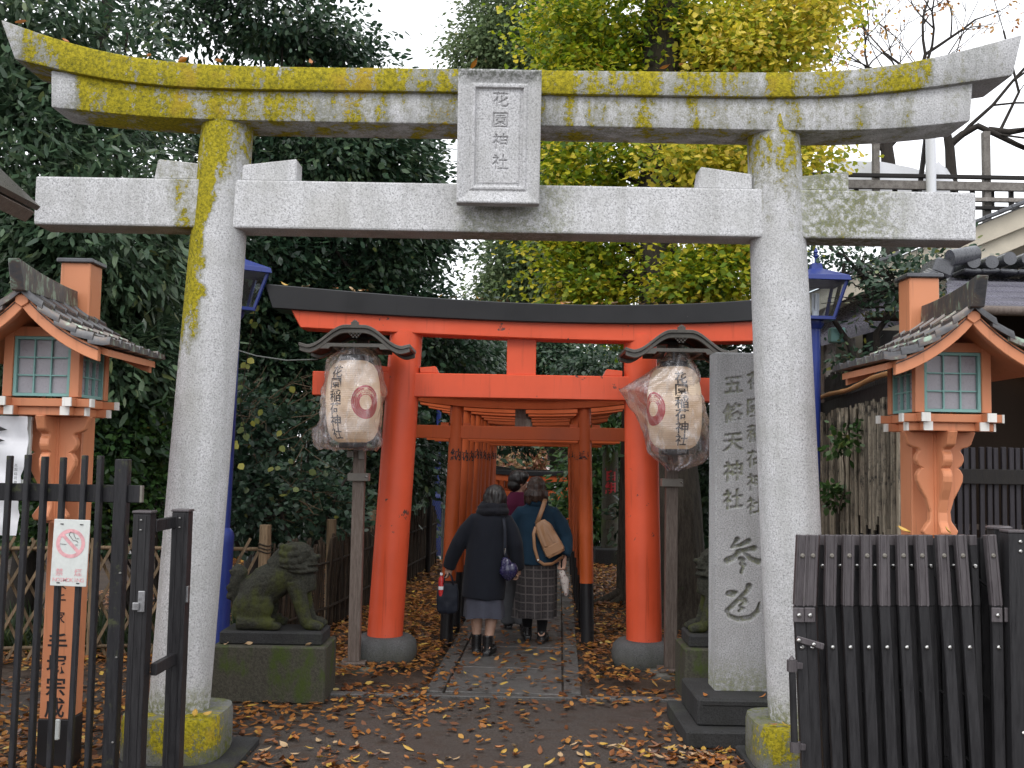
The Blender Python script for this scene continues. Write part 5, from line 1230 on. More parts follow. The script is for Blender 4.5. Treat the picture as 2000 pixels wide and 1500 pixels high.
# big gable: roof slab and wall
gx0, gz0 = W(1540, 590, 9.8).x, W(1540, 590, 9.8).z; gx1, gz1 = W(2000, 404, 9.8).x, W(2000, 404, 9.8).z
sl_ = (gz1 - gz0) / (gx1 - gx0); gx2 = gx1 + 2.2; gz2 = gz1 + sl_ * 2.2
MB().prism([(gx0, gz0), (gx2, gz2), (gx2, gz2 - 0.20), (gx0, gz0 - 0.20)], 9.80, 9.86).build('bargeboard', MT['cream'], hs, off=ho, bevel=0.004)
MB().prism([(gx0 + 0.1, gz0 - 0.02), (gx2, gz2 - 0.06), (gx2, gz2 - 0.12), (gx0 + 0.1, gz0 - 0.08)], 9.88, 13.5).build('soffit', MT['stucco'], hs, off=ho)
MB().prism([(gx1 - 0.42, gz1 - sl_ * 0.42 - 0.18), (gx2, gz2 - 0.18), (gx2, gz2 - 0.34), (gx1 - 0.42, gz1 - sl_ * 0.42 - 0.38)], 9.86, 9.95).build('bargeboard', MT['cream'], hs, off=ho, bevel=0.004)
MB().prism([(gx0, gz0 + 0.012), (gx2, gz2 + 0.012), (gx2, gz2 - 0.018), (gx0, gz0 - 0.018)], 9.83, 13.5).build('roof', MT['tile'], hs, off=ho)
MB().prism([(gx0 + 0.25, 0), (gx2, 0), (gx2, gz2 - 0.13), (gx0 + 0.25, gz0 + sl_ * 0.25 - 0.13)], 10.45, 10.6).build('gable_wall', MT['stucco'], hs, off=ho)
nt = 20
for i in range(nt):       # edge tiles along the verge
    x = lerp(gx0, gx1 + 0.3, i / nt); z = gz0 + (x - gx0) * sl_
    o = MB().box((0, 0, 0), ((gx1 + 0.3 - gx0) / nt * 1.1, 0.22, 0.035)).build('verge_tile', MT['tile'], hs, bevel=0.006); o.location = HB((x, 9.83, z + 0.045)); o.rotation_euler = (0, -math.atan(sl_) + 0.03, 0)
# near porch roof on the right
e0, e1 = W(1835, 600, 7.3), W(2000, 600, 7.3)
pr_ = bpy.data.objects.new('x', None)
ex0, ex1, ez = W(1850, 602, 7.3).x, W(2000, 602, 7.3).x + 1.2, W(1950, 600, 7.3).z
rz1 = W(1950, 545, 8.0).z
for i in range(5):
    a = i / 5; b_ = (i + 1) / 5; y0, y1 = lerp(7.3, 8.0, a), lerp(7.3, 8.0, b_); z0, z1 = lerp(ez, rz1, a), lerp(ez, rz1, b_)
    MB().add([HB(p) for p in ((ex0 + 0.06 * i, y0, z0 + 0.02), (ex1, y0, z0 + 0.02), (ex1, y1 + 0.03, z1 + 0.012), (ex0 + 0.06 * i + 0.06, y1 + 0.03, z1 + 0.012), (ex0 + 0.06 * i, y0, z0), (ex1, y0, z0), (ex1, y1 + 0.03, z1 - 0.01), (ex0 + 0.06 * i + 0.06, y1 + 0.03, z1 - 0.01))], [(0, 1, 2, 3), (4, 5, 1, 0), (5, 6, 2, 1), (6, 7, 3, 2), (7, 4, 0, 3), (7, 6, 5, 4)]).build('roof_board', MT['sheet_roof'], hs)
MB().tube([HB((ex0, 7.26, ez - 0.03)), HB((ex1, 7.26, ez - 0.035))], 0.035, 10).build('gutter', MT['post_wood'], hs, smooth=0.8)
for i in range(9):        # ridge tiles, rounded, with a big end roll
    x = ex0 + 0.42 + i * 0.14
    o = MB().tube([(0, -0.16, 0.0), (0, 0.16, 0.0)], 0.052, 14).build('ridge_tile', MT['tile'], hs, smooth=0.8); o.location = HB((x, 7.95, rz1 + 0.095 + 0.03 * (i > 1))); 
    o = MB().box((0, 0, 0), (0.135, 0.30, 0.03)).build('ridge_tile', MT['tile'], hs, bevel=0.01); o.location = HB((x, 7.95, rz1 + 0.03 + 0.002 * (i % 2))); o.rotation_euler = (0, 0.05 * (-1) ** i, 0)
MB().tube([HB((ex0 + 0.24, 7.80, rz1 + 0.12)), HB((ex0 + 0.46, 7.84, rz1 + 0.165))], 0.065, 16).build('end_roll_tile', MT['tile'], hs, smooth=0.8)
MB().box(HB((ex0 + 0.20, 7.95, rz1 + 0.05)), (0.16, 0.30, 0.13), Matrix.Rotation(0.35, 3, 'Y')).build('end_tile', MT['tile'], hs, bevel=0.02)
for i in range(6):
    o = MB().box((0, 0, 0), (0.085, 0.12, 0.035)).build('descending_tile', MT['tile'], hs, bevel=0.01); o.location = HB((ex0 + 0.14 - i * 0.055, 7.86 - i * 0.09, rz1 + 0.02 - i * 0.030)); o.rotation_euler = (0.35, 0.3, 0)
# lower lean-to roof further left
q0, q1 = W(1590, 662, 9.9), W(1815, 598, 9.2)
MB().add([HB(p) for p in (q0, q1, (q1.x, q1.y + 1.2, q1.z + 0.35), (q0.x, q0.y + 1.2, q0.z + 0.35), q0 - Vector((0, 0, .09)), q1 - Vector((0, 0, .09)), (q1.x, q1.y + 1.2, q1.z + 0.26), (q0.x, q0.y + 1.2, q0.z + 0.26))], [(0, 1, 2, 3), (4, 5, 1, 0), (5, 6, 2, 1), (6, 7, 3, 2), (7, 4, 0, 3), (7, 6, 5, 4)]).build('lean_to_roof', MT['sheet_roof'], hs)
MB().tube([HB(W(1690, 617, 9.2)), HB(W(1800, 618, 9.0))], 0.045, 12).build('log_gutter', MT['post_wood'], hs, smooth=0.8)
# walls of the ground floor
wx0 = W(1600, 700, 9.6).x
MB().box(HB(((wx0 + 8) / 2 + 0.6, 10.1, 1.55)), (8 - wx0, 0.1, 3.1)).build('timber_wall', MT['dark_board'], hs)
for px, w_ in ((1608, 14), (1645, 18), (1690, 10)):
    p = W(px, 740, 9.6); MB().box(HB((p.x, 9.98, 1.5)), (w_ / 2000 * 9.6 * 1.1, 0.09, 3.0)).build('wall_post', MT['grey_timber'], hs, bevel=0.005)
p = W(1664, 720, 9.6); dr = MB().box(HB((p.x, 9.99, 1.35)), (0.40, 0.05, 2.7)).build('sliding_door', MT['post_wood'], hs, bevel=0.004)
for z in (2.1, 2.45, 1.4): MB().box(HB((p.x, 9.955, z)), (0.36, 0.02, 0.035)).build('door_rail', MT['grey_timber'], dr)
p = W(1634, 655, 9.0); MB().box(HB(p), (0.13, 0.1, 0.13)).build('meter_box', MT['teal'], hs, bevel=0.01)
# shop front right: solid panel with interior shade put into its colour, posts
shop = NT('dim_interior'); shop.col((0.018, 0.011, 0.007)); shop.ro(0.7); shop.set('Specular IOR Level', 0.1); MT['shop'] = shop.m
sx_ = W(1880, 760, 8.0).x
MB().box(HB((sx_ + 1.9, 8.1, 1.5)), (4.0, 0.06, 3.0)).build('dim_interior_panel', MT['shop'], hs)
for dx in (0.0, 0.62, 1.25): MB().box(HB((sx_ + dx, 8.02, 1.45)), (0.07, 0.09, 2.9)).build('window_post', MT['dark_board'], hs, bevel=0.004)
MB().box(HB((sx_ + 1.9, 8.02, W(1950, 695, 8.0).z)), (4.0, 0.09, 0.10)).build('window_head', MT['post_wood'], hs, bevel=0.004)
em = NT('warm_lamp_tube'); em.col((0.9, 0.6, 0.3)); em.set('Emission Color', (1, 0.62, 0.28, 1)); em.set('Emission Strength', 2.2)
a = W(1972, 727, 7.95); lt_ = MB().tube([(0, 0, 0), (0.5, 0, -0.01)], 0.016, 10).build('lamp_tube', em.m, hs); lt_.location = HB(a)
# upstairs drying deck: posts, rails, plastic sheet
dk = thing('drying_deck', 'weathered timber deck railing on the roof behind the right end of the stone beam', 'railing', (W(1800, 360, 13).x, 13.0, W(1800, 400, 13).z)); do = Vector(dk.location)
for px, yt, w_ in ((1601, 268, 8), (1710, 270, 12), (1925, 258, 13), (2040, 262, 13)):
    p = W(px, yt, 13.0); MB().box((p.x - do.x, 0, (p.z - do.z) / 2 - 0.25), (w_ / 2000 * 13, 0.09, p.z - do.z + 0.5)).build('post', MT['grey_timber'], dk, bevel=0.004)
def rail(y, h, d, mat, x0=1585, x1=2120): 
    a, b = W(x0, y - 0.0175 * 200, d), W(x1, y + 0.0175 * 200, d); MB().bar((a.x - do.x, d - do.y, a.z - do.z), (b.x - do.x, d - do.y, a.z - do.z), 0.06, h / 2000 * d).build('rail', mat, dk, bevel=0.003)
rail(344, 7, 12.93, MT['dark_board']); rail(362, 17, 12.95, MT['grey_timber']); rail(388, 8, 12.9, MT['grey_timber']); rail(404, 6, 12.9, MT['dark_board'])
for i in range(14):
    p = W(1600 + i * 38, 385, 12.97); MB().box((p.x - do.x, 0.04, p.z - do.z), (0.05, 0.05, 0.26)).build('baluster', MT['dark_board'], dk)
p = W(1816, 255, 12.9); MB().tube([(p.x - do.x, -0.12, p.z - do.z), (p.x - do.x, -0.12, -0.2)], 0.065, 10).build('white_pole', MT['tarp'], dk, smooth=0.8)
p = W(1812, 262, 12.9); q = W(1795, 400, 12.9); MB().bar((p.x - do.x, -0.05, p.z - do.z), (q.x - do.x, -0.05, q.z - do.z), 0.05, 0.05).build('brace', MT['dark_board'], dk)
rows = []
tp = [(1622, 312), (1660, 316), (1720, 320), (1780, 324), (1812, 330), (1830, 318), (1850, 334), (1862, 345)]
for k, (px, py) in enumerate(tp):
    a, b = W(px, py, 13.25), W(px + 4, 415, 13.15); rows.append([a.lerp(b, t) + Vector((0, 0.05 * math.sin(k * 2.1 + t * 7), 0.03 * math.sin(k * 1.3 + t * 3))) for t in np.linspace(0, 1, 9)])
tp_ = MB().sheet(rows).build('plastic_sheet', MT['tarp'], None, recalc=False, smooth=True); tag(tp_, 'white plastic sheet slung behind the roof deck railing', 'plastic sheet')
# eave poking in at the left edge
ev = thing('timber_hut', 'timber hut whose brown eave corner pokes in at the left edge', 'hut', (-4.2, 5.35, 0)); eo = Vector(ev.location)
b = W(32, 385, 5.2) - eo; a = b + (W(-120, 240, 5.2) - W(32, 385, 5.2)) * 4.2
MB().box((0.05, 0.0, (b.z + 0.42) / 2), (1.5, 0.42, b.z + 0.40)).build('wall', MT['post_wood'], ev, bevel=0.005)
for sx in (-0.68, 0.78): MB().box((sx, -0.215, (b.z + 0.2) / 2), (0.09, 0.02, b.z + 0.2)).build('wall_post', MT['grey_timber'], ev, bevel=0.004)
MB().bar(a, b, 0.5, 0.03, up=(0, 0, 1)).build('roof_sheet', MT['bronze'], ev); MB().bar(a + Vector((-.02, 0, -0.055)), b + Vector((-.03, 0, -0.055)), 0.44, 0.07, up=(0, 0, 1)).build('eave_board', MT['post_wood'], ev)

# ================================================================== bamboo screen fence on the right
bf = thing('bamboo_fence', 'weathered bamboo screen with blackened boards and a golden top rail', 'fence', (2.7, 8.0, 0)); bo_ = Vector(bf.location)
B0, B1 = Vector((W(1760, 900, 6.85).x, 6.85, 0)), Vector((W(1594, 900, 10.4).x, 10.4, 0)); LB = (B1 - B0).length
bt = 2.40
def bpt(s, z, off=0):
    p = B0.lerp(B1, s / LB); n = Vector((-(B1 - B0).y, (B1 - B0).x, 0)).normalized(); return p + n * off + Vector((0, 0, z)) - bo_
MB().tube([bpt(s, bt + 0.012 * math.sin(s * 3), 0.05) for s in np.linspace(0, LB, 24)], [0.020 + 0.003 * (i % 4 == 0) for i in range(24)], 8).build('golden_rail', MT['bamboo_new'], bf, smooth=True)
MB().bar(bpt(0, bt - 0.10, 0.0), bpt(LB, bt - 0.10, 0.0), 0.05, 0.12).build('dark_rail', MT['dark_board'], bf)
MB().bar(bpt(0, 1.2, -0.05), bpt(LB, 1.2, -0.05), 0.02, 2.3).build('backing', MT['dark_board'], bf)
s = 0.0; bm_ = []
for v in range(6):
    r = random.uniform(0.014, 0.021); L = 1.0; pts = []; rr = []
    for k in range(15): pts.append((0, 0, k / 14)); rr.append(r * (1.10 if k % 4 == 2 else 1.0))
    me = MB().tube(pts, rr, 9).mesh('bamboo_pole', smooth=0.7); me.materials.append(MT['bamboo']); bm_.append(me)
brd = MB().box((0, 0, 0.5), (0.055, 0.014, 1.0)).mesh('blackened_board', bevel=0.003); brd.materials.append(MT['dark_board'])
ang = math.atan2((B1 - B0).y, (B1 - B0).x)
while s < LB:
    full = random.random() < (0.65 if s > 1.5 else 0.2); zlo = 0.03 if full else random.uniform(1.22, 1.42)
    p = bpt(s, zlo, 0.02 + random.uniform(-.006, .012)); zt_b = 2.25 + random.uniform(-.03, .02)
    if random.random() < 0.72: link_copy(random.choice(bm_), 'bamboo_pole', bf, p, (random.uniform(-.01, .01), random.uniform(-.012, .012), random.uniform(0, 6)), (1, 1, zt_b - zlo))
    s += random.uniform(0.036, 0.052)
s = 0.0
while s < LB:
    h_b = random.uniform(1.2, 1.45); link_copy(brd, 'blackened_board', bf, bpt(s, 0.02, 0.006), (0, 0, ang), (1, 1, h_b))
    link_copy(brd, 'top_board', bf, bpt(s, bt - 0.15, -0.02), (0, 0, ang), (0.72, 1, 0.36 + random.uniform(-.02, .03))); s += 0.062
# dark slat fence at the far right
sf = thing('slat_fence', 'dark vertical slat fence with a broad rail at the right edge', 'fence', (3.6, 7.3, 0)); sfo = Vector(sf.location)
sm_ = MB().box((0, 0, 0.96), (0.034, 0.024, 1.92)).mesh('slat', bevel=0.003); sm_.materials.append(MT['slat'])
for i in range(26):
    x = W(1842 + i * 14.6, 870, 7.3).x; link_copy(sm_, 'slat', sf, (x - sfo.x, 0, random.uniform(-.006, .006)), (0, random.uniform(-.004, .004), 0))
zr = W(1930, 931, 7.27).z
MB().box((W(1990, 900, 7.3).x - sfo.x, -0.03, zr), (1.35, 0.03, 0.105)).build('rail', MT['dark_board'], sf, bevel=0.003)
MB().box((W(1990, 900, 7.3).x - sfo.x, 0.035, 0.95), (1.35, 0.02, 0.06)).build('rail', MT['post_wood'], sf, bevel=0.003)
MB().box((W(1990, 900, 7.3).x - sfo.x, 0.035, 1.35), (1.35, 0.02, 0.04)).build('rail', MT['post_wood'], sf, bevel=0.003)
# ================================================================== people
def cloth(name, col, rough=0.9, weave=220, var=0.2, sheen=0.06):
    m = NT(name); p = m.obj(); n = m.noise(p, 6, 4); f = m.noise(p, weave, 2)
    m.col(m.ramp(m.ma('ADD', m.ma('MULTIPLY', n, 0.6), m.ma('MULTIPLY', f, 0.4)), [(0.3, c_mul(col, 1 - var)), (0.5, col), (0.7, c_mul(col, 1 + var))])); m.ro(rough); m.set('Sheen Weight', sheen); m.set('Specular IOR Level', 0.15)
    m.bump(m.ma('ADD', f, n), 0.3, 0.004); return m.m
MT['skin'] = simple('skin', (0.50, 0.30, 0.215), 0.5, 0.08, bump=0.03)
MT['hose'] = simple('sheer_stocking', (0.42, 0.26, 0.19), 0.55, 0.08, bump=0.02)
MT['navy'] = cloth('charcoal_navy_wool', (0.011, 0.013, 0.019)); MT['collar'] = cloth('charcoal_knit', (0.014, 0.015, 0.020), weave=90, var=0.4)
MT['teal_coat'] = cloth('deep_teal_blue_wool', (0.016, 0.042, 0.072)); MT['wine'] = cloth('wine_red_wool', (0.075, 0.010, 0.032))
MT['skirt_grey'] = cloth('slate_grey_skirt', (0.060, 0.064, 0.085)); MT['trouser'] = cloth('grey_trousers', (0.10, 0.105, 0.115)); MT['black_cloth'] = cloth('black_stocking', (0.010, 0.010, 0.011))
MT['leather'] = simple('black_leather', (0.010, 0.010, 0.011), 0.32, 0.2, bump=0.1, fine=150); MT['tan'] = simple('tan_leather', (0.34, 0.185, 0.095), 0.42, 0.15, fine=160, bump=0.25)
MT['tote'] = cloth('navy_nylon', (0.014, 0.017, 0.026), 0.5, var=0.25); MT['satin'] = simple('indigo_satin', (0.018, 0.017, 0.060), 0.22, 0.3, scale=14, bump=0.3, dist=0.01, spec=0.7)
MT['red_plastic'] = simple('red_plastic', (0.45, 0.02, 0.02), 0.3, 0.1); MT['umbrella'] = simple('white_print_cloth', (0.55, 0.50, 0.47), 0.7, 0.15, dirt=((0.22, 0.12, 0.11), 0.56, 0.62), scale=50)
def hair_mat(name, a, b):
    m = NT(name); p = m.obj(); s = m.noise(m.mp(p, (1, 1, 0.05)), 160, 3, 0.6); m.col(m.mix(m.rng(s, 0.35, 0.68), a, b)); m.ro(0.36); m.set('Specular IOR Level', 0.5); m.bump(s, 0.6, 0.004); return m.m
MT['hair_g'] = hair_mat('greying_black_hair', (0.007, 0.006, 0.006), (0.030, 0.028, 0.028)); MT['hair_b'] = hair_mat('brown_hair', (0.020, 0.012, 0.009), (0.075, 0.046, 0.034)); MT['hair_k'] = hair_mat('black_hair', (0.007, 0.006, 0.006), (0.020, 0.018, 0.018))
def plaid():
    m = NT('grey_plaid_wool'); p = m.obj(); x, y, z = m.sep(p)
    def lines(v, k, w): return m.rng(m.ma('ABSOLUTE', m.ma('SUBTRACT', m.ma('FRACT', m.ma('MULTIPLY', v, k)), 0.5)), 0.5 - w, 0.5 - w * 0.6)
    f = m.noise(p, 200, 2); base = m.mix(m.rng(f, 0.3, 0.7), (0.020, 0.018, 0.020), (0.055, 0.050, 0.052))
    l1 = m.ma('MAXIMUM', lines(m.ma('ADD', x, m.ma('MULTIPLY', y, 0.3)), 14, 0.09), lines(z, 13, 0.09)); l2 = m.ma('MAXIMUM', lines(x, 28, 0.25), lines(z, 26, 0.25))
    c = m.mix(m.ma('MULTIPLY', l2, 0.35), base, (0.075, 0.066, 0.064)); m.col(m.mix(m.ma('MULTIPLY', l1, 0.55), c, (0.17, 0.15, 0.145))); m.ro(0.95); m.bump(f, 0.3, 0.003); return m.m
MT['plaid'] = plaid()

def hand(b, wrist, palm_dir, thumb_dir, curl=0.8, s=1.0):
    """palm plus five unequal bent fingers"""
    d = Vector(palm_dir).normalized(); t = Vector(thumb_dir); t = (t - d * t.dot(d)).normalized(); n = d.cross(t)
    w = Vector(wrist); pc = w + d * 0.045 * s
    b.tube([w - d * 0.02, w, w + d * 0.03 * s, w + d * 0.075 * s], [(0.024, 0.020), (0.025, 0.019), (0.036 * s, 0.016), (0.034 * s, 0.014)], 12)
    for k, L in enumerate((0.066, 0.076, 0.070, 0.055)):
        o = w + d * 0.072 * s + t * (0.028 - 0.019 * k) * s; pts = [o - d * 0.012]; dd = d.copy()
        for seg in range(3):
            pts.append(pts[-1] + dd * (L * s * (0.42, 0.32, 0.26)[seg] + (0.012 if seg == 0 else 0))); R = Matrix.Rotation(curl * 0.62, 3, t); dd = R @ dd
        b.tube(pts, [0.0085 * s, 0.0085 * s, 0.0078 * s, 0.0065 * s], 8)
    o = w + d * 0.022 * s + t * 0.028 * s; dd = (d * 0.55 + t * 0.75 - n * 0.2).normalized(); pts = [o, o + dd * 0.030 * s, o + dd * 0.030 * s + (d * 0.9 + t * 0.2 - n * 0.3).normalized() * 0.026 * s]
    b.tube(pts, [0.0105 * s, 0.0095 * s, 0.008 * s], 8)
def head(b, c, yaw, s=1.0):
    """skull, jaw, brow, nose, lips, ears; face towards +y turned by yaw"""
    R = Matrix.Rotation(yaw, 3, 'Z'); c = Vector(c)
    def E2(p, r, rot=None): b.ell(c + R @ (Vector(p) * s), [k * s for k in r], R if rot is None else R @ rot, 14, 10)
    E2((0, -0.012, 0.025), (0.073, 0.090, 0.088)); E2((0, 0.018, -0.045), (0.056, 0.066, 0.062)); E2((0, 0.045, -0.088), (0.028, 0.026, 0.020))
    E2((0, 0.070, 0.022), (0.046, 0.014, 0.012)); E2((0, 0.088, -0.022), (0.013, 0.020, 0.016)); E2((0, 0.084, -0.002), (0.008, 0.012, 0.026))
    E2((0, 0.074, -0.057), (0.022, 0.012, 0.006)); E2((0, 0.073, -0.067), (0.020, 0.012, 0.007))
    for q in (-1, 1):
        E2((q * 0.072, -0.005, -0.015), (0.009, 0.020, 0.030)); E2((q * 0.040, 0.055, -0.035), (0.022, 0.020, 0.022)); E2((q * 0.030, 0.073, 0.004), (0.013, 0.009, 0.009))
def body(name, parent, H, neck, headc, yaw, sh_l, sh_r, el_l, wr_l, el_r, wr_r, hand_l, hand_r, hips, knees, ankles, toes):
    b = MB(); n = Vector(neck); hips = [Vector(h) for h in hips]; pel = (hips[0] + hips[1]) / 2
    b.tube([pel - Vector((0, 0, 0.06)), pel + Vector((0, 0, 0.06)), pel.lerp(n, 0.35), pel.lerp(n, 0.7), n - Vector((0, 0, 0.03))], [(0.13, 0.10), (0.15, 0.11), (0.125, 0.095), (0.15, 0.10), (0.07, 0.06)], 18)
    b.tube([n - Vector((0, 0, 0.06)), n.lerp(Vector(headc), 0.6)], [0.052, 0.048], 12); head(b, headc, yaw, H / 1.58)
    for s_, e_, w_, h_ in ((sh_l, el_l, wr_l, hand_l), (sh_r, el_r, wr_r, hand_r)):
        s_, e_, w_ = Vector(s_) - Vector((0, 0, 0.03)), Vector(e_), Vector(w_); b.tube([s_, s_.lerp(e_, 0.5), e_, e_.lerp(w_, 0.4), w_], [0.036, 0.040, 0.035, 0.034, 0.024], 12); b.ell(s_ - Vector((s_.x * 0.25, 0, 0.03)), (0.045, 0.045, 0.045))
        hand(b, w_, h_[0], h_[1], h_[2])
    for h_, k_, a_, t_ in zip(hips, knees, ankles, toes):
        h_, k_, a_, t_ = Vector(h_), Vector(k_), Vector(a_), Vector(t_); calf = k_.lerp(a_, 0.32)
        b.tube([h_, h_.lerp(k_, 0.5), k_, calf, k_.lerp(a_, 0.7), a_], [0.085, 0.072, 0.052, 0.054, 0.042, 0.035], 14)
        b.tube([a_ + (a_ - t_) * 0.25 - Vector((0, 0, .02)), a_.lerp(t_, 0.5) - Vector((0, 0, 0.015)), t_], [0.034, 0.036, 0.026], 12)
    me = remeshed(b, name, 0.0065, 1); return mesh_obj(name, me, None, parent)
def garment(name, mat, parent, tubes, voxel=0.011, fold=0.006, seed=1, sm=2, freq=(9, 9, 3)):
    b = MB()
    for pts, rad, n in tubes: b.tube(pts, rad, n)
    fz = np.array(freq, 'f')
    me = remeshed(b, name, voxel, sm, lambda c: fold * vnoise(c * fz, seed) + fold * 0.5 * vnoise(c * fz * 2.3, seed + 3)); return mesh_obj(name, me, mat, parent)
def skirt(name, mat, parent, rings, waves=9, amp=0.012, seed=0):
    N = 60; R = []; zs = [r[0] for r in rings]
    for q in np.linspace(0, 1, 22):
        z = lerp(zs[0], zs[-1], q); g = [float(np.interp(-z, [-k for k in zs], [r[i] for r in rings])) for i in (1, 2, 3, 4)]
        R.append([Vector((g[0] + (g[2] + amp * q * math.sin(waves * a + seed + 0.7 * math.sin(a * 2))) * math.cos(a), g[1] + (g[3] + amp * q * math.sin(waves * a + seed)) * math.sin(a), z + 0.008 * math.sin(3 * a + seed) * q)) for a in np.linspace(0, 2 * PI, N + 1)[:-1]])
    return MB().loft(R, cap=False).build(name, mat, parent, smooth=True, recalc=False)
def boot(name, mat, parent, a, toe, h=0.16, heel=0.03):
    a, toe = Vector(a), Vector(toe); d = (toe - a); d.z = 0; d.normalize(); b = MB()
    b.tube([a + Vector((0, 0, h - a.z + a.z)), a + Vector((0, 0, 0.07)), a + Vector((0, 0, 0.03))], [0.047, 0.046, 0.048], 14)
    b.tube([a - d * 0.035 + Vector((0, 0, 0.035)), a + d * 0.06 + Vector((0, 0, 0.035)), a + d * 0.14 + Vector((0, 0, 0.03)), a + d * 0.19 + Vector((0, 0, 0.025))], [0.042, 0.043, 0.043, 0.026], 14)
    b.box(a - d * 0.03 + Vector((0, 0, 0.008)), (0.062, 0.062, 0.045)); b.tube([a + Vector((0, 0, 0.004)), a + d * 0.18 + Vector((0, 0, 0.004))], [(0.008, 0.036), (0.008, 0.03)], 10)
    return mesh_obj(name, remeshed(b, name, 0.006, 1), mat, parent)

# --- woman in the long charcoal coat (left)
g1 = G(940, 1282); P1 = thing('person', 'woman in long charcoal coat and thick collar seen from behind, carrying two bags', 'person', (g1.x, g1.y, 0.028), 0)
body('body', P1, 1.50, (0.075, 0, 1.26), (0.095, 0.015, 1.392), 0.1, (-0.10, 0, 1.205), (0.225, 0, 1.205), (-0.225, 0.01, 0.985), (-0.305, 0.04, 0.765), (0.285, 0.0, 0.985), (0.310, 0.05, 0.765), ((-0.15, 0.1, -1), (0.2, 1, 0), 1.5), ((0, 0.2, -1), (-0.2, 1, 0), 1.4),
     ((-0.03, 0, 0.74), (0.11, 0, 0.74)), ((-0.05, 0.02, 0.40), (0.10, 0.015, 0.40)), ((-0.045, 0.0, 0.085), (0.055, -0.06, 0.085)), ((-0.05, 0.13, 0.035), (0.08, 0.08, 0.035))).data.materials.append(MT['hose'])
garment('coat', MT['navy'], P1, [([(0.005, 0, 0.49), (0.012, 0, 0.60), (0.025, 0, 0.80), (0.045, 0, 1.0), (0.06, 0, 1.13), (0.068, 0, 1.20), (0.072, 0.0, 1.25), (0.075, 0, 1.30)], [(0.192, 0.165), (0.192, 0.165), (0.190, 0.155), (0.188, 0.145), (0.190, 0.135), (0.178, 0.122), (0.135, 0.10), (0.075, 0.07)], 30),
        ([(0.0, 0, 1.19), (-0.075, 0, 1.18), (-0.15, 0.005, 1.09), (-0.225, 0.01, 0.97), (-0.285, 0.03, 0.83), (-0.312, 0.045, 0.745)], [0.06, 0.078, 0.080, 0.072, 0.064, 0.060], 16), ([(0.13, 0, 1.19), (0.20, 0, 1.18), (0.245, 0, 1.09), (0.288, 0, 0.97), (0.308, 0.03, 0.83), (0.315, 0.05, 0.745)], [0.06, 0.076, 0.078, 0.070, 0.064, 0.058], 16)], 0.010, 0.007, 2)
cb = MB()
for z, R_, r_ in ((1.262, 0.098, 0.042), (1.305, 0.088, 0.040), (1.335, 0.074, 0.032)):
    cb.tube([(0.078 + R_ * math.cos(a) * 1.12, 0.0 + R_ * math.sin(a), z + 0.012 * math.cos(a + 1)) for a in np.linspace(0, 2 * PI, 25)], r_, 10)
mesh_obj('collar', remeshed(cb, 'collar', 0.008, 1, lambda c: 0.004 * vnoise(c * np.array([14, 14, 40], 'f'), 3)), MT['collar'], P1)
hb = MB(); hb.ell((0.098, -0.010, 1.412), (0.098, 0.108, 0.100)); hb.ell((0.090, -0.035, 1.352), (0.098, 0.080, 0.072)); hb.ell((0.17, -0.01, 1.375), (0.035, 0.07, 0.075)); hb.ell((0.022, -0.01, 1.375), (0.035, 0.07, 0.075)); hb.ell((0.095, -0.055, 1.38), (0.085, 0.06, 0.085))
mesh_obj('hair', remeshed(hb, 'hair', 0.007, 1, lambda c: 0.004 * vnoise(c * np.array([45, 45, 7], 'f'), 5) + 0.003 * vnoise(c * np.array([110, 110, 12], 'f'), 6)), MT['hair_g'], P1)
skirt('skirt', MT['skirt_grey'], P1, [(0.60, 0.01, 0, 0.165, 0.14), (0.45, 0.015, 0, 0.175, 0.15), (0.325, 0.02, 0, 0.182, 0.16)], 7, 0.012)
boot('boot', MT['leather'], P1, (-0.045, 0.0, 0.0), (-0.05, 0.13, 0), 0.17); boot('boot', MT['leather'], P1, (0.055, -0.06, 0.0), (0.10, 0.08, 0), 0.17)
w1 = Vector(P1.location)
# her bags
tb = thing('tote_bag', 'dark navy tote bag hanging from the left hand of the charcoal coated woman', 'bag', w1 + Vector((-0.315, 0.05, 0.34)))
bb = MB(); bb.loft([[Vector((x * k, y * k2, z)) for x, y in ((-0.095, -0.045), (0.0, -0.06), (0.095, -0.045), (0.10, 0), (0.095, 0.045), (0, 0.06), (-0.095, 0.045), (-0.10, 0))] for k, k2, z in ((0.75, 0.8, 0.0), (0.98, 1.0, 0.03), (1.0, 0.95, 0.15), (0.9, 0.6, 0.27))])
mesh_obj('pouch', remeshed(bb, 'pouch', 0.008, 2, lambda c: 0.006 * vnoise(c * 16, 4)), MT['tote'], tb)
for y in (-0.035, 0.035): MB().tube([(-0.045, y, 0.26), (-0.03, y * 0.6, 0.33), (0.0, y * 0.3, 0.375), (0.03, y * 0.6, 0.33), (0.05, y, 0.26)], 0.008, 8).build('handle', MT['tote'], tb, smooth=True)
bt_ = thing('bottle', 'small red bottle sticking out of the navy tote bag', 'bottle', w1 + Vector((-0.375, 0.03, 0.585)))
MB().lathe([(0.026, -0.14), (0.027, 0.05), (0.024, 0.07), (0.011, 0.09), (0.011, 0.10)], n=16).build('bottle_body', MT['red_plastic'], bt_, smooth=0.6); MB().lathe([(0.014, 0.098), (0.014, 0.118)], n=14).build('cap', MT['paper_white'], bt_); MB().lathe([(0.0275, -0.03), (0.0275, 0.0)], n=16, cap=False).build('label', MT['paper_white'], bt_)
sb_ = thing('shoulder_bag', 'indigo satin shoulder bag under the right arm of the charcoal coated woman', 'bag', w1 + Vector((0.225, -0.14, 0.66)))
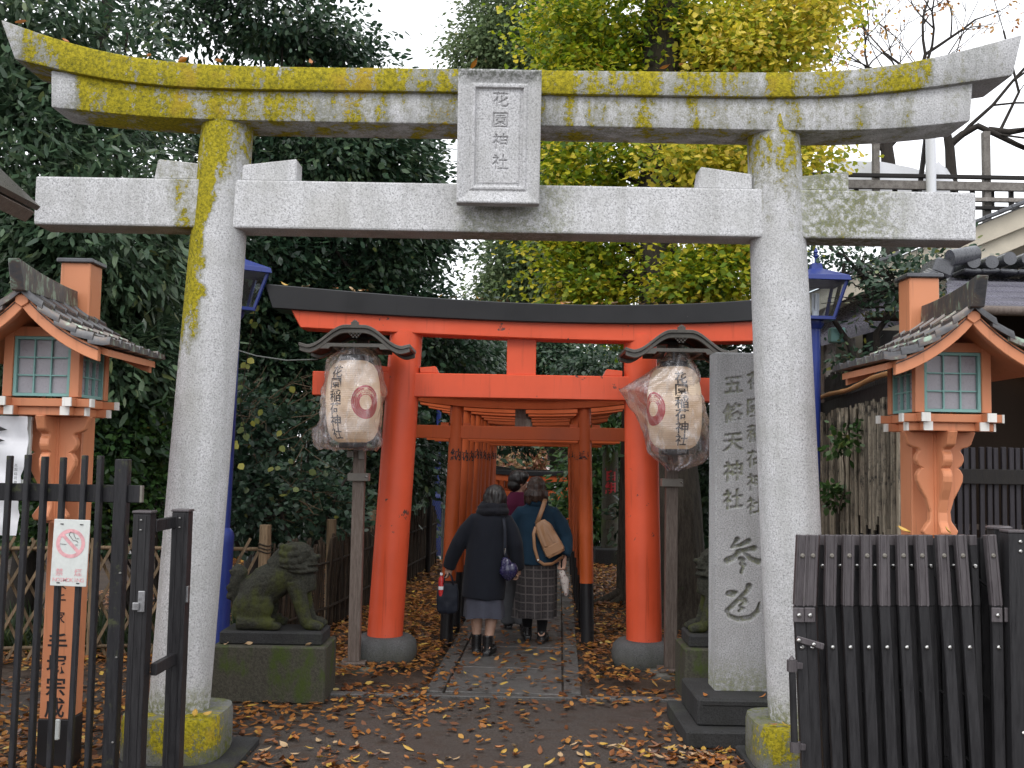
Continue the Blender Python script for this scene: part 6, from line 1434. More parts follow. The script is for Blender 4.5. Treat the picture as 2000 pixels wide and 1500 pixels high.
bb = MB(); bb.ell((0, 0, 0.085), (0.085, 0.05, 0.08)); bb.ell((0.045, 0, 0.10), (0.05, 0.045, 0.07)); bb.ell((-0.015, 0, 0.15), (0.055, 0.040, 0.065))
mesh_obj('pouch', remeshed(bb, 'pouch', 0.007, 2, lambda c: 0.010 * vnoise(c * np.array([26, 26, 9], 'f'), 6)), MT['satin'], sb_)
MB().bar((-0.02, 0.0, 0.17), (0.085, -0.01, 0.05), 0.018, 0.01).build('trim', MT['tan'], sb_); MB().tube([(-0.03, 0.0, 0.24), (-0.03, 0, 0.29)], 0.009, 8).build('buckle', MT['bolt'], sb_)
MB().tube([(0.0, -0.01, 0.19), (-0.028, -0.005, 0.24), (-0.03, 0.0, 0.30), (-0.03, -0.01, 0.45), (-0.045, 0.02, 0.54), (-0.055, 0.14, 0.572)], [(0.014, 0.004)] * 6, 8).build('strap', MT['tote'], sb_, smooth=True)

# --- woman in the teal jacket and plaid skirt (right)
g2 = G(1045, 1258); P2 = thing('person', 'woman in teal blue jacket and grey plaid skirt with a tan bag on her back', 'person', (g2.x, g2.y, 0.028), 0)
body('body', P2, 1.57, (0.0, 0, 1.315), (-0.01, 0.02, 1.455), -0.15, (-0.165, 0, 1.25), (0.165, 0, 1.25), (-0.235, 0.05, 1.02), (-0.18, 0.22, 0.90), (0.285, -0.01, 0.985), (0.262, -0.10, 0.80), ((0.3, 0.8, -0.3), (0, 0.3, 1), 1.2), ((-0.25, -0.35, -0.8), (-0.9, 0.2, 0), 1.25),
     ((-0.08, 0, 0.80), (0.08, 0, 0.80)), ((-0.085, 0.06, 0.44), (0.075, 0.01, 0.44)), ((-0.075, 0.06, 0.10), (0.06, -0.06, 0.10)), ((-0.09, 0.20, 0.04), (0.08, 0.09, 0.035))).data.materials.append(MT['skin'])
garment('jacket', MT['teal_coat'], P2, [([(0.03, 0, 0.735), (0.03, 0, 0.85), (0.018, 0, 1.0), (0.0, 0, 1.13), (-0.004, 0, 1.22), (-0.004, 0, 1.275), (-0.002, 0, 1.33)], [(0.205, 0.165), (0.20, 0.158), (0.188, 0.140), (0.192, 0.132), (0.190, 0.125), (0.14, 0.10), (0.068, 0.065)], 30),
        ([(-0.07, 0, 1.23), (-0.145, 0, 1.22), (-0.205, 0.02, 1.13), (-0.235, 0.05, 1.02), (-0.20, 0.18, 0.92)], [0.06, 0.076, 0.078, 0.068, 0.058], 16), ([(0.07, 0, 1.23), (0.15, 0, 1.22), (0.225, 0, 1.12), (0.282, -0.01, 0.99), (0.288, -0.06, 0.89), (0.268, -0.095, 0.825)], [0.06, 0.076, 0.080, 0.070, 0.062, 0.054], 16)], 0.010, 0.006, 7)
MB().box((0.02, -0.152, 0.93), (0.006, 0.01, 0.36), Matrix.Rotation(0.02, 3, 'Y')).build('back_seam', MT['teal_coat'], P2, bevel=0.002)
cb = MB(); cb.tube([(-0.002 + 0.078 * math.cos(a) * 1.15, 0.078 * math.sin(a), 1.318) for a in np.linspace(0, 2 * PI, 25)], [(0.024, 0.034)] * 25, 10); mesh_obj('collar', remeshed(cb, 'collar', 0.008, 1), MT['teal_coat'], P2)
hb = MB(); hb.ell((-0.012, -0.008, 1.482), (0.092, 0.105, 0.095)); hb.ell((-0.016, -0.038, 1.415), (0.100, 0.078, 0.085))
rr = random.Random(2)
for k in range(26):
    a = math.radians(-200 + k * 8.8); x, y = math.cos(a), math.sin(a); L = rr.uniform(0.10, 0.16); hb.tube([(-0.014 + x * 0.088, y * 0.085 - 0.01, 1.44), (-0.014 + x * 0.102, y * 0.095 - 0.01, 1.39), (-0.016 + x * (0.100 + rr.uniform(-.012, .012)), y * 0.092 - 0.01, 1.46 - L)], [0.026, 0.022, 0.008], 7)
mesh_obj('hair', remeshed(hb, 'hair', 0.007, 1, lambda c: 0.004 * vnoise(c * np.array([45, 45, 6], 'f'), 9) + 0.003 * vnoise(c * np.array([110, 110, 10], 'f'), 8)), MT['hair_b'], P2)
skirt('skirt', MT['plaid'], P2, [(0.82, 0.03, 0, 0.165, 0.14), (0.60, 0.015, 0, 0.185, 0.16), (0.23, -0.015, 0, 0.205, 0.18)], 8, 0.018, 1)
for h_, k_ in (((-0.075, 0.06, 0.10), (-0.082, 0.06, 0.40)), ((0.06, -0.06, 0.10), (0.072, 0.0, 0.40))): MB().tube([k_, Vector(k_).lerp(Vector(h_), 0.4), h_], [0.062, 0.062, 0.042], 14).build('stocking', MT['black_cloth'], P2, smooth=0.8)
boot('shoe', MT['leather'], P2, (-0.075, 0.05, 0.02), (-0.10, 0.2, 0), 0.11); boot('shoe', MT['leather'], P2, (0.06, -0.06, 0.0), (0.10, 0.09, 0), 0.11)
w2 = Vector(P2.location)
tg = thing('handbag', 'tan leather handbag slung behind the shoulder of the teal jacketed woman', 'bag', w2 + Vector((0.165, -0.20, 0.86)), 0)
bb = MB(); Rb = Matrix.Rotation(math.radians(-27), 3, 'Y')
bb.loft([[Rb @ Vector((x * k + 0.01, y * k2, z)) for x, y in ((-0.085, -0.05), (0, -0.065), (0.085, -0.05), (0.095, 0), (0.085, 0.05), (0, 0.06), (-0.085, 0.05), (-0.095, 0))] for k, k2, z in ((0.92, 1.0, -0.02), (1.0, 1.05, 0.02), (1.0, 1.0, 0.14), (0.86, 0.8, 0.26), (0.55, 0.5, 0.33))])
pb_ = mesh_obj('pouch', remeshed(bb, 'pouch', 0.007, 2, lambda c: 0.007 * vnoise(c * np.array([22, 22, 10], 'f'), 11)), MT['tan'], tg)
MB().loft([[Rb @ Vector((x * 1.03 + 0.01, y * 1.06 - 0.002, z)) for x, y in ((-0.088, -0.052), (0, -0.066), (0.088, -0.052), (0.096, 0), (0.085, 0.05), (-0.085, 0.05), (-0.096, 0))] for z in (0.0, 0.085)]).build('base_panel', MT['tan'], tg, bevel=0.006, smooth=0.5)
for dx in (-0.045, 0.045): MB().bar(Rb @ Vector((dx, -0.067, 0.10)), Rb @ Vector((dx * 0.6, -0.05, 0.30)), 0.02, 0.008, up=(0, 1, 0)).build('tab', MT['tan'], tg)
MB().tube([Rb @ Vector((-0.03, -0.02, 0.32)), (-0.125, -0.01, 0.40), (-0.10, 0.03, 0.475), (-0.09, 0.13, 0.505)], [(0.022, 0.005)] * 4, 8).build('strap', MT['tan'], tg, smooth=True)
MB().tube([Rb @ Vector((-0.05, -0.02, 0.30)), (-0.20, -0.03, 0.18), (-0.19, -0.035, 0.05), (-0.155, -0.035, -0.07), (-0.10, -0.035, -0.105), (-0.02, -0.02, -0.10), (0.06, 0.04, -0.05), (0.11, 0.10, -0.04)], [(0.016, 0.005)] * 8, 8).build('hanging_strap', MT['tan'], tg, smooth=True)
for p in ((-0.155, -0.045, -0.068), (-0.16, -0.01, 0.33)): MB().ell(p, (0.012, 0.006, 0.012)).build('buckle', MT['bolt'], tg)
um = thing('folded_umbrella', 'small folded white patterned umbrella hanging from the teal jacketed womans hand', 'umbrella', w2 + Vector((0.235, -0.14, 0.46)))
bb = MB(); bb.tube([(0.055, 0, 0.0), (0.045, 0, 0.06), (0.03, 0, 0.13), (0.012, 0, 0.20), (0.0, 0, 0.25)], [0.020, 0.036, 0.040, 0.032, 0.016], 12); mesh_obj('canopy', remeshed(bb, 'canopy', 0.006, 1, lambda c: 0.009 * vnoise(c * np.array([40, 40, 14], 'f'), 3)), MT['umbrella'], um)
MB().tube([(0.0, 0, 0.24), (0.002, 0.0, 0.31), (0.01, 0.02, 0.34)], 0.008, 8).build('handle', MT['leather'], um)

# --- woman ahead in wine red, head turned right
g3 = G(1008, 1233); P3 = thing('person', 'black-haired woman in wine red coat turning her head right, ahead of the others', 'person', (g3.x, g3.y, 0.028), 0)
body('body', P3, 1.60, (0.0, 0, 1.36), (0.0, 0.01, 1.500), -1.15, (-0.17, 0, 1.30), (0.17, 0, 1.30), (-0.225, 0.03, 1.04), (-0.19, 0.18, 0.90), (0.225, 0.03, 1.04), (0.19, 0.18, 0.90), ((0.2, 0.7, -0.4), (0.3, 0, 1), 1.0), ((-0.2, 0.7, -0.4), (-0.3, 0, 1), 1.0),
     ((-0.08, 0, 0.82), (0.08, 0, 0.82)), ((-0.08, 0.03, 0.45), (0.08, 0.0, 0.45)), ((-0.08, 0.04, 0.08), (0.08, -0.04, 0.08)), ((-0.09, 0.19, 0.035), (0.09, 0.11, 0.035))).data.materials.append(MT['skin'])
garment('coat', MT['wine'], P3, [([(0, 0, 0.66), (0, 0, 0.9), (0, 0, 1.12), (0, 0, 1.27), (0, 0, 1.33), (0, 0, 1.40)], [(0.205, 0.165), (0.19, 0.15), (0.188, 0.135), (0.185, 0.12), (0.13, 0.10), (0.078, 0.075)], 28), ([(-0.15, 0, 1.28), (-0.22, 0.03, 1.05), (-0.195, 0.16, 0.92)], [0.078, 0.068, 0.055], 14), ([(0.15, 0, 1.28), (0.22, 0.03, 1.05), (0.195, 0.16, 0.92)], [0.078, 0.068, 0.055], 14)], 0.011, 0.006, 4)
hb = MB(); hb.ell((-0.012, -0.002, 1.535), (0.100, 0.096, 0.092)); hb.ell((-0.040, -0.012, 1.470), (0.078, 0.082, 0.070)); hb.ell((0.05, -0.02, 1.56), (0.06, 0.07, 0.055))
mesh_obj('hair', remeshed(hb, 'hair', 0.007, 1, lambda c: 0.005 * vnoise(c * np.array([40, 40, 14], 'f'), 12)), MT['hair_k'], P3)
garment('trousers', MT['trouser'], P3, [([(-0.08, 0, 0.86), (-0.082, 0.02, 0.45), (-0.08, 0.04, 0.05)], [(0.10, 0.12), 0.085, 0.085], 16), ([(0.08, 0, 0.86), (0.082, 0.0, 0.45), (0.08, -0.04, 0.05)], [(0.10, 0.12), 0.085, 0.085], 16)], 0.011, 0.005, 8)
boot('shoe', MT['leather'], P3, (-0.08, 0.04, 0.0), (-0.10, 0.2, 0), 0.08); boot('shoe', MT['leather'], P3, (0.08, -0.04, 0.0), (0.10, 0.12, 0), 0.08)
# ================================================================== plants
def leaf_shapes(kind):
    """template vertices (along d, side, normal) and quads"""
    if kind == 'lance': return np.array([(0, 0, 0), (0.3, 0.5, -.10), (0.7, 0.42, -.14), (1, 0, -0.22), (0.7, -0.42, -.14), (0.3, -0.5, -.10)]), np.array([(0, 1, 2, 3), (0, 3, 4, 5)])
    if kind == 'oval': return np.array([(0, 0, 0), (0.45, 0.5, .10), (1, 0, -0.1), (0.45, -0.5, .10)]), np.array([(0, 1, 2, 3)])
    if kind == 'fan': return np.array([(0, 0, 0), (0.85, 0.62, .10), (0.92, 0, -.02), (0.85, -0.62, .10)]), np.array([(0, 1, 2, 3)])
    if kind == 'fan2': return np.array([(0, 0, 0), (0.70, 0.66, .12), (1.0, 0.30, .04), (0.86, 0, -.02), (1.0, -0.30, .04), (0.70, -0.66, .12)]), np.array([(0, 1, 2, 3), (0, 3, 4, 5)])
    if kind == 'blade': return np.array([(0, 0.5, 0), (0.55, 0.45, 0.10), (1, 0, -0.25), (0.55, -0.45, 0.10), (0, -0.5, 0)]), np.array([(0, 1, 3, 4), (1, 2, 3, 3)])
def leaf_mesh(name, pos, d, nrm, size, width, kind, rnd):
    T, Q = leaf_shapes(kind); n = len(pos)
    d = d / (np.linalg.norm(d, axis=1, keepdims=True) + 1e-9); s = np.cross(d, nrm); s /= (np.linalg.norm(s, axis=1, keepdims=True) + 1e-9); nn = np.cross(s, d)
    size = np.asarray(size).reshape(-1, 1, 1) * np.ones((n, 1, 1)); 
    V = pos[:, None, :] + size * (T[None, :, 0:1] * d[:, None, :] + width * T[None, :, 1:2] * s[:, None, :] + T[None, :, 2:3] * nn[:, None, :] * 0.6)
    k = len(T); F = (Q[None] + (np.arange(n) * k)[:, None, None]).reshape(-1, 4)
    if kind == 'blade': F = np.concatenate([F[0::2][:, :4], F[1::2][:, [0, 1, 2, 2]]]) if False else F[0::2]
    return np_mesh(name, V.reshape(-1, 3), F, {'rnd': np.repeat(rnd, k)})
def blob_points(blobs, rng, per_clump, spread, density=1.0, shell=0.55):
    """blobs: (px,py,depth, rx_px, ry_px, r_depth_m, n_clumps) -> leaf positions, outward dirs, clump ids"""
    P, D, I = [], [], []; cid = 0
    for (px, py, dep, rx, ry, rd, nc) in blobs:
        c = np.array(W(px, py, dep)); r = np.array([rx * dep / 2000, rd, ry * dep / 2000]); nc = max(1, int(nc * density))
        u = rng.normal(size=(nc, 3)); u /= np.linalg.norm(u, axis=1, keepdims=True); rad = rng.random(nc) ** (1 / 3) * (1 - shell) + shell * rng.random(nc) ** 0.25
        cc = c + u * rad[:, None] * r
        for k in range(nc):
            m = int(per_clump * rng.uniform(0.5, 1.5)); sp = spread * rng.uniform(0.7, 1.35)
            q = rng.normal(size=(m, 3)) * np.array([sp, sp, sp * 0.55]); P.append(cc[k] + q); D.append(u[k] * 0.6 + q / (sp + 1e-6) * 0.5); I.append(np.full(m, cid)); cid += 1
    return np.concatenate(P), np.concatenate(D), np.concatenate(I)
def crown(name, mat, parent, blobs, seed, per=60, spread=0.22, size=0.09, width=0.45, kind='oval', droop=0.4, density=1.0, shell=0.55, cvar=0.35, keep=None, bias=0.0):
    rng = np.random.default_rng(seed); P, D, I = blob_points(blobs, rng, per, spread, density, shell)
    if keep is not None: k = keep(P, rng); P, D, I = P[k], D[k], I[k]
    n = len(P); d = D + rng.normal(size=(n, 3)) * 0.55; d[:, 2] -= droop; nr = rng.normal(size=(n, 3)) * 0.55 + np.array([0, -0.25, 1.0])
    cl = rng.random(I.max() + 1)[I]; r = np.clip((1 - cvar) * rng.random(n) + cvar * cl + bias, 0, 1)
    off = np.array(parent.location) if parent is not None else np.zeros(3)
    me = leaf_mesh(name, P - off, d, nr, size * rng.uniform(0.65, 1.3, n), width, kind, r); o = mesh_obj(name, me, mat, parent); tag(o, kind='stuff') if parent is not None else None; return o
def limbs(name, mat, parent, paths, n=8):
    off = Vector(parent.location); b = MB()
    for pts, r0, r1 in paths:
        m = len(pts); b.tube([Vector(p) - off for p in pts], [lerp(r0, r1, i / (m - 1)) for i in range(m)], n)
    return b.build(name, mat, parent, smooth=0.9)
def wob(a, b, k, amp, rng):
    a, b = Vector(a), Vector(b); pts = []
    for i in range(k + 1):
        t = i / k; p = a.lerp(b, t); w_ = math.sin(t * PI) * amp; pts.append(p + Vector((rng.uniform(-w_, w_), rng.uniform(-w_, w_), rng.uniform(-w_, w_) * 0.6)))
    return pts
def proj(P):
    R = np.array(CAM_R.transposed()); q = (P - np.array([0, 0, CAM_H])) @ R.T; return 1000 + 2000 * q[:, 0] / -q[:, 2], 750 - 2000 * q[:, 1] / -q[:, 2]
rg = random.Random(11)

# ---- left: long-leaved evergreen close by
t = thing('evergreen_oak', 'near evergreen tree with long drooping leaves at the left edge', 'tree', (-4.6, 9.8, 0))
crown('crown', LEAF['oak'], t, [(20, 60, 9.6, 240, 150, 1.0, 95), (210, 160, 9.9, 130, 110, 1.0, 30), (40, 330, 9.4, 200, 190, 0.9, 130), (190, 480, 9.3, 190, 170, 0.8, 120), (60, 640, 9.2, 200, 170, 0.8, 110), (230, 720, 9.3, 110, 130, 0.7, 60), (60, 860, 9.3, 200, 110, 0.7, 70), (-150, 300, 9.4, 150, 500, 1.0, 100), (100, -260, 9.8, 350, 140, 1.2, 40)], 21, per=62, spread=0.20, size=0.135, width=0.27, kind='lance', droop=0.55, cvar=0.6)
limbs('trunk', MT['branch'], t, [([(-4.6, 9.8, 0), (-4.5, 9.8, 1.4), (-4.35, 9.9, 2.8), (-4.3, 9.9, 4.5), (-4.1, 10, 6.5)], 0.17, 0.06)] + [(wob((-4.4, 9.85, rg.uniform(1.8, 4.5)), W(rg.uniform(-50, 320), rg.uniform(0, 850), 9.6), 5, 0.2, rg), 0.045, 0.012) for _ in range(16)])
# ---- left middle: tall dark evergreen masses
t = thing('dark_evergreen', 'tall dark glossy evergreen filling the space behind the left stone pillar', 'tree', (-3.2, 13.2, 0))
crown('crown', LEAF['dark'], t, [(350, 30, 13, 120, 80, 1.0, 34), (540, 20, 13.2, 130, 90, 1.2, 70), (640, 70, 13.4, 75, 50, 0.7, 26), (700, 112, 13.4, 50, 12, 0.5, 5), (400, 300, 12.8, 180, 110, 1.2, 56), (600, 330, 12.8, 210, 150, 1.3, 150), (440, 500, 12.4, 180, 140, 1.2, 130), (700, 250, 13.3, 130, 110, 1.0, 60), (420, -260, 13, 360, 110, 1.8, 30)], 22, per=75, spread=0.24, size=0.105, width=0.45, kind='lance', droop=0.35, cvar=0.62)
limbs('trunk', MT['branch'], t, [([(-3.2, 13.2, 0), (-3.15, 13.2, 2), (-3.0, 13.3, 4), (-2.9, 13.3, 7)], 0.20, 0.08)] + [(wob((-3.1, 13.2, rg.uniform(2, 6)), W(rg.uniform(330, 720), rg.uniform(0, 600), 13), 5, 0.25, rg), 0.05, 0.012) for _ in range(18)])
t = thing('dark_evergreen', 'broad dark evergreen reaching towards the tablet behind the red gate', 'tree', (-2.1, 14.6, 0))
crown('crown', LEAF['dark'], t, [(765, 350, 14.4, 95, 120, 1.1, 80), (805, 440, 14.6, 72, 80, 0.9, 60), (700, 480, 14, 150, 120, 1.1, 110), (590, 600, 13.4, 170, 110, 1.0, 110), (770, 610, 14.2, 110, 80, 0.9, 80), (880, 690, 15, 90, 60, 0.8, 60), (560, 720, 13, 140, 110, 0.9, 90), (700, 760, 13.6, 110, 100, 0.8, 70), (760, 900, 14.2, 110, 80, 0.7, 50)], 23, per=72, spread=0.24, size=0.10, width=0.45, kind='lance', droop=0.35, cvar=0.62)
limbs('trunk', MT['branch'], t, [([(-2.1, 14.6, 0), (-2.1, 14.6, 2), (-1.9, 14.6, 4.2)], 0.16, 0.07)] + [(wob((-2.05, 14.6, rg.uniform(1.5, 4)), W(rg.uniform(560, 880), rg.uniform(350, 850), 14.2), 5, 0.2, rg), 0.04, 0.01) for _ in range(12)])
# ---- backdrop wood
crn = crown('distant_wood', LEAF['dark'], None, [(150, 620, 21, 280, 160, 2, 110), (600, 560, 21, 180, 150, 2, 100), (400, 800, 20, 420, 200, 2, 260), (780, 800, 22, 150, 170, 2, 120), (120, 850, 20, 260, 220, 2, 160), (300, 1000, 18, 500, 60, 1, 150), (720, 1000, 21, 160, 60, 1, 90), (1300, 980, 22, 260, 90, 1, 120), (1300, 800, 24, 200, 130, 1, 80)], 24, per=55, spread=0.42, size=0.22, width=0.55, kind='oval', shell=0.3)
tag(crn, 'deep shaded wood behind the left hand trees', 'wood', kind='stuff')
# ---- shrubs at the left under the lantern and behind the lattice
t = thing('leafy_shrub', 'fresh green glossy shrub between the left lantern and the stone pillar', 'shrub', (-3.3, 9.4, 0))
crown('crown', LEAF['shrub'], t, [(230, 880, 9.2, 100, 110, 0.45, 70), (170, 960, 9.1, 110, 90, 0.4, 50), (290, 970, 9.4, 70, 90, 0.35, 35), (60, 990, 9.1, 100, 80, 0.35, 35)], 25, per=48, spread=0.13, size=0.075, width=0.5, kind='lance', droop=0.15)
limbs('stems', MT['branch'], t, [(wob((-3.3 + rg.uniform(-.3, .3), 9.4, 0), W(rg.uniform(130, 320), rg.uniform(860, 1000), 9.25), 4, 0.12, rg), 0.02, 0.006) for _ in range(10)])
t = thing('undergrowth_bush', 'blue-green undergrowth bush with bare twigs behind the guardian lion', 'shrub', (-2.6, 10.8, 0))
crown('crown', LEAF['ivy'], t, [(480, 980, 10.6, 80, 90, 0.5, 44), (590, 990, 11.2, 110, 70, 0.5, 40), (470, 820, 11, 70, 80, 0.5, 26), (560, 880, 11.5, 120, 90, 0.5, 30), (420, 900, 10.9, 60, 100, 0.5, 28)], 26, per=40, spread=0.17, size=0.08, width=0.6, kind='lance', droop=0.2)
limbs('stems', MT['branch'], t, [([W(585, 1090, 10.6), W(555, 1030, 10.6), W(548, 990, 10.6), W(500, 950, 10.6), W(455, 900, 10.6)], 0.030, 0.012), ([W(610, 1080, 10.9), W(640, 1010, 10.9), W(660, 960, 11), W(700, 900, 11.2)], 0.026, 0.010), ([W(470, 1080, 10.5), W(440, 1010, 10.5), W(430, 960, 10.5)], 0.024, 0.010), ([W(480, 1010, 10.55), W(520, 1012, 10.5), W(560, 1000, 10.5)], 0.014, 0.006)])
b = MB(); off = Vector(t.location)
for k in range(70):
    a = W(rg.uniform(440, 640), rg.uniform(760, 1020), rg.uniform(10.4, 11.4)); e = a + Vector((rg.uniform(-.7, .7), rg.uniform(-.2, .2), rg.uniform(-.5, .5))); b.tube([Vector(p) - off for p in wob(a, e, 5, 0.14, rg)], [0.006, 0.005, 0.0045, 0.004, 0.003, 0.002], 4, cap=False)
tag(b.build('bare_twigs', MT['lattice'], t, recalc=False), kind='stuff')
# hanging vine with pale leaves by the blue lamp
t = thing('hanging_vine', 'thin vine with pale yellow-green heart leaves hanging beside the blue lamp', 'vine', W(490, 900, 8.9)); off = Vector(t.location)
path = [W(508, 548, 8.9), W(497, 610, 8.9), W(486, 680, 8.9), W(476, 740, 8.9), W(468, 800, 8.9), W(480, 850, 8.9)]
MB().tube([p - off for p in path], 0.004, 5).build('stem', MT['twig'], t)
P_, D_, S_ = [], [], []
for k in range(34):
    u = rg.random(); i = min(4, int(u * 5)); p = path[i].lerp(path[i + 1], u * 5 - i) if k < 17 else W(rg.uniform(445, 610), rg.gauss(850, 65), rg.uniform(8.9, 10)); P_.append(p - off); D_.append((rg.uniform(-.7, .7), rg.uniform(-.5, .1), rg.uniform(-1, 0))); S_.append(rg.uniform(0.05, 0.085))
me = leaf_mesh('leaf', np.array(P_), np.array(D_), np.array([[rg.uniform(-.3, .3), -1, 0.4] for _ in P_]), np.array(S_), 0.8, 'lance', np.clip(np.array([rg.uniform(0.25, 0.80) for _ in P_]), 0, 1)); mesh_obj('leaves', me, LEAF['yellowish'], t)
# cable from lamp to lantern
tag(MB().tube([W(458, 682, 8.75), W(500, 695, 8.7), W(560, 704, 8.65), W(620, 702, 8.6)], 0.006, 6).build('power_cable', MT['wire'], None), 'thin sagging cable between the left lamp and the paper lantern', 'cable')
# low turf behind the lattice
rng = np.random.default_rng(5); n = 2600; px_ = rng.uniform(-200, 620, n); 
gp = np.stack([rng.uniform(-5.2, -2.1, n), rng.uniform(8.8, 9.9, n), np.zeros(n)], 1); gd = np.stack([rng.normal(0, .5, n), rng.normal(-.2, .4, n), rng.uniform(0.6, 1.3, n)], 1)
lt_o = mesh_obj('lily_turf', leaf_mesh('lily_turf', gp, gd, np.stack([rng.normal(0, .3, n), -np.ones(n), np.ones(n) * .4], 1), rng.uniform(0.18, 0.45, n), 0.045, 'lance', rng.random(n)), LEAF['grass']); tag(lt_o, 'dark grassy turf growing behind the bamboo lattice', 'grass', kind='stuff')
# ---- middle distance: pale green tree in the gap
t = thing('pale_tree', 'hazy pale green tall tree rising between dark evergreens and yellow ginkgo', 'tree', (W(1020, 800, 27).x, 27, -1.4))
crown('crown', LEAF['pale'], t, [(1020, 40, 27, 110, 110, 1.4, 130), (975, 110, 27, 65, 70, 1.2, 50), (905, 115, 27.5, 36, 30, 0.7, 14), (1060, 200, 27, 120, 120, 1.4, 120), (1030, 330, 27, 100, 120, 1.4, 100), (1025, 500, 26.5, 75, 80, 1.2, 80), (1080, 520, 27, 100, 110, 1.3, 90), (985, 575, 26.5, 50, 30, 1.0, 30), (1020, -180, 27, 160, 150, 1.5, 70)], 31, per=85, spread=0.34, size=0.15, width=0.5, kind='oval', droop=0.5)
limbs('trunk', MT['branch'], t, [([W(1098, 900, 25), W(1096, 760, 25), W(1092, 620, 25), W(1080, 420, 26), W(1050, 200, 27)], 0.36, 0.10)] + [(wob(W(1090, rg.uniform(250, 560), 26), W(rg.uniform(940, 1120), rg.uniform(60, 560), 27), 4, 0.3, rg), 0.09, 0.02) for _ in range(9)], 14)
t = thing('mixed_foliage_tree', 'green and yellow tree seen through the red gate above the tunnel', 'tree', (W(1000, 900, 30).x, 30, -1.4))
crown('crown', LEAF['yellowish'], t, [(960, 740, 30, 110, 80, 1.2, 70), (1060, 800, 31, 120, 70, 1.2, 80), (1160, 760, 29, 90, 90, 1.2, 70), (1020, 860, 30, 110, 40, 1.0, 50), (900, 780, 29, 70, 80, 1.0, 40)], 32, per=60, spread=0.38, size=0.17, width=0.55, kind='oval')
limbs('trunk', MT['branch'], t, [([W(1000, 930, 30), W(1000, 800, 30), W(1010, 700, 30)], 0.2, 0.08)])
t = thing('dark_evergreen', 'dark leafy tree just behind the centre of the red gate', 'tree', (W(1080, 900, 23).x, 23, -1.4))
crown('crown', LEAF['dark'], t, [(900, 690, 20, 80, 50, 0.8, 60), (1075, 700, 22, 60, 60, 0.8, 60), (960, 720, 22, 60, 50, 0.8, 36), (1000, 850, 24, 90, 30, 0.7, 30)], 33, per=70, spread=0.27, size=0.13, width=0.5, kind='oval')
limbs('trunk', MT['bark'], t, [([W(1100, 930, 23), W(1098, 860, 23), W(1094, 760, 23), W(1088, 660, 23)], 0.30, 0.24)], 16)
t = thing('red_maple', 'low reddish autumn maple beyond the far torii', 'tree', (W(1020, 900, 27).x, 27, -1.4))
crown('crown', LEAF['maple'], t, [(1050, 888, 27, 45, 22, 0.5, 40), (1000, 895, 27.5, 50, 20, 0.5, 30)], 34, per=45, spread=0.2, size=0.11, width=0.7, kind='oval')
limbs('stems', MT['branch'], t, [([W(1040, 960, 27), W(1045, 900, 27)], 0.05, 0.02)])
# right of the tunnel
t = thing('broadleaf_shrub', 'bright green shrub behind the stone marker right of the tunnel', 'shrub', (W(1170, 1050, 18.5).x, 18.5, -0.2))
crown('crown', LEAF['shrub'], t, [(1165, 900, 18.5, 60, 110, 0.6, 90), (1210, 800, 18, 60, 70, 0.5, 40), (1150, 1020, 18.3, 50, 60, 0.5, 40), (1215, 980, 18.8, 40, 110, 0.5, 40), (1195, 858, 16.9, 18, 8, 0.1, 5)], 35, per=40, spread=0.22, size=0.14, width=0.4, kind='lance', droop=0.3, bias=0.08)
limbs('stems', MT['branch'], t, [(wob((W(1170, 1050, 18.5).x, 18.5, -0.2), W(rg.uniform(1120, 1220), rg.uniform(820, 950), 18.4), 4, 0.15, rg), 0.03, 0.01) for _ in range(6)])
t = thing('dark_evergreen', 'shaded evergreen filling the gap behind the right red pillar', 'tree', (W(1400, 900, 15).x, 15, 0))
crown('crown', LEAF['dark'], t, [(1400, 720, 14, 120, 80, 0.9, 80), (1400, 900, 13, 110, 110, 0.8, 70), (1500, 800, 13, 60, 160, 0.6, 50), (1180, 720, 16, 60, 60, 0.7, 34), (1330, 1020, 13.5, 110, 60, 0.6, 40)], 36, per=62, spread=0.24, size=0.11, width=0.5, kind='oval')
limbs('trunk', MT['branch'], t, [([W(1400, 1120, 15), W(1400, 900, 15), W(1410, 700, 15)], 0.12, 0.05)])
# ---- ginkgo
t = thing('ginkgo_tree', 'large ginkgo with yellow-green autumn leaves and thick dark trunk behind the red gate', 'tree', (W(1322, 1230, 10.9).x, 10.9, 0))
gt = Vector(t.location)
gk = [(1230, 30, 11.6, 170, 100, 1.2, 100), (1110, 90, 11.8, 80, 90, 1.0, 60), (1180, 170, 11.6, 110, 55, 0.9, 44), (1350, 110, 12.0, 130, 90, 1.0, 70), (1165, 320, 11.4, 100, 65, 0.9, 50), (1350, 300, 12.2, 110, 60, 0.8, 46), (1150, 490, 11.4, 95, 65, 0.8, 50), (1200, 560, 11.6, 60, 30, 0.6, 18), (1390, 540, 10.3, 80, 55, 0.6, 50), (1120, 400, 11.6, 60, 60, 0.8, 26), (1350, -260, 11.5, 400, 160, 2.0, 80), (1130, 560, 11.2, 60, 30, 0.6, 16)]
crown('green_crown', LEAF['ginkgo'], t, gk, 41, per=70, spread=0.20, size=0.062, width=0.8, kind='fan2', droop=0.5)
gy = [(1500, 50, 11.0, 120, 100, 1.0, 90), (1450, 130, 10.8, 110, 60, 0.9, 60), (1570, 20, 11.2, 70, 60, 0.8, 36), (1420, 320, 10.2, 100, 60, 0.8, 60), (1440, 450, 10.3, 60, 60, 0.6, 36), (1590, 280, 10.2, 22, 60, 0.4, 12), (1500, 330, 10.6, 80, 60, 0.8, 30), (1330, 310, 9.9, 60, 30, 0.4, 9), (1360, 560, 10.2, 40, 30, 0.4, 10)]
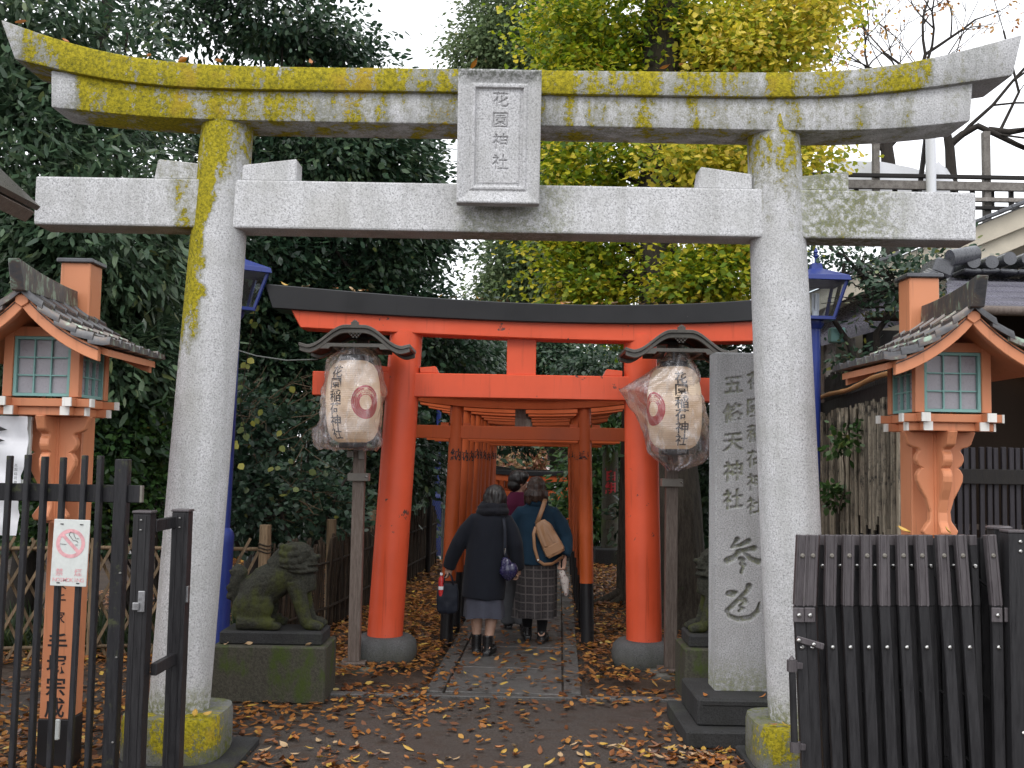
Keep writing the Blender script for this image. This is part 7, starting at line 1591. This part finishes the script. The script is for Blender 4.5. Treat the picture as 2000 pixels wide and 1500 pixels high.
crown('golden_crown', LEAF['ginkgo2'], t, gy, 42, per=56, spread=0.20, size=0.062, width=0.8, kind='fan2', droop=0.5)
tr_pts = [gt, W(1330, 1180, 10.9), W(1322, 1000, 10.9), W(1305, 800, 10.95), W(1288, 600, 11.0), W(1285, 400, 11.1), W(1290, 150, 11.2), W(1300, -150, 11.3)]
b = MB(); N = 36; rings = []
for i in range(40):
    u = i / 39 * (len(tr_pts) - 1); k = min(int(u), len(tr_pts) - 2); p = Vector(tr_pts[k]).lerp(Vector(tr_pts[k + 1]), u - k) - gt
    h = i / 39; R0 = lerp(0.30, 0.20, min(1, h * 1.5)) + 0.16 * math.exp(-p.z / 0.22)
    ring = []
    for q in range(N):
        a = 2 * PI * q / N; rr_ = R0 * (1 + 0.08 * math.sin(5 * a + 1) * math.exp(-p.z / 0.6) + 0.035 * math.sin(11 * a + p.z * 0.8) + 0.03 * float(vnoise(np.array([[a * 4, p.z * 3, 1.0]]))[0])); ring.append(p + Vector((rr_ * math.cos(a), rr_ * math.sin(a), 0)))
    rings.append(ring)
b.loft(rings); b.build('trunk', MT['bark'], t, smooth=True)
br = []
for (x, y, d_, *_r) in gk + gy:
    if y < -50: continue
    s0 = W(1288, min(560, y + rg.uniform(60, 160)), 11.05); br.append((wob(s0, W(x + rg.uniform(-40, 40), y, d_), 6, 0.16, rg), 0.050, 0.010))
limbs('limb', MT['branch'], t, br)
t2 = thing('slim_trunk', 'slim dark tree trunk with spreading roots just left of the right red pillar', 'tree', (W(1228, 1150, 12.6).x, 12.6, 0)); off = Vector(t2.location)
limbs('trunk', MT['bark'], t2, [([off, off + Vector((0, 0, 0.25)), off + Vector((0.0, 0, 1.0)), off + Vector((0.01, 0, 2.2)), off + Vector((0.0, 0.1, 3.4))], 0.17, 0.10)] + [([off + Vector((0.02, 0, 0.22)), off + Vector((a * 0.22, -0.1, 0.09)), off + Vector((a * 0.5, -0.22, 0.0))], 0.085, 0.03) for a in (-1.2, -0.6, 0.5, 1.0)], 12)
crown('crown', LEAF['ginkgo'], t2, [(1230, 640, 12.6, 40, 20, 0.4, 10), (1180, 620, 12.8, 40, 16, 0.4, 8)], 43, per=40, spread=0.18, size=0.07, width=0.8, kind='fan', droop=0.5)
# ---- camellia by the right lamp
t = thing('camellia_tree', 'small open camellia with twisting branches in front of the house', 'tree', (W(1690, 900, 8.90).x, 8.90, 0))
crown('crown', LEAF['ivy'], t, [(1625, 500, 9.10, 60, 30, 0.35, 26), (1700, 520, 8.90, 60, 40, 0.35, 34), (1755, 555, 8.80, 50, 40, 0.3, 26), (1830, 498, 8.70, 60, 28, 0.3, 22), (1810, 570, 8.80, 50, 40, 0.3, 20), (1690, 620, 8.90, 20, 20, 0.2, 6), (1660, 700, 8.80, 40, 20, 0.2, 9), (1830, 620, 8.80, 30, 20, .2, 6)], 51, per=13, spread=0.11, size=0.062, width=0.5, kind='lance', droop=0.05, bias=0.1)
limbs('trunk', MT['branch'], t, [([W(1690, 900, 8.90), W(1680, 730, 8.90), W(1655, 665, 8.90), W(1625, 620, 8.90), W(1640, 560, 8.90), W(1650, 510, 8.90)], 0.035, 0.012), ([W(1715, 900, 8.95), W(1712, 650, 8.95), W(1745, 605, 8.90), W(1722, 575, 8.90), W(1690, 545, 8.90), W(1650, 500, 8.90), W(1620, 485, 8.90)], 0.036, 0.010), ([W(1740, 605, 8.90), W(1770, 560, 8.85), W(1800, 530, 8.80), W(1840, 500, 8.75)], 0.020, 0.007), ([W(1722, 575, 8.90), W(1735, 530, 8.90), W(1760, 500, 8.85)], 0.016, 0.006), ([W(1700, 553, 8.90), W(1680, 520, 8.90), W(1690, 490, 8.90)], 0.014, 0.005), ([W(1740, 600, 8.90), W(1690, 600, 8.90), W(1660, 590, 8.90)], 0.014, 0.005)] + [(wob(W(rg.uniform(1620, 1780), rg.uniform(520, 580), 8.90), W(rg.uniform(1590, 1880), rg.uniform(475, 600), 8.85), 4, 0.06, rg), 0.008, 0.003) for _ in range(26)])
# ivy on the bamboo fence
t = thing('climbing_ivy', 'patches of green ivy clinging to the bamboo screen', 'ivy', (W(1640, 900, 8.3).x, 8.3, 0))
crown('leaves', LEAF['shrub'], t, [(1655, 855, 8.0, 14, 22, 0.05, 6), (1620, 970, 8.6, 26, 16, 0.06, 8), (1640, 870, 8.2, 14, 8, .05, 3)], 52, per=18, spread=0.06, size=0.06, width=0.6, kind='lance', droop=0.2)
MB().tube([Vector(p) - Vector(t.location) for p in wob(W(1640, 1020, 8.3), W(1655, 830, 8.1), 6, 0.03, rg)], 0.005, 5).build('stem', MT['twig'], t)
# ---- bare cherries beyond the house
def cherry(name, label, base, segs, seed, leafn, spread_px):
    t = thing(name, label, 'tree', base, 0, 'nearly bare cherry trees behind the house'); off = Vector(base); r_ = random.Random(seed); b = MB(); tips = []
    def grow(p, d, L, r, lev):
        pts = [p]; dd = d.copy()
        for k in range(4):
            dd = (dd + Vector((r_.uniform(-.28, .28), r_.uniform(-.2, .2), r_.uniform(-.18, .26)))).normalized(); pts.append(pts[-1] + dd * (L / 4))
        b.tube([q - off for q in pts], [lerp(r, r * 0.6, i / 4) for i in range(5)], 6 if lev < 2 else 4, cap=False)
        if lev >= 4: tips.append(pts[-1]); return
        for k in range(3 if lev < 3 else 2):
            i = r_.choice((2, 3, 4)); nd = (dd + Vector((r_.uniform(-1, 1), r_.uniform(-.5, .5), r_.uniform(-.5, .8)))).normalized(); grow(pts[i], nd, L * r_.uniform(0.55, 0.8), r * 0.55, lev + 1)
        tips.extend(pts[3:])
    for pts, r in segs:
        b.tube([q - off for q in pts], [lerp(r, r * 0.55, i / (len(pts) - 1)) for i in range(len(pts))], 10, cap=False)
        for k in range(2): 
            i = r_.randrange(len(pts) // 2, len(pts)); d = (Vector(pts[i]) - Vector(pts[i - 1])).normalized(); grow(Vector(pts[i]), (d + Vector((r_.uniform(-.8, .8), 0, r_.uniform(-.3, .7)))).normalized(), 2.0, r * 0.30, 1)
    b.build('branches', MT['branch'], t, recalc=False, smooth=True)
    P_ = []; 
    for k in range(leafn): q = r_.choice(tips) - off; P_.append(q + Vector((r_.uniform(-.1, .1), r_.uniform(-.1, .1), r_.uniform(-.15, .02))))
    P_ = np.array(P_); R_ = np.random.default_rng(seed); n = len(P_); D_ = R_.normal(size=(n, 3)); D_[:, 2] -= 1
    tag(mesh_obj('last_leaves', leaf_mesh('last_leaves', P_, D_, R_.normal(size=(n, 3)), R_.uniform(0.07, 0.12, n), 0.5, 'lance', R_.random(n)), LEAF['cherry'], t), kind='stuff'); return t
c0 = W(1862, 420, 17); c0.z = 0
cherry('cherry_tree', 'bare cherry tree with a forked greenish trunk right of the stone gate', c0, [([c0, W(1862, 420, 17), W(1858, 340, 17), W(1855, 290, 17), W(1850, 262, 17)], 0.12), ([W(1852, 285, 17), W(1880, 262, 17), W(1910, 246, 16.9), W(1945, 262, 16.8), W(1985, 282, 16.7), W(2050, 310, 16.6)], 0.065), ([W(1930, 255, 16.9), W(1970, 258, 16.8), W(2010, 252, 16.8)], 0.07), ([W(1850, 262, 17), W(1835, 200, 17.2), W(1840, 120, 17.4)], 0.035), ([W(1950, 262, 16.9), W(1990, 180, 17), W(1960, 60, 17)], 0.03)], 61, 420, 0)
c1 = W(1735, 400, 22); c1.z = 0
cherry('cherry_tree', 'farther cherry tree with sparse orange leaves above the plastic sheet', c1, [([c1, W(1738, 400, 22), W(1735, 320, 22), W(1730, 270, 22)], 0.22), ([W(1733, 300, 22), W(1690, 260, 22), W(1650, 240, 22)], 0.06), ([W(1733, 290, 22), W(1780, 240, 22), W(1830, 200, 22)], 0.06), ([W(1730, 280, 22), W(1720, 200, 22), W(1690, 130, 22)], 0.05)], 62, 600, 0)
# ================================================================== fallen leaves
def path_off(x, y): return x - 0.047 * (y - 7.83)
rng = np.random.default_rng(77)
def density(x, y):
    u = path_off(x, y)
    n = 0.5 + 0.5 * vnoise(np.stack([x * 1.1, y * 1.1, np.zeros_like(x)], 1), 3) + 0.35 * vnoise(np.stack([x * 3.3, y * 3.3, np.zeros_like(x)], 1), 4)
    bed = ((u < -0.66) | (u > 0.60)) & (y > 8.1)
    d = np.where(bed, 1.0, 0.0)
    d = np.where(~bed & (y > 7.8), 0.10 + 0.25 * np.exp(-(0.60 - np.abs(u + 0.03)) / 0.10), d)       # on the slabs, thicker at the edges
    fore = y <= 8.1
    d = np.where(fore, 0.09 + 0.42 * np.clip(n, 0, 1) * np.clip(0.12 + np.abs(x - 0.15) * 0.60, 0, 1.1), d)
    d = np.where(fore & (x < -0.6), d + 0.10, d); d = np.where(fore & (x > 1.0), d + 0.14, d)
    d = np.where((y > 7.6) & (y < 8.4) & (np.abs(u) > 0.6), 0.6, d)
    return d * np.clip(0.45 + 0.8 * n, 0.15, 1.3)
n = 90000
x = rng.uniform(-5.0, 3.4, n); y = 5.2 + (17.0 - 5.2) * rng.random(n) ** 1.25
k = rng.random(n) < density(x, y) * np.where(y > 8.1, 0.78, 0.85)
# keep clear of the solid footings
for (cx, cy, rx, ry) in ((pl_b.x, TY, 0.31, 0.31), (pr_b.x, TY, 0.31, 0.31), (lp.x, lp.y + 0.235, 0.42, 0.25), (rp.x + 0.41, rp.y + 0.235, 0.42, 0.25), (rlb.x, RY, 0.25, 0.25), (rrb.x, RY, 0.25, 0.25), (stl.location.x + 0.15, SF + 0.06, 0.60, 0.44)):
    k &= ~((np.abs(x - cx) < rx) & (np.abs(y - cy) < ry))
x, y = x[k], y[k]; n = len(x)
u = path_off(x, y); bed = ((u < -0.66) | (u > 0.60)) & (y > 8.1)
z = np.where(bed, 0.05 + 0.02 * rng.random(n), np.where((y > 7.8) & (np.abs(u + 0.03) < 0.6), 0.034, 0.007)) + 0.008 * rng.random(n)
order = np.argsort(y)
# the nearest ones in view are single objects
P3_ = np.stack([x, y, z], 1); ppx, ppy = proj(P3_)
vis = (ppx > 395) & (ppx < 1540) & (ppy < 1495) & (y > 5.85)
near = [i for i in order if vis[i]][:300]
shapes_ = []
for v in range(8):
    b = MB(); L = 1.0; w_ = random.uniform(0.40, 0.58); cu = random.uniform(0.06, 0.24); cc = random.uniform(0.04, 0.16) * random.choice((1, 1, -0.6)); rows = []
    for i in range(7):
        t = i / 6; hw_ = w_ / 2 * math.sin(PI * min(1, t * 0.97 + 0.02)) ** 0.75 * (1.08 - 0.25 * t) + (0.01 if i in (0, 6) else 0); zz = cu * (t - 0.5) ** 2 * 2.2
        rows.append([(t - 0.5, q * hw_, zz + cc * abs(q) ** 1.5) for q in (-1, -0.5, 0, 0.5, 1)])
    b.sheet(rows); b.bar((-0.68, 0.02, 0.03), (-0.48, 0, cu * 0.5), 0.02, 0.02)
    shapes_.append(b)
lib = []
for ci, (cn, cm) in enumerate(FALLEN):
    for v, b in enumerate(shapes_):
        me = b.mesh('fallen_leaf', smooth=True, recalc=False); me.materials.append(cm); lib.append((ci, me))
wts = [0.32, 0.30, 0.14, 0.12, 0.12]
def where(px):
    for lim, nm in ((520, 'right beside the left stone plinth'), (660, 'in front of the lion pedestal'), (850, 'on the paving below the left red pillar'), (1010, 'on the bare paving left of centre'), (1160, 'on the bare paving right of centre'), (1320, 'on the paving left of the dark stele base')):
        if px < lim: return nm
    return 'between the stele base and the right plinth'
for i in near:
    ci = random.choices(range(5), wts)[0]; me = random.choice([m_ for c_, m_ in lib if c_ == ci]); cn = FALLEN[ci][0]
    o = bpy.data.objects.new('fallen_leaf', me); COL.objects.link(o); s = random.uniform(0.042, 0.080)
    o.location = (x[i], y[i], z[i] + 0.006); o.scale = (s, s, s); o.rotation_euler = (random.gauss(0, .22), random.gauss(0, .22), random.uniform(0, 6.28))
    zone = where(ppx[i]); tag(o, 'single %s fallen leaf lying %s' % (cn, zone), 'leaf', '%s fallen leaves %s' % (cn, zone))
rest = np.ones(n, bool); rest[near] = False
xr, yr, zr_ = x[rest], y[rest], z[rest]; m = len(xr); a = rng.uniform(0, 2 * PI, m)
d = np.stack([np.cos(a), np.sin(a), rng.normal(0, .22, m)], 1); nr = np.stack([rng.normal(0, .28, m), rng.normal(0, .28, m), np.ones(m)], 1)
fo_ = mesh_obj('leaf_litter', leaf_mesh('leaf_litter', np.stack([xr, yr, zr_ + 0.012], 1), d, nr, rng.uniform(0.04, 0.085, m), 0.46, 'lance', np.clip(rng.beta(1.7, 1.9, m), 0, 1)), LEAF['fallen']); tag(fo_, 'drifts of orange and brown fallen leaves along the path', 'leaf litter', kind='stuff')
# leaves resting on beams and blocks
def perch(p, label, ci=None):
    ci = random.choices(range(5), wts)[0] if ci is None else ci; me = random.choice([m_ for c_, m_ in lib if c_ == ci]); o = bpy.data.objects.new('fallen_leaf', me); COL.objects.link(o); s = random.uniform(0.045, 0.07)
    o.location = p; o.scale = (s, s, s); o.rotation_euler = (random.gauss(0.3, .3), random.gauss(0, .3), random.uniform(0, 6.28)); tag(o, label, 'leaf', label)
for px, py in ((40, 48), (128, 84), (290, 114), (355, 121), (425, 124), (607, 125), (925, 129), (1170, 133), (1297, 134), (1330, 132), (1435, 137)):
    perch(W(px, py, TY - 0.12) + Vector((0, 0, 0.012)), 'dry leaf caught on top of the stone ridge beam', 1)
for k in range(26):
    px = random.uniform(545, 1440); py = np.interp(px, [p[0] for p in rk_t], [p[1] for p in rk_t]); perch(W(px, py, RY - 0.11) + Vector((0, 0, 0.012)), 'small leaf scattered on the black ridge of the red torii', random.choice((1, 2, 3)))
for px, py, d_ in ((442, 1258, 7.5), (486, 1257, 7.5), (602, 1259, 7.5)): perch(Vector((W(px, py, d_).x, 7.5, 0.415)), 'leaf resting on the pedestal of the guardian lion', 3)
for dx, ci in ((0.13, 1), (0.20, 2)): perch(Vector((pr_b.x - 0.33 + dx, TY - 0.20, 0.315)), 'orange leaf lying on the right stone plinth', ci)
for dx in (-0.02, 0.12): perch(Vector((pl_b.x + 0.16 + dx * 0.5, TY - 0.19, 0.315)), 'pale leaf lying on the left stone plinth', 2)
for px in (1765, 1850): perch(W(px, 1038, 4.9) + Vector((0, 0, 0.004)), 'yellow leaf resting on top of the accordion gate', 2)
for px, py in ((1378, 1340), (1490, 1350)): perch(Vector((W(px, py, 6.68).x, 6.68, 0.297)), 'brown leaf lying on the base of the inscribed stele', 1)
